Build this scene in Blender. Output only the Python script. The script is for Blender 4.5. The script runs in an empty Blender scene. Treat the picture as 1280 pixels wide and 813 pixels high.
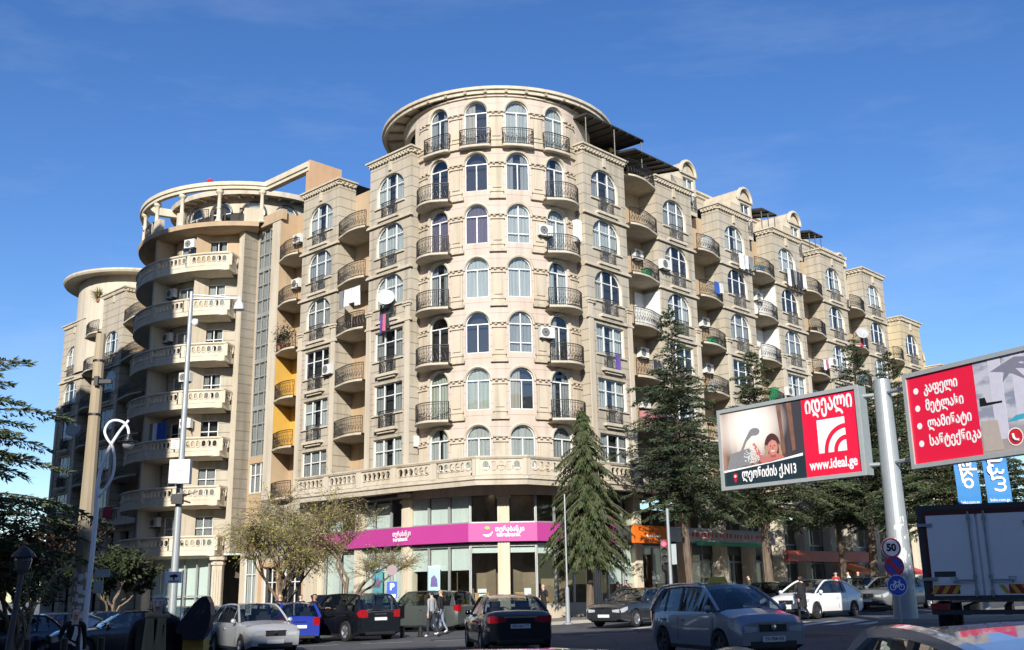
import bpy, bmesh, math, random
from mathutils import Vector, Matrix
import numpy as np
R = math.radians
sin, cos, pi = math.sin, math.cos, math.pi
C = bpy.context.scene.collection
scene = bpy.context.scene

# ------------------------------------------------------------------ camera, light, exposure
F_PX, PITCH, ROLL, CX, CY = 1306.7, R(14.29), R(0.99), 640.0, 406.5
EYE = Vector((0, 0, 1.6))
cam_d = bpy.data.cameras.new('camera')
cam = bpy.data.objects.new('camera', cam_d)
C.objects.link(cam)
cam_d.sensor_width = 36.0
cam_d.lens = F_PX / 1280 * 36.0
cam_d.clip_end = 5000
cam.matrix_world = Matrix.Translation(EYE) @ Matrix.Rotation(R(90) + PITCH, 4, 'X') @ Matrix.Rotation(-ROLL, 4, 'Z')
scene.camera = cam

SUN_EL, SUN_AZ = R(25.0), R(4.0)            # sun behind the camera, a little to the left
to_sun = Vector((-sin(SUN_AZ) * cos(SUN_EL), -cos(SUN_AZ) * cos(SUN_EL), sin(SUN_EL)))
world = bpy.data.worlds.new('World')
scene.world = world
world.use_nodes = True
wn = world.node_tree
bg = wn.nodes['Background']
sky = wn.nodes.new('ShaderNodeTexSky')
sky.sky_type = 'NISHITA'
sky.sun_disc = False
sky.sun_elevation = SUN_EL
sky.sun_rotation = math.atan2(to_sun.x, to_sun.y)
sky.air_density = 1.0
sky.dust_density = 0.25
sky.ozone_density = 3.0
bg.inputs['Strength'].default_value = 0.102
hs = wn.nodes.new('ShaderNodeHueSaturation')
hs.inputs['Saturation'].default_value = 1.24
hs.inputs['Hue'].default_value = 0.512
wn.links.new(sky.outputs['Color'], hs.inputs['Color'])
tc = wn.nodes.new('ShaderNodeTexCoord'); mpw = wn.nodes.new('ShaderNodeMapping'); mpw.inputs['Scale'].default_value = (1.6, 5.0, 9.0); mpw.inputs['Rotation'].default_value = (0.2, 0.35, 0.5)
nzw = wn.nodes.new('ShaderNodeTexNoise'); nzw.inputs['Scale'].default_value = 1.5; nzw.inputs['Detail'].default_value = 7; nzw.inputs['Roughness'].default_value = 0.62
mrw = wn.nodes.new('ShaderNodeMapRange'); mrw.inputs[1].default_value = 0.5; mrw.inputs[2].default_value = 0.85; mrw.inputs[4].default_value = 0.13
mxw = wn.nodes.new('ShaderNodeMix'); mxw.data_type = 'RGBA'; mxw.inputs[7].default_value = (6.0, 6.6, 7.6, 1)          # thin cirrus wisps
wn.links.new(tc.outputs['Generated'], mpw.inputs['Vector']); wn.links.new(mpw.outputs[0], nzw.inputs['Vector']); wn.links.new(nzw.outputs['Fac'], mrw.inputs[0])
wn.links.new(mrw.outputs[0], mxw.inputs[0]); wn.links.new(hs.outputs['Color'], mxw.inputs[6]); wn.links.new(mxw.outputs[2], bg.inputs['Color'])
sun_d = bpy.data.lights.new('sun', 'SUN')
sun_d.energy = 4.8
sun_d.angle = R(0.53)
sun_d.color = (1.0, 0.95, 0.87)
sun = bpy.data.objects.new('sun', sun_d)
C.objects.link(sun)
sun.rotation_euler = (-to_sun).to_track_quat('-Z', 'Y').to_euler()
scene.view_settings.view_transform = 'Standard'
scene.view_settings.look = 'None'
scene.view_settings.gamma = 1.0
scene.view_settings.use_curve_mapping = False
scene.view_settings.exposure = 0.62
scene.render.engine = 'CYCLES'
scene.cycles.max_bounces = 6
scene.cycles.transparent_max_bounces = 8
scene.cycles.use_denoising = True

# ------------------------------------------------------------------ helpers
def ray(x, y):
    a, b = x - CX, y - CY
    c, s = cos(ROLL), sin(ROLL)
    u, w = a * c - b * s, a * s + b * c
    dx, dz = u / F_PX, -w / F_PX
    return Vector((dx, cos(PITCH) - sin(PITCH) * dz, sin(PITCH) + cos(PITCH) * dz))
def at(x, y, Y):
    r = ray(x, y); return EYE + r * (Y / r.y)
def gz(X, Y):
    u = min(1, max(0, (Y - 8) / 16.0)); return (0.04 + 0.026 * min(26, max(-30, X))) * u * u * (3 - 2 * u)   # the crossing falls gently to the left
def gpt(x, Y, dz=0.0):
    """ground point straight below pixel column x (read near the street line) at depth Y"""
    p = at(x, 780, Y); return Vector((p.x, Y, gz(p.x, Y) + dz))

OFF = {}
def tag(o, label=None, cat=None, group=None, kind=None):
    if label: o['label'] = label
    if cat: o['category'] = cat
    if group: o['group'] = group
    if kind: o['kind'] = kind
    return o
def empty(name, loc=(0, 0, 0)):
    o = bpy.data.objects.new(name, None); C.objects.link(o)
    o.location = loc; OFF[o] = Vector(loc); o.empty_display_size = 0.2
    return o
def link(name, me, parent=None, loc=None, rz=0.0):
    o = bpy.data.objects.new(name, me); C.objects.link(o)
    if parent is not None:
        o.parent = parent; OFF[o] = OFF[parent]
    else: OFF[o] = Vector((0, 0, 0))
    if loc is not None: o.location = Vector(loc) - (OFF[parent] if parent is not None else Vector((0, 0, 0)))
    o.rotation_euler = (0, 0, rz)
    return o
def copy_tree(o, parent=None):
    c = o.copy(); C.objects.link(c); c.parent = parent
    for ch in list(o.children): copy_tree(ch, c)
    return c

class MB:
    def __init__(s): s.v = []; s.f = []; s.m = []
    def add(s, vs, fs, mi=0):
        n = len(s.v); s.v += [tuple(p) for p in vs]
        for f in fs: s.f.append(tuple(i + n for i in f)); s.m.append(mi)
    def quad(s, a, b, c, d, mi=0): s.add((a, b, c, d), ((0, 1, 2, 3),), mi)
    def box(s, x0, x1, y0, y1, z0, z1, mi=0, mp=None):
        p = [(x, y, z) for x in (x0, x1) for y in (y0, y1) for z in (z0, z1)]
        if mp: p = [mp(*q) for q in p]
        s.add(p, ((0, 1, 3, 2), (4, 6, 7, 5), (0, 4, 5, 1), (2, 3, 7, 6), (0, 2, 6, 4), (1, 5, 7, 3)), mi)
    def tube(s, pts, r, n=6, mi=0, caps=True):
        pts = [Vector(p) for p in pts]; k = len(pts)
        rs = r if isinstance(r, (list, tuple)) else [r] * k
        base = len(s.v); up = None
        for i, p in enumerate(pts):
            d = (pts[min(i + 1, k - 1)] - pts[max(i - 1, 0)])
            if d.length < 1e-9: d = Vector((0, 0, 1))
            d.normalize()
            if up is None:
                up = Vector((0, 0, 1)) if abs(d.z) < 0.9 else Vector((1, 0, 0))
            a = d.cross(up)
            if a.length < 1e-6: a = d.cross(Vector((0, 1, 0.3)))
            a.normalize(); b = a.cross(d); up = b
            for j in range(n):
                t = 2 * pi * (j + 0.5) / n
                s.v.append(tuple(p + a * (rs[i] * cos(t)) + b * (rs[i] * sin(t))))
        for i in range(k - 1):
            for j in range(n):
                j2 = (j + 1) % n
                s.f.append((base + i * n + j, base + (i + 1) * n + j, base + (i + 1) * n + j2, base + i * n + j2)); s.m.append(mi)
        if caps:
            s.f.append(tuple(base + j for j in range(n))); s.m.append(mi)
            s.f.append(tuple(base + (k - 1) * n + j for j in reversed(range(n)))); s.m.append(mi)
    def lathe(s, prof, c=(0, 0, 0), n=16, mi=0, a0=0.0, a1=2 * pi):
        full = abs(a1 - a0 - 2 * pi) < 1e-6; m = n if full else n + 1
        base = len(s.v)
        for (r, z) in prof:
            for j in range(m):
                a = a0 + (a1 - a0) * j / n
                s.v.append((c[0] + r * cos(a), c[1] + r * sin(a), c[2] + z))
        for i in range(len(prof) - 1):
            for j in range(n):
                j2 = (j + 1) % m
                s.f.append((base + i * m + j, base + i * m + j2, base + (i + 1) * m + j2, base + (i + 1) * m + j)); s.m.append(mi)
    def prism(s, poly, z0, z1, mi=0, mp=None):
        """poly: list of (x,y); extruded z0..z1"""
        n = len(poly)
        p = [(x, y, z0) for x, y in poly] + [(x, y, z1) for x, y in poly]
        if mp: p = [mp(*q) for q in p]
        s.add(p, [tuple(reversed(range(n))), tuple(range(n, 2 * n))] + [(i, (i + 1) % n, n + (i + 1) % n, n + i) for i in range(n)], mi)
    def sweep(s, path, prof, mi=0, closed=False):
        """path: plan points [(x,y)], prof: [(d,z)] d = offset to the RIGHT of travel; mitred"""
        k = len(path); base = len(s.v); m = len(prof)
        P = [Vector((a, b)) for a, b in path]
        for i in range(k):
            d1 = (P[i] - P[i - 1]).normalized() if (i > 0 or closed) else None
            d2 = (P[(i + 1) % k] - P[i]).normalized() if (i < k - 1 or closed) else None
            if d1 is None: d1 = d2
            if d2 is None: d2 = d1
            n1 = Vector((d1.y, -d1.x)); n2 = Vector((d2.y, -d2.x)); nn = (n1 + n2)
            nn = nn / max(0.3, nn.dot(n1)) if nn.length > 1e-6 else n1
            for d, z in prof: s.v.append((P[i].x + nn.x * d, P[i].y + nn.y * d, z))
        for i in range(k if closed else k - 1):
            i2 = (i + 1) % k
            for j in range(m):
                j2 = (j + 1) % m
                s.f.append((base + i * m + j, base + i2 * m + j, base + i2 * m + j2, base + i * m + j2)); s.m.append(mi)
        if not closed:
            s.f.append(tuple(base + j for j in range(m))); s.m.append(mi)
            s.f.append(tuple(base + (k - 1) * m + j for j in reversed(range(m)))); s.m.append(mi)
    def mesh(s, name, mats, off=Vector((0, 0, 0)), smooth=False):
        me = bpy.data.meshes.new(name)
        me.from_pydata([(a - off.x, b - off.y, c - off.z) for a, b, c in s.v], [], s.f)
        for mt in mats: me.materials.append(mt)
        if len(mats) > 1: me.polygons.foreach_set('material_index', s.m)
        if smooth: me.polygons.foreach_set('use_smooth', [True] * len(me.polygons))
        me.update(); me.validate()
        return me
    def build(s, name, mats, parent=None, smooth=False):
        if not isinstance(mats, (list, tuple)): mats = [mats]
        off = OFF[parent] if parent is not None else Vector((0, 0, 0))
        return link(name, s.mesh(name, mats, off, smooth), parent)

# ------------------------------------------------------------------ materials
MATS = {}
def nodes_of(name):
    m = bpy.data.materials.new(name); m.use_nodes = True
    nt = m.node_tree; b = nt.nodes['Principled BSDF']
    return m, nt, b
def N(nt, typ, **kw):
    n = nt.nodes.new(typ)
    for k, v in kw.items():
        if k.startswith('i_'):
            key = k[2:]; key = int(key) if key.isdigit() else key.replace('_', ' ')
            n.inputs[key].default_value = v
        else: setattr(n, k, v)
    return n
def mixc(nt, fac, a, b, blend='MIX'):
    n = nt.nodes.new('ShaderNodeMix'); n.data_type = 'RGBA'; n.blend_type = blend
    for s_, v in ((0, fac), (6, a), (7, b)):
        if isinstance(v, (float, int)): n.inputs[s_].default_value = v
        elif isinstance(v, (tuple, list)): n.inputs[s_].default_value = (*v[:3], 1)
        else: nt.links.new(v, n.inputs[s_])
    return n.outputs[2]
def ramp(nt, src, a, b):
    n = N(nt, 'ShaderNodeMapRange', i_1=a, i_2=b); nt.links.new(src, n.inputs[0]); return n.outputs[0]
def mathn(nt, op, a, b=0.0):
    n = nt.nodes.new('ShaderNodeMath'); n.operation = op
    for i, v in ((0, a), (1, b)):
        if isinstance(v, (float, int)): n.inputs[i].default_value = v
        else: nt.links.new(v, n.inputs[i])
    return n.outputs[0]
def noise(nt, scale, detail=4, vec=None, rough=0.55):
    n = N(nt, 'ShaderNodeTexNoise', i_Scale=scale, i_Detail=detail, i_Roughness=rough)
    if vec is not None: nt.links.new(vec, n.inputs['Vector'])
    return n.outputs['Fac']
def pos(nt, scale=(1, 1, 1), obj=False):
    src = N(nt, 'ShaderNodeTexCoord').outputs['Object'] if obj else N(nt, 'ShaderNodeNewGeometry').outputs['Position']
    m = N(nt, 'ShaderNodeMapping'); m.inputs['Scale'].default_value = scale
    nt.links.new(src, m.inputs['Vector']); return m.outputs['Vector']

def plain(name, col, rough=0.6, metal=0.0, var=0.12, scale=6.0, coat=0.0, spec=0.5):
    """a paint / metal / cloth with slight unevenness in colour and gloss"""
    if name in MATS: return MATS[name]
    m, nt, b = nodes_of(name)
    v = pos(nt, obj=True); f = noise(nt, scale, 5, v)
    nt.links.new(mixc(nt, f, [c * (1 - var) for c in col], [min(1, c * (1 + var)) for c in col]), b.inputs['Base Color'])
    f2 = noise(nt, scale * 2.3, 3, v)
    r = N(nt, 'ShaderNodeMapRange', i_3=max(0.02, rough - 0.08), i_4=min(1, rough + 0.08)); nt.links.new(f2, r.inputs[0])
    nt.links.new(r.outputs[0], b.inputs['Roughness'])
    b.inputs['Metallic'].default_value = metal
    b.inputs['Specular IOR Level'].default_value = spec
    if coat: b.inputs['Coat Weight'].default_value = coat; b.inputs['Coat Roughness'].default_value = 0.04
    MATS[name] = m; return m

def stone(name, col, groove=0.0, goff=0.0, streak=0.42, tint=None, gw=0.055):
    if name in MATS: return MATS[name]
    m, nt, b = nodes_of(name)
    big = noise(nt, 0.35, 3, pos(nt)); mid = noise(nt, 2.2, 6, pos(nt)); fine = noise(nt, 22, 4, pos(nt))
    st = noise(nt, 1.0, 5, pos(nt, (2.6, 2.6, 0.16)))
    tint = tint or [col[0] * 0.93, col[1] * 0.9, col[2] * 0.84]
    c = mixc(nt, ramp(nt, big, 0.35, 0.65), col, tint)
    c = mixc(nt, mathn(nt, 'MULTIPLY', ramp(nt, mid, 0.35, 0.75), 0.22), c, [k * 0.7 for k in col])
    c = mixc(nt, mathn(nt, 'MULTIPLY', ramp(nt, st, 0.47, 0.72), streak), c, (0.12, 0.105, 0.08))
    c = mixc(nt, mathn(nt, 'MULTIPLY', fine, 0.12), c, [k * 0.6 for k in col])
    bmp = N(nt, 'ShaderNodeBump', i_Strength=0.25, i_Distance=0.03)
    h = mathn(nt, 'MULTIPLY', fine, 0.3)
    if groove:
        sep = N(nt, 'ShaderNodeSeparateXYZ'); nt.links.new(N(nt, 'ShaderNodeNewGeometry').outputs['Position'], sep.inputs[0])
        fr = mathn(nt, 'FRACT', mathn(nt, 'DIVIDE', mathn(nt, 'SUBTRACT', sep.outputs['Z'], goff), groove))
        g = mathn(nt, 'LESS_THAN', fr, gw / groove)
        c = mixc(nt, mathn(nt, 'MULTIPLY', g, 0.62), c, (0.10, 0.085, 0.065))  # groove shade put into the colour, together with gathered dirt
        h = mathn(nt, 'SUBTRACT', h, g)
    nt.links.new(h, bmp.inputs['Height']); nt.links.new(bmp.outputs[0], b.inputs['Normal'])
    nt.links.new(c, b.inputs['Base Color']); b.inputs['Roughness'].default_value = 0.9
    b.inputs['Specular IOR Level'].default_value = 0.2
    MATS[name] = m; return m

def glass(name, tint=(0.93, 0.95, 0.94), refl=1.0, rough=0.015, base=0.05, wav=0.012):
    if name in MATS: return MATS[name]
    m, nt, b = nodes_of(name); nt.nodes.remove(b)
    out = nt.nodes['Material Output']
    tr = N(nt, 'ShaderNodeBsdfTransparent'); tr.inputs['Color'].default_value = (*tint, 1)
    gl = N(nt, 'ShaderNodeBsdfGlossy', i_Roughness=rough)
    gl.inputs['Color'].default_value = (refl, refl, refl, 1)
    geo = N(nt, 'ShaderNodeNewGeometry'); dt = N(nt, 'ShaderNodeVectorMath', operation='DOT_PRODUCT'); nt.links.new(geo.outputs['Incoming'], dt.inputs[0])
    bmp = N(nt, 'ShaderNodeBump', i_Strength=0.35, i_Distance=wav)
    nt.links.new(noise(nt, 1.3, 2, pos(nt)), bmp.inputs['Height'])
    nt.links.new(bmp.outputs[0], gl.inputs['Normal']); nt.links.new(geo.outputs['Normal'], dt.inputs[1])
    sch = mathn(nt, 'MULTIPLY', mathn(nt, 'POWER', mathn(nt, 'SUBTRACT', 1.0, mathn(nt, 'ABSOLUTE', dt.outputs['Value'])), 5.0), 0.9)
    mx = N(nt, 'ShaderNodeMixShader')
    nt.links.new(mathn(nt, 'ADD', sch, base + 0.06), mx.inputs[0])
    nt.links.new(tr.outputs[0], mx.inputs[1]); nt.links.new(gl.outputs[0], mx.inputs[2])
    nt.links.new(mx.outputs[0], out.inputs['Surface'])
    MATS[name] = m; return m

def cloth_fold(name, col, freq=9.0, var=0.25):
    """hanging curtain or cloth with upright folds"""
    if name in MATS: return MATS[name]
    m, nt, b = nodes_of(name)
    f = noise(nt, 1.0, 3, pos(nt, (freq, freq, 0.35)))
    nt.links.new(mixc(nt, ramp(nt, f, 0.3, 0.7), [c * (1 - var) for c in col], col), b.inputs['Base Color'])
    bmp = N(nt, 'ShaderNodeBump', i_Strength=0.6, i_Distance=0.08); nt.links.new(f, bmp.inputs['Height'])
    nt.links.new(bmp.outputs[0], b.inputs['Normal']); b.inputs['Roughness'].default_value = 0.9
    MATS[name] = m; return m

def leafmat(name, dark, light, trans=0.25):
    if name in MATS: return MATS[name]
    m, nt, b = nodes_of(name)
    ri = N(nt, 'ShaderNodeNewGeometry').outputs['Random Per Island']
    f = mathn(nt, 'ADD', mathn(nt, 'MULTIPLY', ri, 0.6), mathn(nt, 'MULTIPLY', ramp(nt, noise(nt, 0.9, 3, pos(nt)), 0.3, 0.7), 0.4))
    nt.links.new(mixc(nt, f, dark, light), b.inputs['Base Color'])
    b.inputs['Roughness'].default_value = 0.65; b.inputs['Specular IOR Level'].default_value = 0.25
    b.inputs['Transmission Weight'].default_value = 0.0
    MATS[name] = m; return m

def asphalt(name, col=(0.055, 0.056, 0.06), patch=0.35):
    m, nt, b = nodes_of(name)
    f1 = noise(nt, 0.18, 5, pos(nt)); f2 = noise(nt, 60, 3, pos(nt)); f3 = noise(nt, 1.6, 6, pos(nt))
    c = mixc(nt, ramp(nt, f1, 0.3, 0.7), [k * (1 - patch) for k in col], [k * (1 + patch) for k in col])
    c = mixc(nt, mathn(nt, 'MULTIPLY', f2, 0.5), c, [k * 2.2 for k in col])
    c = mixc(nt, mathn(nt, 'MULTIPLY', ramp(nt, f3, 0.55, 0.7), 0.5), c, [k * 0.45 for k in col])
    f4 = noise(nt, 0.9, 2, pos(nt, (1, .35, 1))); c = mixc(nt, mathn(nt, 'MULTIPLY', ramp(nt, f4, 0.62, 0.68), 0.45), c, [k * 0.4 for k in col])
    vo = N(nt, 'ShaderNodeTexVoronoi', feature='DISTANCE_TO_EDGE', i_Scale=0.35); nt.links.new(pos(nt), vo.inputs['Vector']); c = mixc(nt, mathn(nt, 'MULTIPLY', ramp(nt, vo.outputs['Distance'], 0.012, 0.004), 0.6), c, [k * 0.3 for k in col])
    nt.links.new(c, b.inputs['Base Color'])
    bmp = N(nt, 'ShaderNodeBump', i_Strength=0.4, i_Distance=0.01); nt.links.new(f2, bmp.inputs['Height'])
    nt.links.new(bmp.outputs[0], b.inputs['Normal']); b.inputs['Roughness'].default_value = 0.88
    return m

def bark(name, col):
    if name in MATS: return MATS[name]
    m, nt, b = nodes_of(name)
    f = noise(nt, 1.0, 6, pos(nt, (14, 14, 2.2)))
    nt.links.new(mixc(nt, ramp(nt, f, 0.3, 0.7), [c * 0.45 for c in col], col), b.inputs['Base Color'])
    bmp = N(nt, 'ShaderNodeBump', i_Strength=0.8, i_Distance=0.04); nt.links.new(f, bmp.inputs['Height'])
    nt.links.new(bmp.outputs[0], b.inputs['Normal']); b.inputs['Roughness'].default_value = 0.9
    MATS[name] = m; return m

def emit(name, col, s):
    if name in MATS: return MATS[name]
    m, nt, b = nodes_of(name)
    b.inputs['Base Color'].default_value = (*[c * 0.5 for c in col], 1)
    b.inputs['Emission Color'].default_value = (*col, 1); b.inputs['Emission Strength'].default_value = s
    MATS[name] = m; return m

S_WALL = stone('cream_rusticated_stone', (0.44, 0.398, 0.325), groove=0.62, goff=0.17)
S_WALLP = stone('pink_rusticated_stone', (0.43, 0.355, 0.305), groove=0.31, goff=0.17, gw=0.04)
S_PLAIN = stone('cream_stone', (0.50, 0.44, 0.35))
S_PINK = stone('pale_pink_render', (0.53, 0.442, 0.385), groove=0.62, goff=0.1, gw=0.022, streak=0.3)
S_TRIM = stone('pale_stone_trim', (0.54, 0.485, 0.395), streak=0.3)
S_BALU = stone('white_cast_stone', (0.60, 0.54, 0.43), streak=0.22)
S_TAN = stone('tan_render', (0.46, 0.345, 0.23), streak=0.2)
S_PEACH = stone('peach_render', (0.50, 0.33, 0.21), streak=0.15)
S_YEL = stone('yellow_render', (0.62, 0.38, 0.08), streak=0.1)
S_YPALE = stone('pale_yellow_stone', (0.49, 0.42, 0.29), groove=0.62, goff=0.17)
S_SOFF = stone('grey_soffit', (0.36, 0.31, 0.24), streak=0.3)
M_IRON = plain('black_wrought_iron', (0.018, 0.016, 0.015), 0.5, 0.3)
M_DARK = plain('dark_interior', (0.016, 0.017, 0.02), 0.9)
M_PVC = plain('white_window_frame', (0.66, 0.67, 0.66), 0.4)
M_ALU = plain('grey_aluminium', (0.36, 0.37, 0.36), 0.4, 0.4)
M_GLASS = glass('window_glass')
M_SHOPGL = glass('shop_glass', (0.86, 0.91, 0.89), base=0.02)
CURT = [cloth_fold('sheer_white_curtain', (0.34, 0.37, 0.36)), cloth_fold('grey_curtain', (0.22, 0.235, 0.235)),
        cloth_fold('greenish_curtain', (0.33, 0.36, 0.31)), cloth_fold('plum_curtain', (0.11, 0.085, 0.115)),
        cloth_fold('beige_curtain', (0.33, 0.31, 0.26)), cloth_fold('maroon_curtain', (0.16, 0.02, 0.06))]
# ------------------------------------------------------------------ building kit
class Frame:
    """a wall line: origin, X to the viewer's right, N outward"""
    def __init__(s, ox, oy, ax, ay):
        l = math.hypot(ax, ay); s.o = Vector((ox, oy, 0)); s.X = Vector((ax / l, ay / l, 0)); s.N = Vector((ay / l, -ax / l, 0))
    def __call__(s, x, d, z): return s.o + s.X * x + s.N * d + Vector((0, 0, z))
    def rz(s, x=0): return math.atan2(s.X.y, s.X.x)
class Drum:
    """a round wall: x is arc length to the viewer's right of the front, d outward"""
    def __init__(s, cx, cy, r, face=0.0): s.c = Vector((cx, cy, 0)); s.r = r; s.face = face
    def __call__(s, x, d, z):
        a = x / s.r + s.face; q = s.r + d
        return s.c + Vector((sin(a) * q, -cos(a) * q, z))
    def rz(s, x=0): return x / s.r + s.face

def panel(mb, mp, x0, x1, z0, z1, ops, depth=0.2, mi=0, mr=0, dx=None):
    """wall sheet x0..x1, z0..z1 with openings (xa, xb, sill, top, rise) and their reveals"""
    def top(op, x):
        xa, xb, zs, zt, ri = op
        if ri <= 0: return zt
        u = (x - (xa + xb) / 2) / ((xb - xa) / 2)
        return zt - ri + ri * math.sqrt(max(0, 1 - u * u))
    xs = {round(x0, 4), round(x1, 4)}
    for op in ops:
        xa, xb, zs, zt, ri = op
        k = 10 if ri > 0 else 1
        for i in range(k + 1):
            u = -cos(pi * i / k) if ri > 0 else -1 + 2 * i / k
            xs.add(round((xa + xb) / 2 + u * (xb - xa) / 2, 4))
    if dx:
        n = max(1, int((x1 - x0) / dx))
        for i in range(n + 1): xs.add(round(x0 + (x1 - x0) * i / n, 4))
    xs = sorted(x for x in xs if x0 - 1e-6 <= x <= x1 + 1e-6)
    ops = sorted(ops, key=lambda o: o[2])
    for a, b in zip(xs[:-1], xs[1:]):
        if b - a < 1e-4: continue
        m = (a + b) / 2; ca = cb = z0
        for op in ops:
            if op[0] < m < op[1]:
                zs = op[2]
                if zs > max(ca, cb) + 1e-4: mb.quad(mp(a, 0, ca), mp(b, 0, cb), mp(b, 0, zs), mp(a, 0, zs), mi)
                mb.quad(mp(a, 0, zs), mp(b, 0, zs), mp(b, -depth, zs), mp(a, -depth, zs), mr)
                ta, tb = top(op, a), top(op, b)
                mb.quad(mp(a, 0, ta), mp(a, -depth, ta), mp(b, -depth, tb), mp(b, 0, tb), mr)
                ca, cb = ta, tb
        mb.quad(mp(a, 0, ca), mp(b, 0, cb), mp(b, 0, z1), mp(a, 0, z1), mi)
    for xa, xb, zs, zt, ri in ops:
        sp = zt - ri
        mb.quad(mp(xa, 0, zs), mp(xa, -depth, zs), mp(xa, -depth, sp), mp(xa, 0, sp), mr)
        mb.quad(mp(xb, 0, zs), mp(xb, 0, sp), mp(xb, -depth, sp), mp(xb, -depth, zs), mr)

WIN = {}
def outline(w, h, rise, n=12):
    p = [(-w / 2, 0), (w / 2, 0)]
    if rise <= 0: return p + [(w / 2, h), (-w / 2, h)]
    return p + [(w / 2 * cos(pi * i / n), h - rise + rise * sin(pi * i / n)) for i in range(n + 1)]
def win_mesh(w, h, rise, lay, var):
    """pane mesh (glass, curtain, dark room) and frame mesh, origin at sill centre, X right, Y inward"""
    key = (w, h, rise, lay, var)
    if key in WIN: return WIN[key]
    ol = outline(w, h, rise); n = len(ol)
    mb = MB()
    mb.add([(x, 0.0, z) for x, z in ol], [tuple(range(n))], 0)
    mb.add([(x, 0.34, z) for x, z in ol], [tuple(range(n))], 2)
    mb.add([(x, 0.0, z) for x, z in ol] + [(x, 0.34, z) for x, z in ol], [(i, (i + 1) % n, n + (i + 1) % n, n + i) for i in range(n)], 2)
    rng = random.Random(hash((w, h, var)) & 0xffff)
    def topz(x):
        if rise <= 0: return h
        u = min(1, abs(x) / (w / 2)); return h - rise + rise * math.sqrt(1 - u * u)
    def curtain(a, b):
        k = max(2, int((b - a) / 0.07)); vs = []
        for i in range(k + 1):
            x = a + (b - a) * i / k; y = 0.10 + 0.025 * sin(x * 31 + var) + 0.012 * sin(x * 77)
            vs += [(x, y, 0.0), (x, y, topz(x) - 0.01)]
        mb.add(vs, [(2 * i, 2 * i + 2, 2 * i + 3, 2 * i + 1) for i in range(k)], 1)
    e = w / 2 - 0.02
    cm = CURT[0]
    if var == 0: curtain(-e, e)
    elif var == 1: curtain(-e, -e * 0.35); curtain(e * 0.3, e); cm = CURT[1]
    elif var == 2: curtain(-e, e); cm = CURT[2]
    elif var == 3: cm = CURT[1]
    elif var == 4: curtain(-e, e); cm = CURT[3]
    elif var == 5: curtain(-e, -e * 0.1); cm = CURT[4]
    elif var == 6: curtain(-e, -e * 0.2); curtain(e * 0.15, e)
    elif var == 7: curtain(-e, e); cm = CURT[1]
    elif var == 8: curtain(-e, -e * .35); curtain(e * .3, e); cm = CURT[5]
    me = mb.mesh('window', [M_GLASS, cm, M_DARK])
    fb = MB(); t = 0.026
    for i in range(n):
        a, b = Vector(ol[i]), Vector(ol[(i + 1) % n]); d = b - a
        if d.length < 1e-5: continue
        nn = Vector((-d.y, d.x)).normalized() * (2 * t)
        p = [a, b, b + nn, a + nn]
        fb.add([(q.x, y, q.y) for y in (-0.03, 0.03) for q in p], [(0, 1, 2, 3), (7, 6, 5, 4), (3, 2, 6, 7), (0, 4, 5, 1)])
    def vb(x, z0, z1, ww=0.035):
        ww *= .8; fb.box(x - ww, x + ww, -0.028, 0.028, z0, z1)
    def hb(z, x0, x1, ww=0.03):
        ww *= .85; fb.box(x0, x1, -0.026, 0.026, z - ww, z + ww)
    if lay == 'round':                           # rotunda: centre post + transom
        tz = h - rise; hb(tz, -w / 2, w / 2, 0.035); vb(0, 0, tz)
    elif lay == 'roundx':
        tz = h - rise; hb(tz, -w / 2, w / 2, 0.035); vb(0, 0, h - 0.02); hb(0.55, -w / 2, w / 2)
    elif lay == 'bay':                           # wide window: two posts + transom
        tz = h * 0.60; q = w * 0.18
        for x in (-q, q): vb(x, 0, topz(x) - 0.01, 0.045)
        hb(tz, -w / 2, w / 2, 0.03)
    elif lay == 'door':
        hb(h * 0.78, -w / 2, w / 2); vb(-w * 0.05, 0, h); vb(w * 0.42, 0, h, 0.04)
    elif lay == 'two': vb(0, 0, h); hb(h * 0.68, -w / 2, w / 2)
    elif lay == 'shop': vb(0, 0, h)
    elif lay == 'stair':
        for x in (-w / 6, w / 6): vb(x, 0, topz(x), 0.03)
        k = int(h / 1.05)
        for i in range(1, k + 1):
            if i * 1.05 < h - rise * 0.3: hb(i * 1.05, -w / 2, w / 2, 0.05 if i % 3 else 0.16)
    fe = fb.mesh('frame', [M_PVC if lay != 'stair' else M_ALU])
    WIN[key] = (me, fe); return WIN[key]
def put_window(parent, mp, x, d, z, w, h, rise, lay, var):
    me, fe = win_mesh(w, h, rise, lay, var)
    o = link('window', me, parent, mp(x, d, z), mp.rz(x))
    f = link('frame', fe, o); return o

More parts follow.
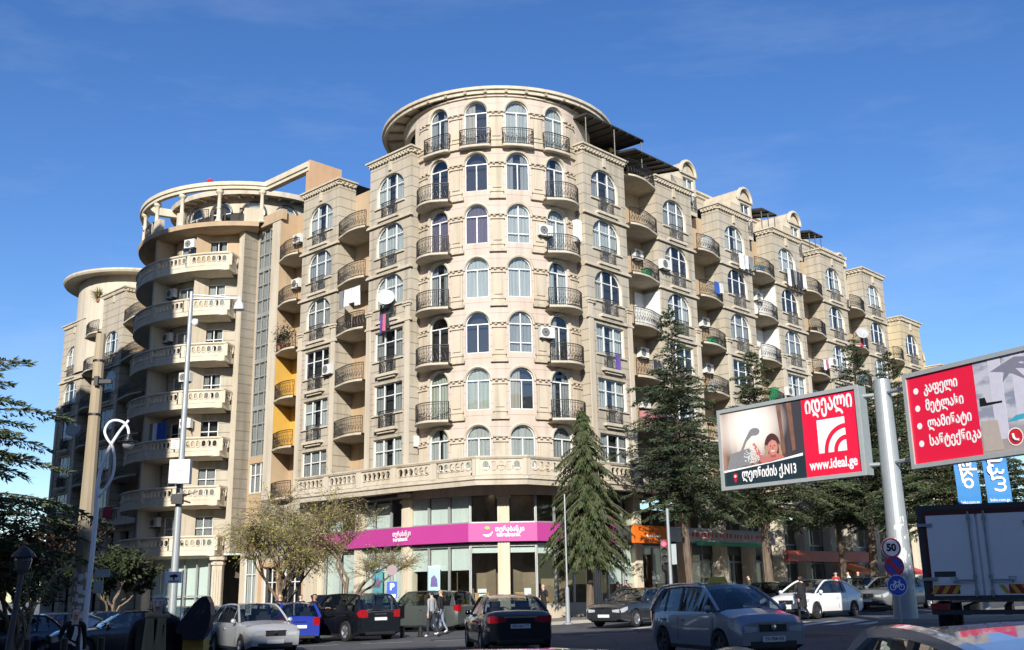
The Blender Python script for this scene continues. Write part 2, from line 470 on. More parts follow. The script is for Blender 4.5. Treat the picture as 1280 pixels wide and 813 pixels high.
def railing_pts(mb, pts, z0, h, step=0.11, lace=True, r=0.014):
    """wrought-iron railing along plan points (world) with a scrolled lower half"""
    P = [Vector((p[0], p[1], z0)) for p in pts]
    mb.tube([p + Vector((0, 0, h)) for p in P], 0.026, 4)
    mb.tube([p + Vector((0, 0, h - 0.13)) for p in P], 0.014, 3)
    mb.tube([p + Vector((0, 0, 0.07)) for p in P], 0.018, 4)
    acc = [0.0]
    for a, b in zip(P[:-1], P[1:]): acc.append(acc[-1] + (b - a).length)
    L = acc[-1]; n = max(2, int(L / step))
    def q(s):
        for i in range(len(P) - 1):
            if s <= acc[i + 1] + 1e-6:
                u = (s - acc[i]) / max(1e-6, acc[i + 1] - acc[i]); return P[i].lerp(P[i + 1], u)
        return P[-1]
    for i in range(n + 1):
        p = q(L * i / n); mb.tube([p, p + Vector((0, 0, h))], 0.028 if i in (0, n) else r, 3, caps=False)
    if lace:
        for i in range(n):
            a, b = q(L * i / n), q(L * (i + 1) / n); k = 1 if i % 2 else -1
            zs = (0.18, 0.36, 0.54) if k > 0 else (0.54, 0.36, 0.18)
            m = (a + b) / 2
            mb.tube([a + Vector((0, 0, zs[0])), m + Vector((0, 0, zs[1] + 0.05)), b + Vector((0, 0, zs[2]))], 0.011, 3, caps=False)
            c = m + Vector((0, 0, 0.62 if k > 0 else 0.25)); t = (b - a).normalized() * 0.045
            mb.tube([c - t, c + Vector((0, 0, .05)), c + t, c - Vector((0, 0, .05)), c - t], 0.009, 3, caps=False)

def spline(pts, n=5):
    out = []
    for i in range(len(pts) - 1):
        p0 = pts[max(0, i - 1)]; p1 = pts[i]; p2 = pts[i + 1]; p3 = pts[min(len(pts) - 1, i + 2)]
        for k in range(n):
            t = k / n
            out.append(tuple(0.5 * ((2 * b) + (-a + c) * t + (2 * a - 5 * b + 4 * c - d) * t * t + (-a + 3 * b - 3 * c + d) * t ** 3)
                             for a, b, c, d in zip(p0, p1, p2, p3)))
    out.append(tuple(pts[-1])); return out

def balcony(parent, mp, prof, back, zf, rail=True, mat=None, thick=0.2, label=None):
    """curved balcony: prof = [(x,d)] outer edge in wall coordinates, back = d of the wall behind"""
    pr = spline(prof, 4)
    mb = MB(); n = len(pr)
    def ring(inset, z):
        out = []
        for x, d in pr: out.append(mp(x, back + (d - back) * (1 - inset), z))
        return out
    tops = ring(0, zf); mids = ring(0.0, zf - 0.11); lips = ring(0.05, zf - 0.14); bots = ring(0.93, zf - thick)
    bk0 = [mp(x, back, zf) for x, d in pr]; bk1 = [mp(x, back, zf - thick - 0.02) for x, d in pr]
    rings = [bk0, tops, mids, lips, bots, bk1]
    vs = [p for r_ in rings for p in r_]
    fs = []
    for k in range(5):
        for i in range(n - 1): fs.append((k * n + i, k * n + i + 1, (k + 1) * n + i + 1, (k + 1) * n + i))
    mb.add(vs, fs)
    o = mb.build('balcony', mat or S_TRIM, parent)
    if rail:
        rb = MB()
        railing_pts(rb, [mp(x, d - 0.06, 0) for x, d in pr], zf, 0.98)
        rb.build('railing', M_IRON, o)
    if label: o['label'] = label
    return o

FR = {}
def french_rail(parent, mp, x, d, z, w=1.25, h=0.95):
    key = (w, h)
    if key not in FR:
        mb = MB()
        pts = [(-w / 2, 0.0), (-w / 2, -0.16), (w / 2, -0.16), (w / 2, 0.0)]
        railing_pts(mb, pts, 0, h, 0.1)
        FR[key] = mb.mesh('railing', [M_IRON])
    return link('railing', FR[key], parent, mp(x, d, z), mp.rz(x))

FZ = lambda k: 22.85 + 3.1 * (k - 8)             # floor level of storey k
def cornice(mb, mp, path, z, k=0, s=1.0, mi=0):
    """stepped cornice with dentils along wall-coordinate path [(x,d)] (outer side on the left of travel reversed)"""
    pl = [mp(x, d, 0) for x, d in path]
    mb.sweep([(p.x, p.y) for p in pl], [(-0.05, z - 0.36), (0.07 * s, z - 0.36), (0.07 * s, z - 0.22), (0.15 * s, z - 0.2), (0.15 * s, z - 0.13), (0.24 * s, z - 0.10), (0.24 * s, z), (-0.05, z)], mi)
    for a, b in zip(pl[:-1], pl[1:]):
        d = Vector((b.x - a.x, b.y - a.y, 0)); L = d.length; d.normalize(); nn = Vector((d.y, -d.x, 0))
        m = max(1, int(L / 0.26))
        for i in range(m):
            c = a + d * (L * (i + 0.5) / m)
            q = [c + d * u * 0.06 + nn * v for u in (-1, 1) for v in (0.06, 0.17)]
            mb.add([(p.x, p.y, zz) for p in q for zz in (z - 0.34, z - 0.21)], ((0, 1, 3, 2), (4, 6, 7, 5), (0, 4, 5, 1), (2, 3, 7, 6), (0, 2, 6, 4), (1, 5, 7, 3)), mi)

BAYW = (2.5, 1.95, 0.95)     # bay window width, height, arch rise
def bay(parent, mp, x0, w, floors, top, rng, side=1.3, pinkrows=(), arched=(6, 7, 8), strings=True, base=7.35, cap_z=None, wall=None, wl=S_WALL):
    """a projecting bay: front with one wide window per storey, two returns, cornice, sills, rails"""
    mb = wall if wall is not None else MB()
    xc = x0 + w / 2
    ops = []
    for k in floors:
        zs = FZ(k) + 0.87
        ops.append((xc - 1.25, xc + 1.25, zs, zs + (1.93 if k in arched else 1.72), 0.95 if k in arched else 0))
        ops.append((xc - 0.45, xc + 0.45, FZ(k) + 0.1, zs + 0.0005, 0))
    panel(mb, mp, x0, x0 + w, base, top, ops, 0.22, 0, 1)
    for xs, sg in ((x0, 1), (x0 + w, -1)):
        mb.quad(mp(xs, -side, base), mp(xs, 0, base), mp(xs, 0, top), mp(xs, -side, top), 0)
    mb.quad(mp(x0, 0, top), mp(x0 + w, 0, top), mp(x0 + w, -4, top), mp(x0, -4, top), 1)
    for k in floors:
        if k in pinkrows:
            for (a, b) in ((x0 + 0.004, xc - 1.34), (xc + 1.34, x0 + w - 0.004)):
                mb.box(a, b, 0.0, 0.02, FZ(k) + 0.12, FZ(k) + 2.9, 2, mp)
    tb = MB()
    cornice(tb, mp, [(x0, -side), (x0, 0), (x0 + w, 0), (x0 + w, -side)], top + 0.02)
    tb.box(xc - 0.12, xc + 0.12, 0.0, 0.09, top - 0.95, top - 0.4, 0, mp)
    tb.build('cornice', S_TRIM, parent)
    for k in floors:
        tb = MB(); z = FZ(k)
        tb.box(xc - 0.95, xc + 0.95, 0.0, 0.26, z - 0.10, z + 0.06, 0, mp)
        tb.box(xc - 0.75, xc + 0.75, 0.0, 0.16, z - 0.22, z - 0.10, 0, mp)
        if strings and k in (8, 7, 6): tb.box(x0 - 0.14, x0 + w + 0.14, 0.0, 0.14, z - 0.30, z - 0.14, 0, mp)
        for a, b in ((xc - 1.36, xc - 0.52), (xc + 0.52, xc + 1.36)): tb.box(a, b, 0.0, 0.10, z + 0.78, z + 0.87, 0, mp)
        tb.build('sill', S_TRIM, parent)
    for xp in (x0 - 0.02, x0 + w - 0.36):        # corner pilasters with capitals, lower storeys
        if cap_z:
            tb = MB()
            tb.box(xp, xp + 0.38, 0.022, 0.10, base, cap_z - 0.25, 0, mp)
            tb.box(xp - 0.05, xp + 0.43, 0.022, 0.16, cap_z - 0.25, cap_z - 0.12, 0, mp)
            tb.box(xp - 0.10, xp + 0.48, 0.022, 0.22, cap_z - 0.12, cap_z, 0, mp)
            tb.build('pilaster', S_TRIM, parent)
    for k in floors:
        zs = FZ(k) + 0.87; ar = k in arched; v = rng.choice((0, 1, 6, 7, 7, 1, 6, 7, 6, 0, 5, 3, 3))
        o = put_window(parent, mp, xc, -0.16, zs, 2.5, 1.93 if ar else 1.72, 0.95 if ar else 0, 'bay', v)
        put_window(parent, mp, xc, -0.17, FZ(k) + 0.12, 0.88, 0.75, 0, 'none', v)
        french_rail(parent, mp, xc, 0.0, FZ(k) + 0.06, 1.3)
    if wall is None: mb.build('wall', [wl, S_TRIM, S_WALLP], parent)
    return mb

def recess(parent, mp, x0, x1, floors, rng, mirror=False, depth=1.3, top=25.9, base=7.35, mats=None, wall=None, bulge=0.52, only=None):
    """the set-back strip between two bays: rendered wall, door and side window per storey, S-curved balcony"""
    mb = wall if wall is not None else MB(); W = x1 - x0
    ops = []
    fx = (lambda u: x1 - u) if mirror else (lambda u: x0 + u)
    for k in floors:
        xa, xb = sorted((fx(0.5), fx(1.75))); ops.append((xa, xb, FZ(k) + 0.03, FZ(k) + 2.35, 0))
    if mats is None: mi = [3] * 20
    else: mi = mats
    z = base
    dm = lambda x, d, zz: mp(x, d - depth, zz)
    zz = [base] + [FZ(k) - 0.02 for k in floors if FZ(k) - 0.02 > base + .3] + [top]
    for a, b in zip(zz[:-1], zz[1:]):
        panel(mb, dm, x0, x1, a, b, [o for o in ops if a - .1 <= o[2] < b], 0.15, 3, 3)
    for k in floors:
        xa, xb = sorted((fx(0.5), fx(1.75)))
        put_window(parent, mp, (xa + xb) / 2, -depth - 0.1, FZ(k) + 0.03, 1.25, 2.32, 0, 'door', rng.choice((3, 5, 6, 7, 1)))
        prof = [(fx(0.0), 0.35), (fx(W * .18), bulge), (fx(W * .45), bulge * 1.0), (fx(W * .70), bulge * 0.62), (fx(W * .90), 0.16), (fx(W), 0.02)]
        if mirror: prof = prof[::-1]
        balcony(parent, mp, prof, -depth, FZ(k))
    if wall is None: mb.build('recess_wall', [S_WALL, S_TRIM, S_WALLP, S_TAN], parent)
    return mb

RWF = Frame(4.26, 56.4, sin(R(43.72)), cos(R(43.72)))
LWF = Frame(-5.67, 56.36, sin(R(46.19)), -cos(R(46.19)))     # x runs negative away from the corner
DRUM = Drum(-0.7, 60.45, 5.75)
D2 = Drum(-19.0, 74.8, 8.4)
BW = 3.86
WALLM = [S_WALL, S_TRIM, S_WALLP, S_TAN]

# ------------------------------------------------------------------ corner block with the rotunda
B1 = empty('apartment_building', (-0.7, 60.0, 0.2))
tag(B1, 'rounded corner block with pink arched-window drum, flat curved roof and bank below', 'building', 'joined cream stone apartment blocks')
rng = random.Random(7)
COLS = [R(a) * 5.75 for a in (-35.6, -11.8, 11.8, 35.6)]
wb = MB(); ops9 = []
for k in range(3, 9):
    ops = []
    for i, x in enumerate(COLS):
        bal = i in (0, 3) and k > 3
        zs = FZ(k) + (0.04 if bal else 0.5); ops.append((x - 0.66, x + 0.66, zs, FZ(k) + 2.76, 0.66))
    panel(wb, DRUM, -5.9, 5.9, FZ(k) - (0.9 if k == 3 else 0), FZ(k + 1), ops, 0.22, 0, 1, dx=0.35)
    for i, (x, o) in enumerate(zip(COLS, ops)):
        tab = {(0, 8): 3, (1, 8): 3, (2, 8): 1, (3, 8): 1, (0, 7): 4, (1, 7): 4, (2, 7): 0, (3, 7): 0, (0, 6): 1, (1, 6): 0, (2, 6): 0, (3, 6): 6,
               (0, 5): 3, (1, 5): 3, (2, 5): 7, (3, 5): 5, (0, 4): 2, (1, 4): 2, (2, 4): 5, (3, 4): 1, (0, 3): 6, (1, 3): 0, (2, 3): 0, (3, 3): 7}
        put_window(B1, DRUM, x, -0.14, o[2], 1.32, o[3] - o[2], 0.66, 'roundx' if (i, k) in ((2, 7), (2, 5)) else 'round', tab[(i, k)])
ops = [(x - 0.68, x + 0.68, FZ(9) + 0.05, FZ(9) + 2.82, 0.68) for x in COLS]
panel(wb, DRUM, -5.5, 5.6, FZ(9), 29.45, ops, 0.22, 0, 1, dx=0.35)
for i, x in enumerate(COLS): put_window(B1, DRUM, x, -0.14, FZ(9) + 0.05, 1.36, 2.77, 0.68, 'round', (1, 5, 0, 0)[i])
# the drum goes on round the back, with a deep opening on the left
panel(wb, DRUM, 5.6, 14.0, FZ(9) - 3, 29.45, [], 0.2, 1, 1, dx=0.5)
panel(wb, DRUM, -14.0, -5.5, FZ(9) - 3, 29.45, [(-9.2, -5.75, FZ(9) + 0.3, FZ(9) + 2.4, 0)], 0.3, 1, 1, dx=0.4)
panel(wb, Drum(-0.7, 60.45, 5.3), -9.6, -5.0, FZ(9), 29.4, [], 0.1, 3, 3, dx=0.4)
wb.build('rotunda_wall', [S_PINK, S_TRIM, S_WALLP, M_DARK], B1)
# arch mouldings, pilasters
def archivolt(mp, x, zs, w, rise, zt, t=0.15):
    mb = MB(); pts = [(x - w / 2 - t / 2, zt - rise - 0.05)] + [(x - (w / 2 + t / 2) * cos(pi * i / 14), zt - rise + (rise + t / 2) * sin(pi * i / 14)) for i in range(15)] + [(x + w / 2 + t / 2, zt - rise - 0.05)]
    mb.tube([mp(a, 0.02, b) for a, b in pts], t * 0.55, 5); return mb
for k in range(3, 10):
    for x in COLS: archivolt(DRUM, x, 0, 1.32, 0.66, FZ(k) + (2.76 if k < 9 else 2.82)).build('arch_molding', S_TRIM, B1)
def pier(mp, xa, xb, k, fluted=True):
    mb = MB(); z = FZ(k); sp = z + 2.1; w = xb - xa
    mb.box(xa, xb, 0, 0.05, z + 0.42, sp - 0.24, 0, mp)
    n = 3 if w > 0.8 else 1
    for i in range(n):
        c = xa + w * (i + 0.5) / n; h = w / n * 0.33
        mb.box(c - h, c + h, 0.05, 0.10, z + 0.62, sp - 0.3, 0, mp)
    mb.box(xa - 0.05, xb + 0.05, 0, 0.13, sp - 0.24, sp - 0.15, 0, mp)
    for i in range(2 * n):
        c = xa + w * (i + 0.5) / (2 * n); p = mp(c, 0.10, sp - 0.05)
        mb.lathe([(0.001, -0.07), (0.07, -0.04), (0.085, 0.0), (0.07, 0.04), (0.001, 0.07)], p, 8)
    mb.box(xa - 0.04, xb + 0.04, 0, 0.12, sp + 0.03, sp + 0.10, 0, mp)
    mb.box(xa - 0.04, xb + 0.04, 0, 0.14, z + 0.36, z + 0.46, 0, mp)
    mb.box(xa + 0.0, xb - 0.0, 0, 0.09, z + 0.12, z + 0.36, 0, mp)
    mb.box(xa - 0.12, xb + 0.12, 0, 0.17, z - 0.04, z + 0.12, 0, mp)
    return mb
for k in range(3, 10):
    edges = [(-5.1, COLS[0] - 0.86), (COLS[0] + 0.86, COLS[1] - 0.82), (COLS[1] + 0.84, COLS[2] - 0.84), (COLS[2] + 0.82, COLS[3] - 0.86), (COLS[3] + 0.86, 5.1)]
    for i, (a, b) in enumerate(edges):
        pier(DRUM, a, b, k).build('pilaster', S_PLAIN, B1)
# balconies on the drum
for k in range(4, 9):
    for sgn in (-1, 1):
        c = COLS[0] if sgn < 0 else COLS[3]
        prof = [(c + sgn * 1.35, 0.35), (c + sgn * 1.15, 0.62), (c + sgn * 0.55, 0.95), (c - sgn * 0.1, 1.0), (c - sgn * 0.6, 0.8), (c - sgn * 1.0, 0.62)]
        if sgn > 0: prof = prof[::-1]
        pr2 = [(prof[0][0], 0.0)] + prof + [(prof[-1][0], 0.0)]
        balcony(B1, DRUM, prof, 0.0, FZ(k))
for x in COLS:
    balcony(B1, DRUM, [(x - 0.85, 0.1), (x - 0.8, 0.42), (x, 0.46), (x + 0.8, 0.42), (x + 0.85, 0.1)], 0.0, FZ(9) + 0.02, thick=0.12)
# roof: an eccentric disc whose edge overhangs more at the sides
rb = MB()
rb.lathe([(0.01, 29.38), (7.0, 29.35), (7.05, 29.2), (7.22, 29.18), (7.22, 29.38), (7.34, 29.40), (7.34, 29.58), (6.9, 29.8), (5.0, 30.1), (0.01, 30.3)], (-0.7, 61.75, 0), 72)
rb.build('roof', S_TRIM, B1, smooth=False)
for i in range(-9, 10):
    kb = MB(); a = (i + .5) * R(11.4); q = lambda x, y, z: DRUM(a * 5.75 + x, y, z)
    r2 = 0.25 + 0.9 * (1 - cos(a))
    kb.box(-0.08, 0.08, 0.0, min(1.3, r2), 29.2, 29.37, 0, q); kb.box(-0.07, 0.07, 0.0, 0.12, 29.02, 29.2, 0, q)
    kb.build('bracket', S_SOFF, B1)
mb = MB(); mb.lathe([(5.76, 29.0), (5.85, 29.02), (5.85, 29.1), (5.76, 29.12)], (-0.7, 60.45, 0), 64); mb.build('frieze_band', S_TRIM, B1)

w0 = bay(B1, RWF, 0.0, BW, range(3, 9), 26.8, rng, pinkrows=(4,), cap_z=17.45)
w1 = bay(B1, LWF, -3.77, 3.77, range(3, 9), 26.8, rng, pinkrows=(4,), cap_z=17.45)

# terrace over the bank
zt0, zt1 = 6.82, 8.28
tp = [LWF(-9.2, 0.9, 0), LWF(-0.6, 0.55, 0), Vector((-1.95, 53.0, 0)), Vector((0.62, 53.0, 0)), RWF(0.5, 0.55, 0), RWF(9.0, 0.7, 0)]
path = [(p.x, p.y) for p in tp]
tb = MB()
tb.sweep(path, [(-1.2, zt0 + 0.12), (-0.05, zt0 + 0.12), (-0.05, zt0), (0.0, zt0), (0.05, zt0 + 0.22), (0.14, zt0 + 0.28), (0.14, zt0 + 0.42), (0.0, zt0 + 0.45), (-0.05, zt0 + 0.5), (-1.2, zt0 + 0.5)])
tb.sweep(path, [(-0.18, zt1 - 0.16), (0.06, zt1 - 0.16), (0.12, zt1 - 0.06), (0.12, zt1), (-0.22, zt1)])
tb.prism([(p.x, p.y) for p in tp] + [tuple(RWF(9.0, -6, 0)[:2]), tuple(LWF(-9.2, -6, 0)[:2])], zt0 + 0.125, zt0 + 0.48)
tb.build('terrace', S_TRIM, B1)
bb = MB()
def scallop(mb, mp, x0, x1, z0, z1, hw=0.15, pitch=0.40, depth=0.12, rings=True, mi=0):
    L = x1 - x0; n = max(1, int(round((L - 0.2) / pitch))); p = (L - 0.2) / n
    ops = [(x0 + 0.1 + p * (i + 0.5) - hw, x0 + 0.1 + p * (i + 0.5) + hw, z0 + (z1 - z0) * 0.30, z0 + (z1 - z0) * 0.86, hw) for i in range(n)]
    panel(mb, mp, x0, x1, z0, z1, ops, depth, mi, mi, dx=0.4)
    if rings:
        for i in range(n):
            c = x0 + 0.1 + p * (i + 0.5); zc = z0 + (z1 - z0) * 0.56; rr = p * 0.5
            mb.tube([mp(c - rr * cos(pi * j / 8), 0.015, zc - rr * 1.0 * sin(pi * j / 8)) for j in range(9)], 0.035, 4, mi)
for i, (a, b) in enumerate(zip(tp[:-1], tp[1:])):
    f = Frame(a.x, a.y, b.x - a.x, b.y - a.y); L = (b - a).length
    n = max(1, int(round(L / 3.2)))
    for j in range(n):
        x0, x1 = L * j / n, L * (j + 1) / n
        scallop(bb, f, x0 + 0.2, x1 - 0.2, zt0 + 0.5, zt1 - 0.16)
        for xa in ((x0, x0 + 0.2), (x1 - 0.2, x1)): bb.box(xa[0], xa[1], -0.14, 0.06, zt0 + 0.46, zt1 - 0.16, 0, f)
bb.build('balustrade', S_TRIM, B1)

# bank storeys
bk = [LWF(-16.0, -0.9, 0), LWF(-1.0, -0.9, 0), Vector((-2.35, 55.3, 0)), Vector((1.05, 55.3, 0)), RWF(0.6, -0.9, 0), RWF(7.5, -0.9, 0)]
cols, glz, mull, base_, spand = MB(), MB(), MB(), MB(), MB()
M_BLIND = cloth_fold('pale_green_roller_blind', (0.56, 0.61, 0.585), freq=2, var=0.08)
M_SPAND = plain('dark_grey_fascia', (0.07, 0.075, 0.08), 0.5)
blinds = MB(); back = MB()
rngb = random.Random(3)
for si, (a, b) in enumerate(zip(bk[:-1], bk[1:])):
    f = Frame(a.x, a.y, b.x - a.x, b.y - a.y); L = (b - a).length
    n = max(2, int(round(L / 1.45)))
    for z0, z1 in ((0.9, 4.0), (5.05, 6.75)):
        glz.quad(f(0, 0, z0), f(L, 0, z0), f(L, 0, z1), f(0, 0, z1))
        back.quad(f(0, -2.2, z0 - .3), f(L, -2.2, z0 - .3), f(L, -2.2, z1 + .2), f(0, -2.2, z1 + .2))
        for j in range(n + 1):
            x = L * j / n; mull.box(x - 0.05, x + 0.05, -0.06, 0.06, z0, z1, 0, f)
        mull.box(0, L, -0.05, 0.05, z1 - 0.12, z1, 0, f); mull.box(0, L, -0.05, 0.05, z0, z0 + 0.08, 0, f)
        for j in range(n):
            u = rngb.random(); x0, x1 = L * j / n + 0.06, L * (j + 1) / n - 0.06
            if z0 < 2:
                zb = z1 - (0.45 if si == 2 else rngb.choice((2.3, 1.3)) if si == 1 else rngb.choice((2.9, 2.4, 2.9)) if si == 0 else rngb.choice((2.1, .5)))
                blinds.quad(f(x0, -0.12, zb), f(x1, -0.12, zb), f(x1, -0.12, z1), f(x0, -0.12, z1))
            elif si == 1 or (si == 0 and j % 3): blinds.quad(f(x0, -0.12, z0), f(x1, -0.12, z0), f(x1, -0.12, z1 - .25), f(x0, -0.12, z1 - .25))
    base_.box(-0.05, L + 0.05, -0.3, 0.22, -0.9, 0.9, 0, f)
    spand.box(0, L, -0.2, 0.02, 4.0, 5.05, 0, f)
    spand.box(0, L, -2.3, -0.01, 6.76, 6.9, 0, f)
    spand.box(0, L, -2.3, -0.21, 4.3, 4.6, 0, f)
for i in range(9):
    lp_ = MB(); lp_.add([(-2.6 + .62 * i + .07 * cos(a), 56.0 + (i % 3) * .55 + .07 * sin(a), 6.74) for a in np.linspace(0, 2 * pi, 9)[:-1]], [tuple(range(8))]); lp_.build('ceiling_spot', emit('warm_ceiling_spot', (1, .85, .62), 9.0), B1)
for si, u0, u1 in ((1, .3, 2.4), (2, .2, .9), (2, 2.3, 2.7), (3, .3, 1.0)):
    a, b = bk[si], bk[si + 1]; f = Frame(a.x, a.y, b.x - a.x, b.y - a.y); wp_ = MB(); wp_.box(u0, u1, -.5, -.35, .9, 1.5, 0, f); wp_.box(u0 - .03, u1 + .03, -.55, -.32, 1.5, 1.55, 0, f); wp_.build('counter', plain('light_oak_panel', (.42, .23, .08), .5, var=.2), B1)
for u0, u1 in ((.35, .8), (2.75, 3.1)):
    wp_ = MB(); wp_.box(-2.35 + u0, -2.35 + u1, 55.65, 56.1, .9, 1.75); wp_.box(-2.35 + u0 + .05, -2.35 + u1 - .05, 55.62, 55.66, 1.2, 1.65); wp_.build('cash_machine', plain('white_machine', (.6, .62, .62), .4), B1)
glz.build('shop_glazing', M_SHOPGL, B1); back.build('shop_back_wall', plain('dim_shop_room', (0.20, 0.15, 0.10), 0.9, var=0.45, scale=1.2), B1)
mull.build('mullions', M_ALU, B1); base_.build('plinth', S_PLAIN, B1); spand.build('spandrel', M_SPAND, B1); blinds.build('roller_blinds', M_BLIND, B1)
def column(parent, x, y, rz, w=0.62, z0=-0.6, z1=6.85, mat=None):
    mb = MB(); c, s_ = cos(rz), sin(rz); mp = lambda a, d, z: Vector((x + a * c + d * s_, y + a * s_ - d * c, z))
    mb.box(-w / 2, w / 2, -0.3, 0.3, z0, z1, 0, mp)
    for i in range(4):
        q = -w / 2 + w * (i + 0.5) / 4; mb.box(q - 0.05, q + 0.05, 0.3, 0.35, z0 + 0.4, z1 - 0.8, 0, mp)
    mb.box(-w / 2 - .06, w / 2 + .06, -0.3, 0.38, z0, z0 + 0.3, 0, mp); mb.box(-w / 2 - .08, w / 2 + .08, -.3, .4, z1 - 0.5, z1 - 0.35, 0, mp)
    mb.box(-w / 2 - .15, w / 2 + .15, -.3, .5, z1 - 0.2, z1, 0, mp)
    return mb.build('column', mat or S_BALU, parent)
column(B1, -0.62, 55.32, 0)
for x in (-1.1, -5.2, -9.0): p = LWF(x, -1.02, 0); column(B1, p.x, p.y, LWF.rz())
for x in (0.9, 4.6): p = RWF(x, -1.02, 0); column(B1, p.x, p.y, RWF.rz())
# ------------------------------------------------------------------ right wing
B2 = empty('apartment_building', (22, 76, 0.2))
tag(B2, 'long right-hand wing of five bays topped by round-headed dormers, behind the dark conifers', 'building', 'joined cream stone apartment blocks')
SP = 7.05
rng = random.Random(21)
WM5 = [S_WALL, S_TRIM, S_WALLP, S_TAN]
wm = MB()
for k in range(1, 6):
    bay(B2, RWF, SP * k, BW, range(3, 9), 26.8, rng, cap_z=17.45, wall=wm)
for k in range(0, 5):
    recess(B2, RWF, SP * k + BW, SP * (k + 1), range(3, 10) if k == 0 else range(3, 9), rng, wall=wm, top=26.0)
# the set-back top storey with dormers over the recesses
top9 = 29.45
dm = MB(); rf = MB()
for k in range(1, 5):
    a, b = SP * k + BW + 0.02, SP * k + BW + 1.72
    xc = (a + b) / 2; wd = (b - a) / 2
    if k > 0 or True:
        f9 = lambda x, d, z: RWF(x, d - 0.65, z)
        zt = 28.45 if k < 4 else 26.7
        panel(dm, f9, a, b, 25.6 if k < 4 else 22.5, zt, [(xc - 0.62, xc + 0.62, (FZ(9) if k < 4 else FZ(8)) + 0.05, zt - 0.3, 0)], 0.2, 1, 1)
        pts = [(xc - wd * cos(pi * i / 16), zt + wd * 1.05 * sin(pi * i / 16)) for i in range(17)]
        dm.add([f9(x, -0.12, z) for x, z in pts], [tuple(range(17))], 1)
        # vault behind the arch
        for i in range(16):
            (xa, za), (xb, zb) = pts[i], pts[i + 1]
            dm.quad(f9(xa, 0, za), f9(xb, 0, zb), f9(xb, -3.2, zb), f9(xa, -3.2, za), 2)
        for xs in (a, b): dm.quad(f9(xs, 0, 25.6), f9(xs, -3.2, 25.6), f9(xs, -3.2, zt), f9(xs, 0, zt), 1)
        rf.tube([f9(x, 0.03, z) for x, z in pts], 0.13, 5)
        rf.box(a - 0.08, b + 0.08, 0.0, 0.12, zt - 0.12, zt, 0, f9)
        zf = FZ(9) if k < 4 else FZ(8)
        put_window(B2, RWF, xc, -0.65 - 0.12, zf + 0.05, 1.24, zt - 0.35 - zf, 0, 'two', (7, 0, 1, 0, 7)[k])
        french_rail(B2, RWF, xc, -0.65, zf + 0.03, 1.25, 0.9)
# wall behind the bay terraces, parapet roof
f10 = lambda x, d, z: RWF(x, d - 3.6, z)
panel(dm, f10, 0.0, 40.0, 25.0, top9, [(SP * k + 0.7, SP * k + 3.2, FZ(9) + 0.3, FZ(9) + 2.3, 0) for k in range(0, 6)], 0.4, 0, 1, dx=2)
dm.quad(f10(0, 0, top9), f10(40, 0, top9), f10(40, -9, top9), f10(0, -9, top9), 1)
dm.quad(f10(40, 0, 25), f10(40, -9, 25), f10(40, -9, top9), f10(40, 0, top9), 0)
p0, p1 = f10(0, 0, 0), f10(40, 0, 0)
rf.sweep([(p0.x, p0.y), (p1.x, p1.y)], [(0, top9 - .35), (0.12, top9 - .3), (0.12, top9 - .15), (0.25, top9 - 0.1), (0.25, top9 + .05), (0, top9 + .05)])
dm.build('top_storey_wall', [S_WALL, S_TRIM, S_PLAIN, S_TAN], B2)
rf.build('cornice', S_TRIM, B2)
for k in range(0, 6):
    put_window(B2, RWF, SP * k + 1.95, -3.9, FZ(9) + 0.3, 2.5, 2.0, 0, 'two', (3, 1, 6, 3, 3, 3)[k])
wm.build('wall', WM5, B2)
# canopies on the roof terraces
M_CANOPY = plain('dark_sheet_canopy', (0.055, 0.05, 0.045), 0.5, 0.3)
def canopy(parent, x0, x1, d0, d1, z, drop, posts=True, name='canopy', mat=None):
    mb = MB(); g = lambda x, d, zz: RWF(x, d, zz - drop * (d - d0) / (d1 - d0))
    mb.box(x0, x1, d0, d1, z, z + 0.07, 0, g)
    n = int((x1 - x0) / 0.7)
    for i in range(n + 1): x = x0 + (x1 - x0) * i / n; mb.box(x - .03, x + .03, d0, d1, z - 0.08, z, 0, g)
    if posts:
        for x in (x0 + .1, (x0 + x1) / 2, x1 - .1): mb.tube([RWF(x, d1 - .15, z - drop), RWF(x, d1 - .15, 26.8)], 0.04, 5)
    return mb.build(name, mat or M_CANOPY, parent)
canopy(B2, 0.05, 5.6, -3.6, 0.35, 28.75, 0.15)
canopy(B2, 4.4, 9.1, -3.2, 0.5, 28.2, 0.55, posts=False)
canopy(B2, 21.3, 23.4, -3.6, -0.7, 29.0, .5)
canopy(B2, 28.4, 30.5, -3.6, -0.7, 29.0, .5)
for k in (1, 2, 3):                                # parapet balustrades on the bay tops
    mb = MB()
    railing_pts(mb, [RWF(SP * k + 2.3, -0.3, 0), RWF(SP * k + 3.6, -0.3, 0)], 26.8, 0.8, 0.14, lace=False, r=0.03)
    mb.build('railing', S_TRIM, B2)
# ground floor: columns, glass, signs come later
gb, gg, gd = MB(), MB(), MB()
panel(gb, RWF, 7.5, 46.0, 6.2, 7.4, [], 0.1, 1, 1)
gb.box(7.5, 46.0, -1.5, 0.25, 6.7, 7.3, 1, RWF)
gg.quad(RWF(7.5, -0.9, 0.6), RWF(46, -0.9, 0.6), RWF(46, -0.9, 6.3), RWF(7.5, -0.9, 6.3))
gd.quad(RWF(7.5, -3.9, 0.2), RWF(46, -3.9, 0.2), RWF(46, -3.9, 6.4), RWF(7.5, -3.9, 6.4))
mm = MB()
for i in range(0, 34):
    x = 7.6 + i * 1.15; mm.box(x - .05, x + .05, -0.95, -0.82, 0.6, 6.3, 0, RWF)
for z in (0.6, 3.1, 4.3, 6.2): mm.box(7.5, 46, -0.95, -0.84, z, z + 0.1, 0, RWF)
mm.box(7.5, 46, -0.93, -0.82, 3.55, 4.3, 1, RWF)
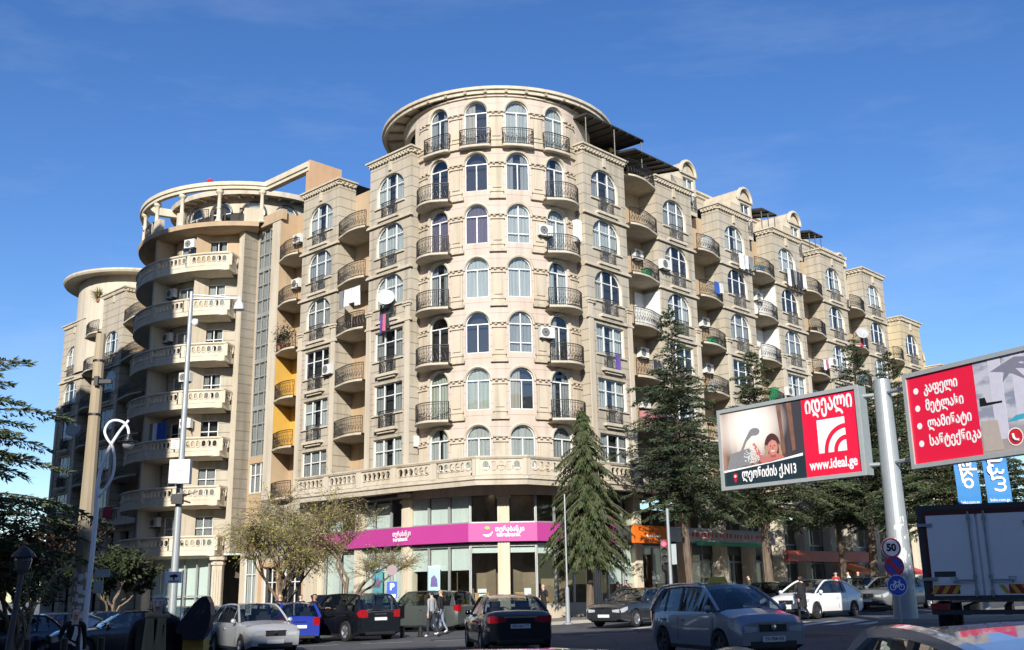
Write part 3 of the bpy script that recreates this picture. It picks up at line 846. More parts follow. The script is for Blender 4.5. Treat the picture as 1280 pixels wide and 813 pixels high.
gb.box(7.5, 46, -1.2, 0.3, 0.15, 0.6, 1, RWF)
rs = random.Random(8)
for nm_, mt_, fr_ in (('window_posters', plain('pale_window_film', (.6, .62, .6), .5), .34), ('orange_panels', plain('orange_fascia', (.72, .16, .012), .5, var=.08), .06), ('grey_shutters', plain('grey_roller_shutter', (.3, .3, .29), .5), .14)):
    pnl = MB()
    for i in range(0, 33):
        if rs.random() < fr_: x = 7.6 + i * 1.15; z_ = rs.choice((.65, 1.4, 2.2)); pnl.quad(RWF(x + .08, -1.0 - .02 * fr_, z_), RWF(x + 1.07, -1.0 - .02 * fr_, z_), RWF(x + 1.07, -1.0 - .02 * fr_, 3.3), RWF(x + .08, -1.0 - .02 * fr_, 3.3))
    tag(pnl.build(nm_, mt_, B2), kind='stuff')
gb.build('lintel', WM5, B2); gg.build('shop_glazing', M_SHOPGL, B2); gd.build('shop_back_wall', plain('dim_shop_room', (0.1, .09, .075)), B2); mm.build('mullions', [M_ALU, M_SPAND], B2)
for k in range(0, 6): p = RWF(8.6 + SP * k, -0.45, 0); column(B2, p.x, p.y, RWF.rz(), 0.7, 0.25, 6.7)
for k in range(0, 5): p = RWF(12.4 + SP * k, -0.45, 0); column(B2, p.x, p.y, RWF.rz(), 0.7, 0.25, 6.7)

# ------------------------------------------------------------------ lower block at the far right end
B3 = empty('apartment_building', (40, 90, 0.2))
tag(B3, 'lower pale yellow end block stepping down at the far right behind the advertising hoardings', 'building', 'joined cream stone apartment blocks')
rng = random.Random(5); w3 = MB()
for k, tp_ in ((5.93, 23.85), (7.0, 20.7)):
    bay(B3, RWF, SP * k, BW, range(3, 8) if k < 6.5 else range(3, 7), tp_, rng, cap_z=17.45, wall=w3, arched=(5, 6, 7))
    if k < 6.5: recess(B3, RWF, SP * k - 2.7, SP * k, range(3, 8), rng, wall=w3, top=24.6)
recess(B3, RWF, SP * 5.93 + BW, SP * 7, range(3, 7), rng, wall=w3, top=21.5)
panel(w3, lambda x, d, z: RWF(x, d - 4, z), 40.1, 53, 0, 23.0, [], .1, 1, 1)
w3.quad(RWF(49.35 + BW, 0, 0), RWF(49.35 + BW, -10, 0), RWF(49.35 + BW, -10, 20.7), RWF(49.35 + BW, 0, 20.7), 0)
panel(w3, RWF, 46.0, 53.0, 0, 7.35, [(47 + i * 1.5, 48.2 + i * 1.5, .5, 4, 0) for i in range(3)], .4, 1, 1)
w3.build('wall', [S_YPALE, S_TRIM, S_WALLP, stone('pale_yellow_render', (0.62, 0.50, 0.26))], B3)
for xc, z in ((40.2, 24.3), (47.9, 21.2)):
    mb = MB()
    pts = [(xc - 1.1 * cos(pi * i / 12), z + 1.1 * sin(pi * i / 12)) for i in range(13)]
    mb.tube([RWF(x, -1.2, zz) for x, zz in pts], 0.13, 5); mb.add([RWF(x, -1.3, zz) for x, zz in pts], [tuple(range(13))])
    for i in range(12):
        (xa, za), (xb, zb) = pts[i], pts[i + 1]; mb.quad(RWF(xa, -1.25, za), RWF(xb, -1.25, zb), RWF(xb, -4, zb), RWF(xa, -4, za))
    mb.build('dormer', S_TRIM, B3)

# ------------------------------------------------------------------ left wing with the curved balcony tower
B4 = empty('apartment_building', (-16, 70, 0.2))
tag(B4, 'left block with curved white stone balconies, glass stair strip and open roof colonnade', 'building', 'joined cream stone apartment blocks')
rng = random.Random(11); w4 = MB()
SL = 6.87
bay(B4, LWF, -(SL + 3.77), 3.77, range(3, 9), 26.8, rng, pinkrows=(4, 5), cap_z=17.45, wall=w4)
recess(B4, LWF, -SL, -3.77, range(3, 9), rng, mirror=True, wall=w4, top=26.0, mats=None)
x1, x0 = -10.64, -13.25
recess(B4, LWF, x0, x1, range(3, 9), rng, mirror=True, wall=w4, top=26.4, bulge=0.5)
yb = MB()
for (k, mt) in ((5, 0), (4, 0)):
    yb.box(x0 + 0.012, x0 + 0.03, -1.28, -0.02, FZ(k) + 0.02, FZ(k) + 2.75, 0, LWF)
    yb.box(x0 + 0.03, x0 + .7, -1.288, -1.27, FZ(k) + 0.02, FZ(k) + 2.75, 0, LWF)
yb.build('painted_recess', S_YEL, B4)
# pilaster, stair strip, flank
panel(w4, LWF, -14.2, x0, 4.25, 26.6, [], 0.2, 1, 1)
w4.quad(LWF(x0, -1.35, 4), LWF(x0, 0, 4), LWF(x0, 0, 26.4), LWF(x0, -1.35, 26.4), 3)
panel(w4, lambda x, d, z: LWF(x, d - 0.25, z), -16.3, -14.2, 4.25, 26.6, [(-16.2, -14.3, 10.3, 25.7, 0.9), (-16.1, -14.4, FZ(3) + .6, FZ(3) + 2.5, 0)], 0.15, 3, 1)
put_window(B4, LWF, -15.25, -0.33, 10.3, 1.9, 15.4, 0.9, 'stair', 7)
put_window(B4, LWF, -15.25, -0.36, FZ(3) + 0.6, 1.7, 1.9, 0, 'bay', 7)
w4.quad(LWF(-16.3, -0.3, 4.25), LWF(-16.3, 0.8, 4.25), LWF(-16.3, 0.8, 26.2), LWF(-16.3, -0.3, 26.2), 0)
w4.box(-16.95, -16.3, -1.5, 0.8, 4.25, 25.7, 1, LWF)
w4.quad(LWF(-14.2, -.3, 26.6), LWF(-14.2, 0, 26.6), LWF(x0, 0, 26.6), LWF(x0, -.3, 26.6), 1)
w4.box(-18.3, -13.0, -0.3, 0.05, 25.8, 26.5, 3, LWF)
# curved inner wall with windows, fin walls, soffits and balustraded slabs
aR, aL = R(2), R(-118)
INN = Drum(-19.0, 74.8, 6.9)
S_ = lambda a, r: a * r
for k in range(2, 9):
    z = FZ(k); ops = []
    for a0, a1 in ((-14, -3), (-34, -22), (-62, -50), (-80, -70)):
        ops.append((R(a0) * 6.9, R(a1) * 6.9, z + 0.05, z + 2.35, 0))
    dop = [o for o in ops if o[1] < R(-43) * 6.9]
    panel(w4, INN, R(-43) * 6.9, R(16) * 6.9, z, z + 3.1, [o for o in ops if o not in dop], 0.15, 3 if k == 8 else 0, 1, dx=0.5)
    DEEP = Drum(-19.0, 74.8, 5.4)
    panel(w4, DEEP, R(-120) * 5.4, R(-43) * 5.4, z, z + 3.1, [(a_ / 6.9 * 5.4, b_ / 6.9 * 5.4, c_, d_, 0) for a_, b_, c_, d_, e_ in dop], 0.15, 3, 3, dx=0.5)
    f_ = D2(R(-43) * 8.4, -3.0, 0); g_ = D2(R(-43) * 8.4, -1.5, 0); w4.quad(Vector((f_.x, f_.y, z)), Vector((g_.x, g_.y, z)), Vector((g_.x, g_.y, z + 3.1)), Vector((f_.x, f_.y, z + 3.1)), 3)
    for a0, a1 in ((-14, -3), (-34, -22), (-62, -50), (-80, -70)):
        DR, rd = (INN, 6.9) if a0 > -43 else (Drum(-19.0, 74.8, 5.4), 5.4); put_window(B4, DR, R((a0 + a1) / 2) * rd, -0.1, z + 0.05, rd * R(a1 - a0), 2.3, 0, 'two', rng.choice((7, 3, 1, 6)))
    sl = MB()
    sl.lathe([(5.2, z - 0.28), (7.6, z - 0.32), (8.3, z - 0.2), (8.42, z - 0.16), (8.42, z + 0.12), (8.36, z + 0.16), (5.2, z + 0.16)], (-19.0, 74.8, 0), 48, 0, -pi / 2 + aL, -pi / 2 + aR)
    a_ = D2(aR * 8.4, 0, 0); b_ = LWF(-16.9, 0.85, 0)
    f = Frame(a_.x, a_.y, b_.x - a_.x, b_.y - a_.y); L = (b_ - a_).length
    sl.box(-0.1, L, -1.2, 0.0, z - 0.2, z + 0.155, 0, f)
    o = sl.build('balcony', S_BALU, B4)
    br = MB()
    npan = 6; aa = [aR + (aL - aR) * i / npan for i in range(npan + 1)]
    for a1, a0 in zip(aa[:-1], aa[1:]):
        scallop(br, D2, a0 * 8.4 + 0.12, a1 * 8.4 - 0.12, z + 0.16, z + 0.92, 0.13, 0.36, 0.1, rings=a1 > R(-85))
    for a in aa: br.box(a * 8.4 - 0.13, a * 8.4 + 0.13, -0.13, 0.05, z + 0.14, z + 0.95, 0, D2)
    scallop(br, f, 0.12, L - 0.05, z + 0.16, z + 0.92, 0.13, 0.36, 0.1)
    br.lathe([(8.26, z + 0.92), (8.46, z + 0.92), (8.5, z + 0.98), (8.46, z + 1.05), (8.24, z + 1.05), (8.26, z + 0.92)], (-19.0, 74.8, 0), 40, 0, -pi / 2 + aL, -pi / 2 + aR)
    br.box(-0.05, L, -0.15, 0.07, z + 0.92, z + 1.05, 0, f)
    br.build('balustrade', S_BALU, o)
    for a in (R(-43), R(-96)): fin = MB(); fin.box(a * 8.4 - 0.12, a * 8.4 + 0.12, -1.6, -0.25, z + 0.16, z + 2.9, 0, D2); fin.build('partition', S_TAN if k == 8 else S_PLAIN, B4)
    fin = MB()
    q = lambda x, d, zz: INN(R(-18) * 6.9 + x, d, zz)
    fin.prism([(-0.62, 0.0), (0, 0.75), (0.62, 0.0)], z + 0.16, z + 2.85, 0, q)      # V-shaped pier
    fin.build('pier', S_TAN if k == 8 else S_PLAIN, B4)
w4.build('wall', WM5, B4)
# roof terrace: inner drum with arches, open ring on columns
r9 = MB(); z = FZ(9)
r9.lathe([(6.0, z - 0.3), (7.9, z - 0.35), (8.45, z - 0.2), (8.5, z + 0.1), (8.35, z + 0.15), (5.5, z + 0.15)], (-19.0, 74.8, 0), 56, 0, -pi / 2 + aL, -pi / 2 + R(14))
r9.build('roof_terrace', S_TAN, B4)
IN9 = Drum(-19.0, 74.8, 5.6); wb9 = MB()
a9 = [R(a) for a in (-62, -38, -14, 10, 34)]
ops = [(a * 5.6 - 0.75, a * 5.6 + 0.75, z + 0.16, z + 2.5, 0.75) for a in a9]
panel(wb9, IN9, R(-120) * 5.6, R(80) * 5.6, z, z + 3.0, ops, 0.2, 0, 1, dx=0.4)
wb9.build('top_drum_wall', [S_TRIM, S_TRIM], B4)
for i, a in enumerate(a9): put_window(B4, IN9, a * 5.6, -0.12, z + 0.16, 1.5, 2.34, 0.75, 'round', (3, 3, 3, 0, 0)[i])
for a in a9: archivolt(IN9, a * 5.6, 0, 1.5, .75, z + 2.5).build('arch_molding', M_SPAND, B4)
mb = MB(); mb.lathe([(5.6, z + 2.95), (6.3, z + 2.95), (6.45, z + 2.85), (6.5, z + 3.2), (5.6, z + 3.5), (0.01, z + 3.7)], (-19.0, 74.8, 0), 56)
for i in range(40):
    a = 2 * pi * i / 40; q = lambda x, d, zz: IN9(a * 5.6 + x, d, zz); mb.box(-.08, .08, 0, .6, z + 2.78, z + 2.95, 0, q)
mb.build('drum_cornice', S_TRIM, B4)
mb = MB(); zr = z + 2.45
mb.lathe([(8.15, zr), (8.45, zr), (8.45, zr + 0.2), (8.55, zr + 0.24), (8.55, zr + 0.5), (8.15, zr + 0.5), (8.15, zr)], (-19.0, 74.8, 0), 64, 0, -pi / 2 + R(-125), -pi / 2 + R(17))
pA = D2(R(17) * 8.4, -0.15, 0); pB = LWF(-10.3, -0.1, 0)
mb.sweep([(pA.x, pA.y), (pB.x, pB.y)], [(-0.3, zr), (0.12, zr), (.12, zr + .2), (.22, zr + .24), (.22, zr + .6), (-.2, zr + .6)])
mb.sweep([(D2(R(-62) * 8.4, -.2, 0).x, D2(R(-62) * 8.4, -.2, 0).y), (IN9(R(-62) * 5.6, 0, 0).x, IN9(R(-62) * 5.6, 0, 0).y)], [(-.2, zr), (.2, zr), (.2, zr + .55), (-.2, zr + .55)])
mb.build('ring_beam', S_BALU, B4)
mb = MB()
mb.box(-10.6, -10.2, -2.6, -0.05, 26.6, zr + 0.75, 0, LWF); mb.build('parapet_wall', S_PEACH, B4)
for a in (-100, -80, -62, -44, -25, -5, 15):
    mb = MB(); p = D2(R(a) * 8.4, -0.2, z + 0.15)
    mb.lathe([(0.24, 0), (0.24, 0.12), (0.15, 0.2), (0.125, zr - z - 0.5), (0.2, zr - z - 0.4), (0.28, zr - z - 0.3), (0.24, zr - z - 0.15)], p, 12)
    mb.build('column', S_BALU, B4, smooth=True)
for a0, a1, kind in ((-98, -76, 1), (-76, -62, 1), (-58, -47, 1), (-25, -10, 1)):
    mb = MB(); railing_pts(mb, [D2(R(a0 + (a1 - a0) * i / 8) * 8.4, -0.15, 0) for i in range(9)], z + 0.15, 0.95, 0.13)
    mb.build('railing', M_IRON, B4)
for a0, a1 in ((-62, -58), (-47, -39), (-27, -23), (-8, -2), (5, 16)):
    mb = MB()
    panel(mb, lambda x, d, zz: D2(x, d - 0.05, zz), R(a0) * 8.4, R(a1) * 8.4, z + 0.1, z + 1.1, [], .3, dx=0.3)
    panel(mb, lambda x, d, zz: D2(x, d - 0.4, zz), R(a0) * 8.4, R(a1) * 8.4, z + 0.1, z + 1.1, [], .3, dx=0.3)
    for s_ in (a0, a1): mb.quad(D2(R(s_) * 8.4, -.05, z + .1), D2(R(s_) * 8.4, -.4, z + .1), D2(R(s_) * 8.4, -.4, z + 1.1), D2(R(s_) * 8.4, -.05, z + 1.1))
    n_ = 4
    for i in range(n_):
        u0, u1 = R(a0 + (a1 - a0) * i / n_) * 8.4, R(a0 + (a1 - a0) * (i + 1) / n_) * 8.4
        mb.quad(D2(u0, -.05, z + 1.1), D2(u1, -.05, z + 1.1), D2(u1, -.4, z + 1.1), D2(u0, -.4, z + 1.1))
    mb.build('parapet_block', S_PLAIN, B4)
# ground floor of the left block
gl, dk, cl = MB(), MB(), MB()
panel(cl, LWF, -14.2, -9.2, 3.6, 7.4, [(-13.6, -12.4, 4.6, 6.4, 0), (-11.6, -10.2, 4.6, 6.4, 0)], .2, 0, 1)
put_window(B4, LWF, -13.0, -.15, 4.6, 1.2, 1.8, 0, 'two', 7); put_window(B4, LWF, -10.9, -.15, 4.6, 1.4, 1.8, 0, 'two', 1)
panel(cl, LWF, -16.3, -14.2, -1.2, 4.26, [(-16.0, -14.5, 0.5, 4.0, 0)], .3, 1, 1)
put_window(B4, LWF, -15.25, -.25, 0.5, 1.5, 3.5, 0, 'two', 0)
panel(cl, LWF, -14.2, -9.2, -1.2, 3.6, [(-13.8, -12.2, 0.4, 3.3, 0), (-11.6, -9.6, 0.4, 3.3, 0)], .3, 2, 1)
put_window(B4, LWF, -13.0, -.25, 0.4, 1.6, 2.9, 0, 'two', 3); put_window(B4, LWF, -10.6, -.25, 0.4, 2.0, 2.9, 0, 'two', 3)
cl.box(-9.4, -9.0, -.9, 0.02, -1.2, 7.3, 1, LWF)
G2 = Drum(-19.0, 74.8, 7.4)
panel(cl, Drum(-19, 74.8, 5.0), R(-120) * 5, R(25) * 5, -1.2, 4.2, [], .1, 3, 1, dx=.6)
gl.quad(D2(R(-36) * 8.4, -.8, .4), D2(R(4) * 8.4, -.8, .4), D2(R(4) * 8.4, -.8, 4), D2(R(-36) * 8.4, -.8, 4))
dkb = MB(); dkb.quad(D2(R(-36) * 8.4, -1.1, .4), D2(R(4) * 8.4, -1.1, .4), D2(R(4) * 8.4, -1.1, 4), D2(R(-36) * 8.4, -1.1, 4))
dkb.build('roller_blinds', M_BLIND, B4)
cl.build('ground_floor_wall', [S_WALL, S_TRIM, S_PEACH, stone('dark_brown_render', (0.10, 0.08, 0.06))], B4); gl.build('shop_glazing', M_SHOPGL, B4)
mm = MB(); A_, B_ = D2(R(-36) * 8.4, -.75, 0), D2(R(4) * 8.4, -.75, 0); f = Frame(A_.x, A_.y, B_.x - A_.x, B_.y - A_.y); L = (B_ - A_).length
for i in range(7): mm.box(L * i / 6 - .04, L * i / 6 + .04, -.05, .05, .3, 4.0, 0, f)
for zz in (.35, 1.6): mm.box(0, L, -.04, .04, zz, zz + .08, 0, f)
mm.build('mullions', M_ALU, B4)
for a in (3, -36, -72): p = D2(R(a) * 8.4, -.45, 0); column(B4, p.x, p.y, R(a), .6, -1.2, 4.0, S_PLAIN)

# ------------------------------------------------------------------ far-left rounded block
B5 = empty('apartment_building', (-33, 86, 0.2))
tag(B5, 'shaded far-left rounded corner block with round roof eave, behind the concrete pole', 'building', 'joined cream stone apartment blocks')
rng = random.Random(9); w5 = MB()
W5M = [S_WALL, S_TRIM, S_WALLP, S_TAN]
bay(B5, LWF, -38.9, 3.77, range(3, 8), 25.9, rng, wall=w5, cap_z=17.45)
bay(B5, LWF, -46.2, 4.2, range(3, 8), 24.6, rng, wall=w5, cap_z=17.45)
recess(B5, LWF, -42.0, -38.9, range(3, 9), rng, mirror=True, wall=w5, top=26)
recess(B5, LWF, -35.15, -30.5, range(3, 9), rng, mirror=True, wall=w5, top=26)
D5 = Drum(LWF(-42.5, -5.0, 0).x, LWF(-42.5, -5.0, 0).y, 5.2)
panel(w5, D5, R(-170) * 5.2, R(60) * 5.2, 20, 28.2, [], .2, 1, 1, dx=.5)
panel(w5, LWF, -46.2, -30, -1.5, 7.4, [(-45 + 2.4 * i, -43.4 + 2.4 * i, .6, 3.3, 0) for i in range(6)] + [(-45 + 2.4 * i, -43.6 + 2.4 * i, 4.6, 6.4, 0) for i in range(6)], .5, 0, 1)
w5.quad(LWF(-46.2, 0, 0), LWF(-46.2, -12, 0), LWF(-46.2, -12, 24.6), LWF(-46.2, 0, 24.6), 0)
w5.quad(LWF(-30.5, -3, 0), LWF(-30.5, 0.0, 0), LWF(-30.5, 0.0, 26.4), LWF(-30.5, -3, 26.4), 3)
w5.build('wall', W5M, B5)
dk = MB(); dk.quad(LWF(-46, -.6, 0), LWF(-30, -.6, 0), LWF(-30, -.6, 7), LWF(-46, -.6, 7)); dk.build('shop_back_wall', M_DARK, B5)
mb = MB(); mb.lathe([(5.2, 28.0), (6.3, 28.05), (6.4, 27.95), (6.5, 28.1), (6.5, 28.25), (5.0, 28.5), (0.01, 28.7)], (D5.c.x, D5.c.y, 0), 56); mb.build('roof', S_TRIM, B5)
for k in range(3, 8):                              # balconies on the outer left flank
    p = LWF(-46.2, -2.5, 0); f = Frame(p.x, p.y, -LWF.N.x, -LWF.N.y)
    fl = Frame(LWF(-46.2, -3.2, 0).x, LWF(-46.2, -3.2, 0).y, LWF.N.x, LWF.N.y)
    balcony(B5, fl, [(0, .1), (.3, .9), (1.2, 1.0), (2.1, .9), (2.4, .1)], 0, FZ(k))
tbx = MB()
f = Frame(LWF(-46.4, .5, 0).x, LWF(-46.4, .5, 0).y, LWF.X.x, LWF.X.y)
for zz in (4.1, 7.2):
    tbx.box(0, 17, -1.0, 0.1, zz - .35, zz, 0, f); 
    for i in range(6): scallop(tbx, f, i * 2.8 + .15, i * 2.8 + 2.65, zz, zz + .8, rings=False); tbx.box(i * 2.8 - .15, i * 2.8 + .15, -.12, .05, zz, zz + .9, 0, f)
    tbx.box(0, 17, -.15, .1, zz + .8, zz + .95, 0, f)
tbx.build('balustrade', S_BALU, B5)
# ------------------------------------------------------------------ ground
def ground_sheet(name, x0, x1, y0, y1, dz, mat, nx, ny, keep=None):
    mb = MB(); xs = np.linspace(x0, x1, nx); ys = np.linspace(y0, y1, ny)
    vs = [(x, y, gz(x, y) + dz) for y in ys for x in xs]; fs = []
    for j in range(ny - 1):
        for i in range(nx - 1): fs.append((j * nx + i, j * nx + i + 1, (j + 1) * nx + i + 1, (j + 1) * nx + i))
    mb.add(vs, fs); o = mb.build(name, mat); return tag(o, kind='structure')
M_ROAD = asphalt('asphalt'); 
ground_sheet('road', -60, 100, -12, 130, 0, M_ROAD, 60, 110)
g2 = MB(); 
for (a, b, c, d) in ((-900, -60, -600, 1200), (100, 900, -600, 1200), (-60, 100, 130, 1200), (-60, 100, -600, -12)):
    g2.quad((a, c, -0.3 if d < 0 else -0.9), (b, c, -0.3 if d < 0 else -0.9), (b, d, -.9 if d > 0 else -.3), (a, d, -.9 if d > 0 else -.3))
tag(g2.build('ground', plain('grey_ground', (0.16, 0.15, 0.13), 0.9)), kind='structure')
M_PAVE = stone('grey_paving', (0.24, 0.225, 0.20), streak=0.1)
M_KERB = stone('pale_kerb_stone', (0.36, 0.34, 0.30), streak=0.1)
M_PAINT = plain('white_road_paint', (0.55, 0.55, 0.53), 0.8, var=0.35, scale=2.5)
def slab(name, poly, h=0.14):
    """raised pavement with a real kerb: poly = plan outline, counter-clockwise"""
    mb = MB(); n = len(poly); dense = []
    for i in range(n):
        a, b = Vector(poly[i]), Vector(poly[(i + 1) % n]); k = max(1, int((b - a).length / 4))
        for j in range(k): dense.append(a.lerp(b, j / k))
    n = len(dense); c = sum(dense, Vector((0, 0))) / n
    ins = []
    for i in range(n):
        d = dense[(i + 1) % n] - dense[i - 1]; nn = Vector((-d.y, d.x)).normalized(); ins.append(dense[i] + nn * 0.18)
    G = lambda p, dz: (p.x, p.y, gz(p.x, p.y) + dz)
    vs = [G(p, -0.1) for p in dense] + [G(p, h) for p in dense] + [G(p, h) for p in ins]
    fs = [(i, (i + 1) % n, n + (i + 1) % n, n + i) for i in range(n)] + [(n + i, n + (i + 1) % n, 2 * n + (i + 1) % n, 2 * n + i) for i in range(n)]
    mb.add(vs, fs, 1)
    mb.add([G(p, h) for p in ins], [tuple(range(n))], 0)
    o = mb.build(name, [M_PAVE, M_KERB]); return tag(o, kind='structure')
v2 = lambda p: (p.x, p.y)
slab('pavement', [v2(LWF(-60, 5.5, 0)), v2(LWF(-14, 5.5, 0)), v2(LWF(-5, 4.6, 0)), (-2.2, 49.6), (1.4, 49.4), v2(RWF(3.0, 5.6, 0)), v2(RWF(16, 7.5, 0)), v2(RWF(70, 7.5, 0)), v2(RWF(70, -3, 0)), v2(RWF(0, -5, 0)), v2(LWF(0, -5, 0)), v2(LWF(-60, -3, 0))])
slab('traffic_island', [(12.0, 36.2), (13.4, 34.6), (17.0, 34.8), (46, 58), (43, 60.5), (16.0, 39.8), (12.6, 37.8)])
slab('near_pavement', [(-40, -4), (-9.2, -4), (-8.3, 9.5), (-10.5, 14.2), (-14, 18), (-40, 38)])
def marking(name, quads):
    mb = MB()
    for q in quads:
        mb.add([(x, y, gz(x, y) + 0.006) for x, y in q], [tuple(range(len(q)))])
    return tag(mb.build(name, M_PAINT), kind='structure')
qs = []
for i in range(9):                                  # zebra crossing on the right arm
    c = Vector((5.4, 42.3)).lerp(Vector((12.4, 37.4)), i / 8); d = Vector((0.62, 0.78)); e = Vector((0.78, -0.62)) * 0.25
    qs.append([tuple(c - d * 1.6 - e), tuple(c - d * 1.6 + e), tuple(c + d * 1.6 + e), tuple(c + d * 1.6 - e)])
marking('crosswalk', qs)
qs = []
for i in range(5):
    c = Vector((3.2, 37.5)) + Vector((-2.6, 0.25)) * i; d = Vector((0.9, -0.1)); e = Vector((0.0, 0.07))
    qs.append([tuple(c - d - e), tuple(c + d - e), tuple(c + d + e), tuple(c - d + e)])
for i in range(6):
    c = Vector((1.5, 20 - i * 4.0)); qs.append([(c.x - .06, c.y - 1), (c.x + .06, c.y - 1), (c.x + .06, c.y + 1), (c.x - .06, c.y + 1)])
marking('lane_marking', qs)

# ------------------------------------------------------------------ buildings on the near side, behind the camera: they throw the shade over the street
def plainblock(label, x0, x1, y0, y1, h, floors, win_sides):
    b = empty('city_block', ((x0 + x1) / 2, (y0 + y1) / 2, 0))
    tag(b, label, 'building', 'blocks across the street')
    mb = MB()
    for (ax, ay, bx, by) in ((x0, y1, x1, y1), (x1, y1, x1, y0), (x1, y0, x0, y0), (x0, y0, x0, y1)):
        f = Frame(bx, by, ax - bx, ay - by); L = math.hypot(bx - ax, by - ay); n = int(L / 3.4)
        ops = [(L * (i + .5) / n - .8, L * (i + .5) / n + .8, 1.2 + 3.2 * k, 2.8 + 3.2 * k, 0) for i in range(n) for k in range(int((h - 2) / 3.2))]
        panel(mb, f, 0, L, -0.2, h, ops, .3, 0, 0)
        mb.quad(f(0.01, -.3, 0), f(L - 0.01, -.3, 0), f(L - 0.01, -.3, h), f(.01, -.3, h), 1)
    mb.quad((x0, y0, h), (x1, y0, h), (x1, y1, h), (x0, y1, h), 0)
    mb.build('wall', [S_PLAIN, plain('dark_window_glass', (0.04, 0.05, 0.06), 0.1)], b)
    return b
TS = math.tan(SUN_EL)
plainblock('pale block with many plain windows behind the camera, left one', -60, -13, -30, -14, (40 + 14) * TS, 8, None)
plainblock('pale block with many plain windows behind the camera, low middle one', -12.6, -4, -30, -14, (33.5 + 14) * TS, 6, None)
plainblock('pale block with many plain windows behind the camera, long right one', -3.6, 60, -30, -14, (40.5 + 14) * TS, 7, None)
plainblock('unseen plain block added beyond the left street to cut down sky light', -95, -50, 44, 82, 30.0, 9, None)  # out-of-frame row added to hold back sky light from the left
plainblock('tall tower block on the left corner outside the picture', -54, -25.2, 24, 43, 38.5, 11, None)

M_PATCH = asphalt('dark_asphalt_patch', (0.03, 0.03, 0.032), .2)
for i, (cx, cy, w, h, a) in enumerate(((-5.5, 33, 3.2, 1.1, .2), (1.5, 38.5, 4.5, .9, -.1), (7.0, 33, 1.2, 3.5, .3), (-3.0, 24, 1.6, 2.2, .1), (9.5, 41.8, 2.5, .8, .6))):
    mb = MB(); ca, sa = cos(a), sin(a)
    mb.add([(cx + u * ca - v * sa, cy + u * sa + v * ca, gz(cx + u * ca - v * sa, cy + u * sa + v * ca) + .003) for u, v in ((-w, -h), (w * .9, -h * 1.1), (w, h), (-w * 1.05, h * .9))], [(0, 1, 2, 3)])
    tag(mb.build('road_patch', M_PATCH), kind='structure')

for i, (cx, cy) in enumerate(((-1.2, 34.5), (4.6, 39.8))):
    o = empty('manhole_cover', (cx, cy, gz(cx, cy))); tag(o, ('round iron manhole cover in the road ahead of the black saloon', 'round iron manhole cover near the zebra crossing')[i], 'manhole cover', 'manhole covers')
    mb = MB(); mb.lathe([(0, .012), (.3, .012)], (cx, cy, gz(cx, cy) + .004), 24); mb.build('lid', M_IRON, o); mb = MB(); mb.lathe([(.3, .012), (.38, .012), (.38, -.02)], (cx, cy, gz(cx, cy) + .004), 24); mb.build('rim', plain('worn_iron', (.09, .085, .08), .5, .5), o)
# ------------------------------------------------------------------ trees
L_SPRUCE = leafmat('spruce_needles', (0.024, 0.036, 0.015), (0.075, 0.098, 0.034))
L_CEDAR = leafmat('cedar_needles', (0.020, 0.034, 0.018), (0.075, 0.102, 0.050))
L_CEDARL = leafmat('cedar_needles_lighter', (0.026, 0.042, 0.020), (0.098, 0.122, 0.052))
L_WILLOW = leafmat('yellow_green_leaves', (0.15, 0.155, 0.03), (0.36, 0.33, 0.085))
L_DARKL = leafmat('dark_broad_leaves', (0.012, 0.022, 0.010), (0.045, 0.06, 0.025))
L_RED = leafmat('dry_reddish_leaves', (0.03, 0.02, 0.014), (0.09, 0.05, 0.03))
B_CON = bark('conifer_bark', (0.16, 0.12, 0.085))
B_PALE = bark('pale_bark', (0.30, 0.25, 0.18))
class Leaves:
    def __init__(s): s.p = []
    def tuft(s, c, d, up, l, w):
        """two crossed slender blades"""
        a = d.cross(up)
        if a.length < 1e-4: a = d.orthogonal()
        a.normalize(); e = c + d * l; m = c + d * (l * .45)
        s.p.append((c, m + a * w, e, m - a * w))
    def build(s, name, mat, parent):
        v = []; f = []
        off = OFF[parent]
        for q in s.p:
            n = len(v); v += [tuple(x - off) for x in q]; f.append((n, n + 1, n + 2, n + 3))
        me = bpy.data.meshes.new(name); me.from_pydata(v, [], f); me.materials.append(mat); me.update()
        return link(name, me, parent)
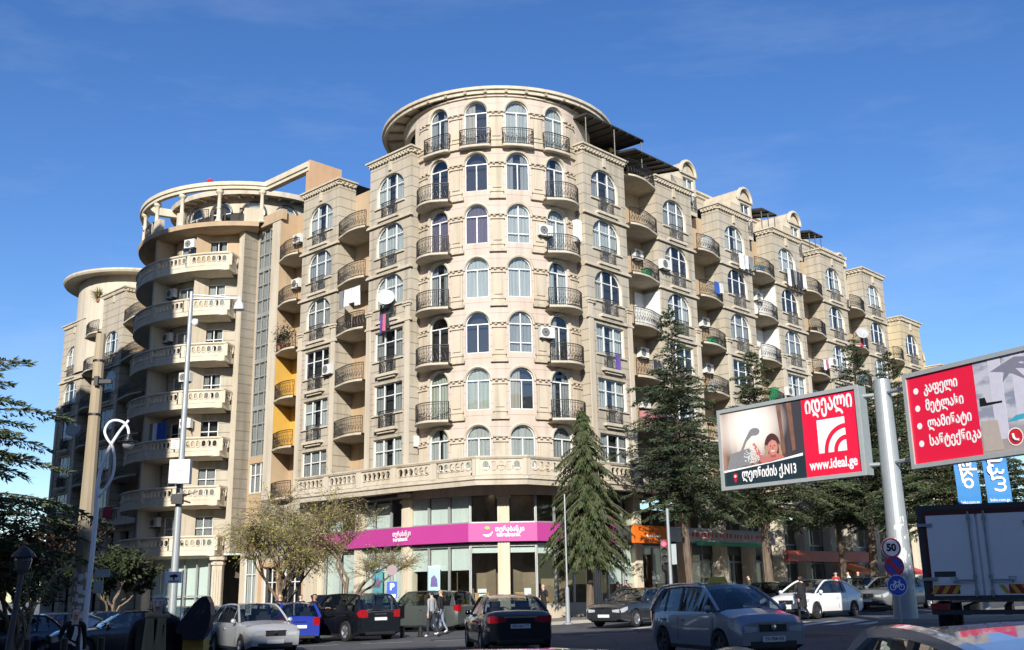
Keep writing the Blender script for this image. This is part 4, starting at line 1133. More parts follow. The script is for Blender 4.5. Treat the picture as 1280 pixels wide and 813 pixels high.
def conifer(name, label, X, Y, h, r, seed, z0=2.0, style='cedar', mat=None, trunk=0.22, group='conifers along the pavement', power=0.8, lean=0.0, base=None, prof=None):
    rng = random.Random(seed); zb = gz(X, Y) + 0.12 if base is None else base
    t = empty(name, (X, Y, zb)); tag(t, label, 'tree', group)
    O = Vector((X, Y, zb))
    tb = MB(); k = 10
    tb.tube([O + Vector((lean * (i / k) * h + 0.05 * sin(i * 1.3 + seed), 0.05 * cos(i + seed), h * 0.97 * i / k)) for i in range(k + 1)],
            [trunk * (1 - 0.93 * i / k) * (1.25 if i == 0 else 1) for i in range(k + 1)], 8)
    lv = Leaves(); z = z0
    while z < h - 0.15:
        u = (z - z0) / (h - z0); spread = r * (1 - u) ** power * (0.55 + 0.45 * min(1, u / 0.07)) if prof is None else r * float(np.interp(u, [q[0] for q in prof], [q[1] for q in prof]))
        if style == 'spruce': nb, dz = max(6, int(12 * (1 - u) + 5)), 0.2
        else: nb, dz = max(4, int(7 * (1 - u) + 3)), 0.34 - 0.1 * u
        ph = rng.random() * 6.28
        for b in range(nb):
            a = ph + 2 * pi * (b + rng.uniform(-.35, .35)) / nb
            L = max(0.22, spread * (rng.uniform(0.45, 1.22) if rng.random() > .15 else rng.uniform(.3, .6))); zz = z + rng.uniform(-.12, .12)
            if style == 'cedar' and rng.random() < 0.10: continue
            d0 = Vector((cos(a), sin(a), 0)); side = Vector((-sin(a), cos(a), 0))
            n = max(3, int(L / 0.13)); pts = []
            for i in range(n + 1):
                s = i / n
                if style == 'spruce': dzv = L * (0.12 * s - 0.55 * s * s)
                else: dzv = L * (0.20 * s - 0.38 * s * s) + (0.5 * u * L * s)
                pts.append(O + Vector((lean * zz, 0, zz)) + d0 * (L * s) + Vector((0, 0, dzv)) + side * (0.08 * L * sin(s * 3 + b)))
            if L > 0.5: tb.tube(pts[::3] + [pts[-1]], [0.035 * (1 - i / (len(pts[::3]) + 1)) * min(1, L / 1.5) + .006 for i in range(len(pts[::3]) + 1)], 3, caps=False)
            for i in range(1, n + 1):
                s = i / n; p = pts[i]; d = (pts[i] - pts[i - 1]).normalized()
                if style == 'spruce':
                    for q in range(9):
                        sd = side * rng.uniform(-1, 1) + d * rng.uniform(0.1, 0.8) + Vector((0, 0, -rng.uniform(0.25, 1.3)))
                        sd.normalize()
                        lv.tuft(p + side * rng.uniform(-.12, .12), sd, d, rng.uniform(0.16, 0.38), rng.uniform(.018, .036))
                else:
                    wv = (0.12 + 0.34 * L * min(1, 1.6 * (1 - s) + 0.18)) * 0.55
                    for q in range(14):
                        sg = rng.choice((-1, 1)); ofs = rng.uniform(0, wv)
                        c = p + side * sg * ofs + d * ofs * 0.4 + Vector((0, 0, -0.22 * ofs + rng.uniform(-.03, .03)))
                        sd = side * sg * rng.uniform(.1, 1) + d * rng.uniform(0.3, 1) + Vector((0, 0, rng.uniform(-0.45, 0.35)))
                        sd.normalize()
                        lv.tuft(c, sd, Vector((0, 0, 1)) if rng.random() < .6 else side, rng.uniform(0.13, 0.32), rng.uniform(.018, .036))
        z += dz * rng.uniform(.8, 1.2)
    for q in range(40):
        lv.tuft(O + Vector((lean * h, 0, h - rng.uniform(0, .7))), Vector((rng.uniform(-1, 1), rng.uniform(-1, 1), rng.uniform(.2, 1.6))).normalized(), Vector((0, 0, 1)), .25, .03)
    tb.build('trunk', B_CON, t); lv.build('crown', mat or L_CEDAR, t)
    return t
def treetop(px, py, Y): return at(px, py, Y).z
p = gpt(740, 51.6)
conifer('spruce_tree', 'bright green drooping spruce standing in front of the bank corner', p.x, p.y, treetop(733, 512, 51.6) - p.z - .1, 1.95, 4, z0=3.0, style='spruce', mat=L_SPRUCE, trunk=0.2, prof=((0, .8), (.08, 1), (.35, .93), (.5, .72), (.56, .76), (.72, .62), (.84, .34), (.93, .16), (1, .03)), lean=-0.012)
p = gpt(866, 54.5)
conifer('cedar_tree', 'tall dark cedar left of the red hoarding, beside the traffic light', p.x, p.y, treetop(852, 385, 54.5) - p.z - .1, 3.15, 8, z0=5.0, trunk=0.24, prof=((0, .75), (.08, 1), (.3, .97), (.42, .85), (.5, .78), (.58, .6), (.66, .33), (.75, .25), (.88, .17), (1, .03)), lean=-0.02)
p = gpt(966, 60)
conifer('cedar_tree', 'wide spreading cedar behind the shower hoarding, over the white hatchback', p.x, p.y, treetop(955, 440, 60) - p.z - .1, 4.9, 15, z0=4.9, trunk=0.3, prof=((0, .75), (.08, 1), (.25, .95), (.36, .7), (.46, .5), (.56, .38), (.66, .27), (.75, .25), (.88, .17), (1, .03)), lean=-0.01, mat=L_CEDARL)
p = gpt(1100, 63)
conifer('cedar_tree', 'slim topped cedar rising between the two red hoardings', p.x, p.y, treetop(1096, 425, 63) - p.z - .1, 4.4, 23, z0=4.9, trunk=0.28, prof=((0, .75), (.08, 1), (.3, .97), (.42, .85), (.5, .78), (.58, .6), (.66, .33), (.75, .25), (.88, .17), (1, .03)))
p = gpt(1145, 72)
conifer('cedar_tree', 'distant cedar whose tip shows above the right-hand hoarding', p.x, p.y, treetop(1141, 440, 72) - p.z - .1, 4.2, 31, z0=4.9, trunk=0.28, prof=((0, .75), (.08, 1), (.3, .97), (.42, .85), (.5, .78), (.58, .6), (.66, .33), (.75, .25), (.88, .17), (1, .03)))
p = gpt(1060, 66)
conifer('cedar_tree', 'low bushy cedar under the hoardings behind the speed limit sign', p.x, p.y, 11.5, 3.8, 37, z0=4.8, trunk=0.25)
p = gpt(1200, 56)
conifer('cedar_tree', 'dark cedar right of the hoarding pole, behind the blue banners', p.x, p.y, 10.5, 4.2, 41, z0=3.6, trunk=0.25, mat=L_CEDARL)
p = gpt(1275, 58)
conifer('cedar_tree', 'dark cedar above the lorry at the right picture edge', p.x, p.y, 11.0, 4.4, 43, z0=3.6, trunk=0.25)
p = gpt(-105, 31.0)
conifer('cedar_tree', 'near cedar reaching in from the left picture edge with flat layered boughs', p.x, p.y, 10.2, 5.2, 47, z0=2.6, trunk=0.28, prof=((0, .7), (.1, .9), (.25, .98), (.36, .95), (.40, .5), (.52, .62), (.6, .66), (.75, .5), (.9, .25), (1, .04)), mat=L_CEDARL)

def broadleaf(name, label, X, Y, h, seed, mat, leafn, spread, droop=0.0, barkm=None, trunk=0.14, fork=0.35, leafsize=0.16, group=None, stems=1, twigs=7, levels=4):
    rng = random.Random(seed); zb = gz(X, Y) + 0.12
    t = empty(name, (X, Y, zb)); tag(t, label, 'tree', group); O = Vector((X, Y, zb)); tb = MB(); lv = Leaves(); tips = []
    def grow(p, d, L, r, lev):
        n = 4; pts = [p]; q = p.copy(); dd = d.copy()
        for i in range(n):
            dd = (dd + Vector((rng.uniform(-.18, .18), rng.uniform(-.18, .18), rng.uniform(-.05, .12)))).normalized()
            q = q + dd * (L / n); pts.append(q)
        tb.tube(pts, [r * (1 - .45 * i / n) for i in range(n + 1)], 6 if r > .03 else 3, caps=False)
        if lev == 0: tips.append((pts, dd)); return
        for b in range(rng.choice((2, 3, 3)) if lev < levels else 4):
            a = rng.uniform(0, 6.28); nd = (dd * rng.uniform(.5, 1) + Vector((cos(a), sin(a), rng.uniform(-.1, .5))) * spread).normalized()
            grow(pts[rng.choice((2, 3, 4))], nd, L * rng.uniform(.55, .8), r * .55, lev - 1)
    for s_ in range(stems):
        a = 6.28 * s_ / stems + seed
        grow(O, Vector((cos(a) * .35 * (stems > 1), sin(a) * .35 * (stems > 1), 1)).normalized(), h * fork, trunk, levels)
    for pts, dd in tips:
        for k in range(twigs):
            p = pts[rng.choice((1, 2, 3, 4))]; d = (dd + Vector((rng.uniform(-1, 1), rng.uniform(-1, 1), rng.uniform(-.4, .6)))).normalized()
            q = p.copy(); tw = [q]; L = rng.uniform(.35, 1.0) * h * .13
            for i in range(5):
                d = (d + Vector((0, 0, -droop * .35))).normalized(); q = q + d * L / 5 * (1 + droop); tw.append(q)
            tb.tube(tw[::2] + [tw[-1]], .007, 3, caps=False)
            for i in range(leafn):
                c = tw[rng.randrange(1, 6)] + Vector((rng.uniform(-1, 1), rng.uniform(-1, 1), rng.uniform(-1, 1))) * .1
                ld = Vector((rng.uniform(-1, 1), rng.uniform(-1, 1), rng.uniform(-1.3 if droop else -.8, .5))).normalized()
                lv.tuft(c, ld, Vector((rng.uniform(-1, 1), rng.uniform(-1, 1), rng.uniform(-1, 1))), leafsize * rng.uniform(.6, 1.3), leafsize * .22)
    tb.build('trunk', barkm or B_PALE, t); lv.build('crown', mat, t); return t
p = gpt(352, 48.6)
broadleaf('willow_tree', 'thin drooping yellow-green tree in front of the left block, beside the bank', p.x, p.y, 7.4, 2, L_WILLOW, 6, .50, droop=.85, barkm=bark('grey_brown_bark', (.2, .15, .1)), trunk=.15, fork=.34, leafsize=.11, group='yellow-green street trees', stems=2, twigs=11)
p = gpt(427, 48.2)
broadleaf('willow_tree', 'half-bare yellow-green tree crossing the magenta bank sign', p.x, p.y, 7.2, 5, L_WILLOW, 3, .60, droop=.3, barkm=bark('grey_brown_bark', (.2, .15, .1)), trunk=.14, fork=.33, leafsize=.09, group='yellow-green street trees', stems=1, twigs=12)
p = gpt(138, 52)
broadleaf('leafy_tree', 'dark leafy tree in the shade under the curved balconies', p.x, p.y, 5.6, 9, L_DARKL, 12, .6, trunk=.15, leafsize=.28)
p = gpt(22, 34)
broadleaf('shrubby_tree', 'low reddish brown shrubby tree at the left edge under the cedar boughs', p.x, p.y, 5.2, 13, L_RED, 10, .7, trunk=.12, leafsize=.16, stems=3, twigs=5)
p = gpt(36, 27)
broadleaf('sapling', 'slim sapling with a few yellow leaves near the leaning lamp at left', p.x, p.y, 3.0, 17, L_WILLOW, 5, .5, trunk=.035, fork=.5, leafsize=.12, twigs=3, levels=2)
# ------------------------------------------------------------------ lettering and flat shapes
def mesh_of(o):
    dg = bpy.context.evaluated_depsgraph_get(); e = o.evaluated_get(dg)
    return bpy.data.meshes.new_from_object(e, preserve_all_data_layers=False, depsgraph=dg)
def lettering(parent, f, x, d, z, text, size, mat, bold=0.0, align='LEFT', rot=0.0, width=None, name='lettering', shear=0):
    cu = bpy.data.curves.new('lettering', 'FONT'); cu.body = text; cu.size = size; cu.extrude = 0.003; cu.offset = bold
    cu.align_x = align; cu.align_y = 'BOTTOM_BASELINE' if False else 'CENTER'; cu.resolution_u = 3; cu.shear = shear
    t = bpy.data.objects.new('lettering', cu); C.objects.link(t); bpy.context.view_layer.update()
    me = mesh_of(t); bpy.data.objects.remove(t); bpy.data.curves.remove(cu)
    n = len(me.vertices); co = np.empty(n * 3); me.vertices.foreach_get('co', co); co = co.reshape(-1, 3)
    if n and width:
        w = co[:, 0].max() - co[:, 0].min(); s = width / max(w, 1e-6)
        co[:, 0] *= s
    c_, s_ = cos(rot), sin(rot); u = co[:, 0] * c_ - co[:, 1] * s_; v = co[:, 0] * s_ + co[:, 1] * c_
    off = OFF[parent]; o0 = f(x, d, z) - off
    P = np.array(o0)[None, :] + u[:, None] * np.array(f.X)[None, :] + v[:, None] * np.array((0, 0, 1.0))[None, :] + co[:, 2:3] * np.array(f.N)[None, :]
    me.vertices.foreach_set('co', P.astype(np.float32).ravel()); me.materials.clear(); me.materials.append(mat); me.update()
    return link(name, me, parent)
def flat(parent, f, name, pts, d, mat, th=0.004):
    mb = MB(); n = len(pts)
    mb.add([f(x, d, z) for x, z in pts] + [f(x, d - th, z) for x, z in pts], [tuple(range(n))] + [(i, (i + 1) % n, n + (i + 1) % n, n + i) for i in range(n)])
    return mb.build(name, mat, parent)
def disc(x, z, r, n=24, ry=None): return [(x + r * cos(2 * pi * i / n), z + (ry or r) * sin(2 * pi * i / n)) for i in range(n)]
def ringpts(mb, f, x, z, r0, r1, d, n=28, a0=0, a1=2 * pi):
    for i in range(n):
        a, b = a0 + (a1 - a0) * i / n, a0 + (a1 - a0) * (i + 1) / n
        mb.quad(f(x + r0 * cos(a), d, z + r0 * sin(a)), f(x + r1 * cos(a), d, z + r1 * sin(a)), f(x + r1 * cos(b), d, z + r1 * sin(b)), f(x + r0 * cos(b), d, z + r0 * sin(b)))
P_WHITE = plain('white_print', (0.82, 0.82, 0.82), 0.5, var=.03); P_RED = plain('crimson_print', (0.72, 0.012, 0.05), 0.4, var=.04, scale=1)
P_TEAL = plain('dark_teal_print', (0.016, 0.032, 0.042), 0.4); P_BLACK = plain('black_print', (0.01, 0.01, 0.012), 0.4)
P_BLUE = plain('blue_print', (0.012, 0.07, 0.42), 0.4, var=.05); P_SIGNRED = plain('sign_red', (0.55, 0.02, 0.035), 0.4)
P_SKIN = plain('printed_skin', (0.50, 0.16, 0.14), 0.5, var=.2); P_HAIR = plain('printed_brown', (0.07, 0.03, 0.03), 0.5); P_GREY = plain('printed_grey', (0.22, 0.22, 0.23), 0.5)
M_STEEL = plain('galvanised_grey_steel', (0.33, 0.36, 0.37), 0.45, 0.35, var=.1); M_PANEL = plain('grey_painted_steel', (0.27, 0.31, 0.32), 0.45, 0.2)
M_WHITEP = plain('white_painted_steel', (0.72, 0.73, 0.74), 0.4); M_BLACKM = plain('black_painted_metal', (0.012, 0.012, 0.014), 0.45)
M_CONC = stone('old_concrete', (0.36, 0.30, 0.21), streak=.5)

def photo_print():
    m, nt, b = nodes_of('bathroom_photo_print')
    sep = N(nt, 'ShaderNodeSeparateXYZ'); nt.links.new(N(nt, 'ShaderNodeTexCoord').outputs['Generated'], sep.inputs[0])
    u, v = sep.outputs['X'], sep.outputs['Z']
    du = mathn(nt, 'DIVIDE', mathn(nt, 'SUBTRACT', u, 0.37), 0.46); dv = mathn(nt, 'DIVIDE', mathn(nt, 'SUBTRACT', v, 0.72), 0.62)
    r2 = mathn(nt, 'ADD', mathn(nt, 'MULTIPLY', du, du), mathn(nt, 'MULTIPLY', dv, dv))
    glow = ramp(nt, r2, 1.0, 0.12)
    w = N(nt, 'ShaderNodeTexNoise', i_Scale=1.0, i_Detail=2.0); mp_ = N(nt, 'ShaderNodeMapping'); mp_.inputs['Scale'].default_value = (16, 16, .6)
    nt.links.new(N(nt, 'ShaderNodeTexCoord').outputs['Generated'], mp_.inputs['Vector']); nt.links.new(mp_.outputs[0], w.inputs['Vector'])
    cur = mixc(nt, ramp(nt, w.outputs['Fac'], .35, .65), (0.05, 0.03, 0.035), (0.32, 0.19, 0.14))
    base = mixc(nt, ramp(nt, u, 0.55, 0.85), cur, (0.05, 0.045, 0.055))
    c = mixc(nt, glow, base, (0.86, 0.78, 0.70))
    nt.links.new(c, b.inputs['Base Color']); b.inputs['Roughness'].default_value = .45; return m
def room_print():
    m, nt, b = nodes_of('pale_bathroom_print')
    sep = N(nt, 'ShaderNodeSeparateXYZ'); nt.links.new(N(nt, 'ShaderNodeTexCoord').outputs['Generated'], sep.inputs[0])
    w = N(nt, 'ShaderNodeTexNoise', i_Scale=1.0, i_Detail=3.0); mp_ = N(nt, 'ShaderNodeMapping'); mp_.inputs['Scale'].default_value = (3, 3, 9); mp_.inputs['Rotation'].default_value = (0, .5, .0)
    nt.links.new(N(nt, 'ShaderNodeTexCoord').outputs['Generated'], mp_.inputs['Vector']); nt.links.new(mp_.outputs[0], w.inputs['Vector'])
    c = mixc(nt, ramp(nt, w.outputs['Fac'], .45, .6), (0.50, 0.50, 0.56), (0.25, 0.27, 0.34))
    c = mixc(nt, ramp(nt, sep.outputs['Z'], 0.32, 0.2), c, (0.34, 0.29, 0.27))
    nt.links.new(c, b.inputs['Base Color']); b.inputs['Roughness'].default_value = .45; return m

# ------------------------------------------------------------------ hoardings on the big pole
pb = at(1137, 776, 36.0); PX, PY = pb.x - 0.1, 36.0; ptop = at(1107, 475, 36.0).z
bp = empty('hoarding_pole', (PX, PY, gz(PX, PY) + .1)); tag(bp, 'thick tapering grey steel pole between the two red hoardings', 'pole')
mb = MB(); z0 = gz(PX, PY) + .1
mb.lathe([(0.5, 0), (0.5, .04), (0.39, .06), (0.28, ptop - z0), (0.0, ptop - z0 + .03)], (PX, PY, z0), 28); mb.build('pole', M_STEEL, bp, smooth=False)
mb = MB()
rngp = random.Random(2)
for i in range(46):                                  # torn paper bills round the lower shaft
    a = rngp.uniform(-2.6, -.5); zz = rngp.uniform(.9, 3.2); w, h = rngp.uniform(.04, .14), rngp.uniform(.05, .2); rr = .392 - .11 * zz / (ptop - z0)
    g = lambda da, dz: Vector((PX + rr * cos(a + da / rr), PY + rr * sin(a + da / rr), z0 + zz + dz))
    mb.quad(g(0, 0), g(w, rngp.uniform(-.02, .02)), g(w, h), g(0, h * rngp.uniform(.7, 1)))
o_ = mb.build('paper_bills', plain('torn_white_paper', (.6, .6, .58), .8), bp); tag(o_, kind='stuff')

def hoarding(label, A, B, W, H, arms, th=0.45):
    zc = (A.z + B.z) / 2
    f = Frame(A.x, A.y, B.x - A.x, B.y - A.y); base = f(0, 0, zc)
    h = empty('billboard', base); tag(h, label, 'billboard', 'hoardings on the grey pole')
    g = lambda x, d, z: f(x, d, zc + z)
    class G(Frame): pass
    fr = Frame(A.x, A.y, B.x - A.x, B.y - A.y); fr.o = fr.o + Vector((0, 0, zc))
    mb = MB()
    mb.box(0, W, -th, -0.005, 0, H, 0, fr); mb.build('casing', M_PANEL, h)
    mb = MB(); t = .12
    for (a, b, c, d) in ((-.02, W + .02, -.02, t), (-.02, W + .02, H - t, H + .02), (-.02, t, t, H - t), (W - t, W + .02, t, H - t)): mb.box(a, b, -.002, .07, c, d, 0, fr)
    mb.build('frame', plain('pale_grey_edge_trim', (.42, .45, .45), .4, .3), h)
    mb = MB()
    for z in (.35, H - .35): mb.tube([fr(W * .5 if False else (W - .2 if arms > 0 else .2), -th * .5, z), Vector((PX, PY, zc + z))], .07, 8)
    mb.build('arms', M_STEEL, h)
    return h, fr
A, B = at(904, 614, 41.2), at(1083, 592.7, 36.1)
W1 = math.hypot(B.x - A.x, B.y - A.y); H1 = 3.12
hb, f = hoarding('crimson hoarding with a bathing child photo and white quarter-ring emblem, left of the pole', A, B, W1, H1, 1)
s = .62 * W1
flat(hb, f, 'photo', [(.12, .62), (s, .62), (s, H1 - .12), (.12, H1 - .12)], .004, photo_print())
flat(hb, f, 'address_strip', [(.12, .12), (s, .12), (s, .95), (.12, .66)], .008, P_TEAL)
flat(hb, f, 'red_panel', [(s, .12), (W1 - .12, .12), (W1 - .12, H1 - .12), (s, H1 - .12)], .004, P_RED)
flat(hb, f, 'bath_rim', [(.14, .66), (s - .1, .94), (s - .1, 1.04), (2.4, .86), (.14, .74)], .012, P_WHITE)
flat(hb, f, 'bath_wall', [(.3, .76), (1.5, .86), (1.5, 1.5), (.5, 1.35)], .010, P_GREY)
flat(hb, f, 'shower_head', [(.75, .95), (.85, .95), (1.35, 1.75), (1.62, 1.95)] + disc(1.75, 2.08, .26, 14, .15)[-3:] + disc(1.75, 2.08, .26, 14, .15)[:7] + [(1.25, 1.8)], .016, P_GREY)
flat(hb, f, 'raised_arm', [(1.62, 1.62), (1.72, 1.66), (2.2, .92), (1.95, .88)], .014, P_SKIN)
flat(hb, f, 'hair', disc(2.55, 1.45, .36, 20, .47), .014, P_HAIR)
flat(hb, f, 'shoulders', [(2.0, .84), (3.1, .94), (2.95, 1.08), (2.7, 1.17), (2.4, 1.17), (2.15, 1.02)], .016, P_SKIN)
flat(hb, f, 'plait', [(2.22, 1.5), (2.32, 1.5), (2.36, 1.1), (2.28, .96), (2.2, 1.05)], .015, plain('printed_fair_hair', (.42, .27, .16), .5, var=.3)); flat(hb, f, 'plait', [(2.84, 1.5), (2.92, 1.45), (2.98, 1.1), (2.92, .98), (2.84, 1.08)], .015, plain('printed_fair_hair', (.42, .27, .16), .5, var=.3))
flat(hb, f, 'neck', [(2.47, 1.2), (2.67, 1.2), (2.7, 1.02), (2.44, 1.02)], .018, plain('printed_skin_shade', (.33, .09, .08), .5))
flat(hb, f, 'face', disc(2.57, 1.41, .235, 24, .32), .020, plain('printed_skin_light', (.55, .22, .18), .5, var=.3, scale=3))
flat(hb, f, 'fringe', [(2.34, 1.5), (2.36, 1.66), (2.5, 1.78), (2.68, 1.78), (2.8, 1.64), (2.8, 1.5), (2.72, 1.62), (2.56, 1.68), (2.42, 1.6)], .024, P_HAIR)
flat(hb, f, 'nose', [(2.555, 1.42), (2.585, 1.42), (2.6, 1.34), (2.54, 1.34)], .024, plain('printed_skin_shade', (.33, .09, .08), .5))
flat(hb, f, 'curtain_bands', [(3.0, 1.1), (3.12, 1.12), (3.05, 2.95), (2.85, 2.95)], .007, plain('printed_curtain_brown', (.20, .1, .07), .5, var=.5, scale=4)); flat(hb, f, 'curtain_bands', [(3.45, 1.15), (3.6, 1.18), (3.55, 2.95), (3.32, 2.95)], .007, plain('printed_curtain_brown', (.20, .1, .07), .5, var=.5, scale=4))
mb = MB()
for x, z, a, b in ((2.485, 1.45, .034, .02), (2.655, 1.45, .034, .02)): mb.add([f(u, .026, v) for u, v in disc(x, z, a, 10, b)], [tuple(range(10))])
mb.build('eyes', P_BLACK, hb)
flat(hb, f, 'smile', [(2.46, 1.28), (2.52, 1.23), (2.62, 1.23), (2.68, 1.28), (2.57, 1.26)], .026, P_WHITE)
mb = MB()
for i in range(90):
    x, z = 1.35 + rngp.gauss(.2, .18), .9 + abs(rngp.gauss(.2, .25)); mb.quad(*[f(x + a, .022, z + b) for a, b in ((0, 0), (.04, 0), (.04, .04), (0, .04))])
tag(mb.build('water_splash', P_WHITE, hb), kind='stuff')
lettering(hb, f, s + (W1 - .12 - s) / 2, .012, H1 - .44, 'იდეალი', .82, P_WHITE, bold=.022, align='CENTER', width=(W1 - .12 - s) * .86)
rx = s + (W1 - .12 - s) / 2
L0 = rx - .55; zb_ = .92; q = 1.2
mb = MB(); lg = lambda x, z: f(L0 + x * q * .98, .012, zb_ + z * q)
rr = [(.22, .42), (.58, .78)]
def arcquad(r0, r1, n=14):
    for i in range(n):
        a, b = pi / 2 * i / n, pi / 2 * (i + 1) / n
        mb.quad(lg(1 - r0 * cos(a), r0 * sin(a)), lg(1 - r1 * cos(a), r1 * sin(a)), lg(1 - r1 * cos(b), r1 * sin(b)), lg(1 - r0 * cos(b), r0 * sin(b)))
mb.add([lg(1, 0)] + [lg(1 - .32 * cos(pi / 2 * i / 10), .32 * sin(pi / 2 * i / 10)) for i in range(11)], [tuple(range(12))])
arcquad(.46, .66)
n = 14                                                    # outer corner of the square
for i in range(n):
    a, b = pi / 2 * i / n, pi / 2 * (i + 1) / n; r0 = .8
    def edge(t):
        cx, cz = cos(t), sin(t); k = 1 / max(cx, cz); return (1 - cx * k, cz * k)
    (xa, za), (xb, zb2) = edge(a), edge(b)
    mb.quad(lg(1 - r0 * cos(a), r0 * sin(a)), lg(xa, za), lg(xb, zb2), lg(1 - r0 * cos(b), r0 * sin(b)))
mb.build('emblem', P_WHITE, hb)
lettering(hb, f, rx, .012, .52, 'www.ideal.ge', .5, P_WHITE, bold=.012, align='CENTER', width=(W1 - .12 - s) * .86)
lettering(hb, f, 1.0, .016, .50, 'ლეონიძის ქ.N13', .5, P_WHITE, bold=.012, width=2.55)
mb = MB(); mb.add([f(x, .016, z) for x, z in disc(.68, .48, .12, 16) ], [tuple(range(16))]); mb.add([f(.57, .016, .44), f(.79, .016, .44), f(.68, .016, .22)], [(0, 1, 2)]); mb.build('map_pin', P_SIGNRED, hb)
mb = MB(); mb.add([f(x, .021, z) for x, z in disc(.68, .48, .05, 12)], [tuple(range(12))]); mb.build('pin_dot', P_WHITE, hb)

A, B = at(1142, 586, 34.6), at(1280, 569.6, 30.9)
B = Vector((A.x + (B.x - A.x) * 1.5, A.y + (B.y - A.y) * 1.5, A.z))
W2 = math.hypot(B.x - A.x, B.y - A.y)
hb, f = hoarding('crimson hoarding with four white bulleted words and a pale bathroom photo, right of the pole', A, Vector((B.x, B.y, A.z)), W2, H1, -1)
s = .445 * W2
flat(hb, f, 'red_panel', [(.12, .12), (s, .12), (s, H1 - .12), (.12, H1 - .12)], .004, P_RED)
flat(hb, f, 'photo', [(s, .12), (W2 - .12, .12), (W2 - .12, H1 - .12), (s, H1 - .12)], .004, room_print())
for i, (wd, w_) in enumerate((('კაფელი', 1.35), ('მეტლახი', 1.5), ('ლამინატი', 1.72), ('სანტექნიკა', 1.98))):
    z = 2.50 - .58 * i
    mb = MB(); mb.add([f(x, .012, zz) for x, zz in disc(.46, z, .105)], [tuple(range(24))]); mb.build('bullet', P_WHITE, hb)
    lettering(hb, f, .78, .012, z + .03, wd, .46, P_WHITE, bold=.012, width=w_)
flat(hb, f, 'towels', [(s + 1.0, .98), (s + 2.4, 1.05), (s + 2.4, 1.2), (s + 1.3, 1.15)], .010, plain('turquoise_print', (.05, .35, .45), .5))
flat(hb, f, 'wash_basin', [(s + .05, .2), (s + .75, .2), (s + .65, 1.1), (s + .05, 1.15)], .010, plain('beige_print', (.42, .36, .32), .5))
flat(hb, f, 'tall_panel', [(s + .55, .5), (s + 1.0, .5), (s + 1.0, H1 - .14), (s + .55, H1 - .14)], .008, plain('pale_lilac_print', (.55, .54, .62), .5))
flat(hb, f, 'window_band', [(s + 1.35, .95), (s + 1.75, .95), (s + 1.75, H1 - .14), (s + 1.35, H1 - .14)], .008, plain('pale_lilac_print', (.55, .54, .62), .5)); flat(hb, f, 'shade_leaves', [(s + .6, 2.6), (s + 1.5, 2.9), (s + 2.4, 2.75), (s + 1.6, 2.7), (s + 2.3, 2.4), (s + 1.5, 2.55), (s + 1.9, 2.1), (s + 1.3, 2.45), (s + 1.0, 2.2), (s + 1.1, 2.5)], .011, plain('print_leaf_grey', (.2, .2, .26), .5))
flat(hb, f, 'tap', [(s + .1, 1.6), (s + .9, 1.6), (s + .9, 1.66), (s + .35, 1.68), (s + .3, 1.85), (s + .1, 1.85)], .014, P_BLACK)
flat(hb, f, 'phone_badge', disc(s + 1.2, .52, .24), .014, P_SIGNRED)
mb = MB(); ringpts(mb, f, s + 1.2, .52, .24, .27, .018); mb.build('badge_ring', P_WHITE, hb)
mb = MB(); mb.tube([f(s + 1.12, .02, .62), f(s + 1.13, .02, .5), f(s + 1.2, .02, .43), f(s + 1.3, .02, .42)], .035, 5); mb.build('handset', P_WHITE, hb)
lettering(hb, f, s + 1.62, .014, .52, '0', .6, P_WHITE, bold=.01)

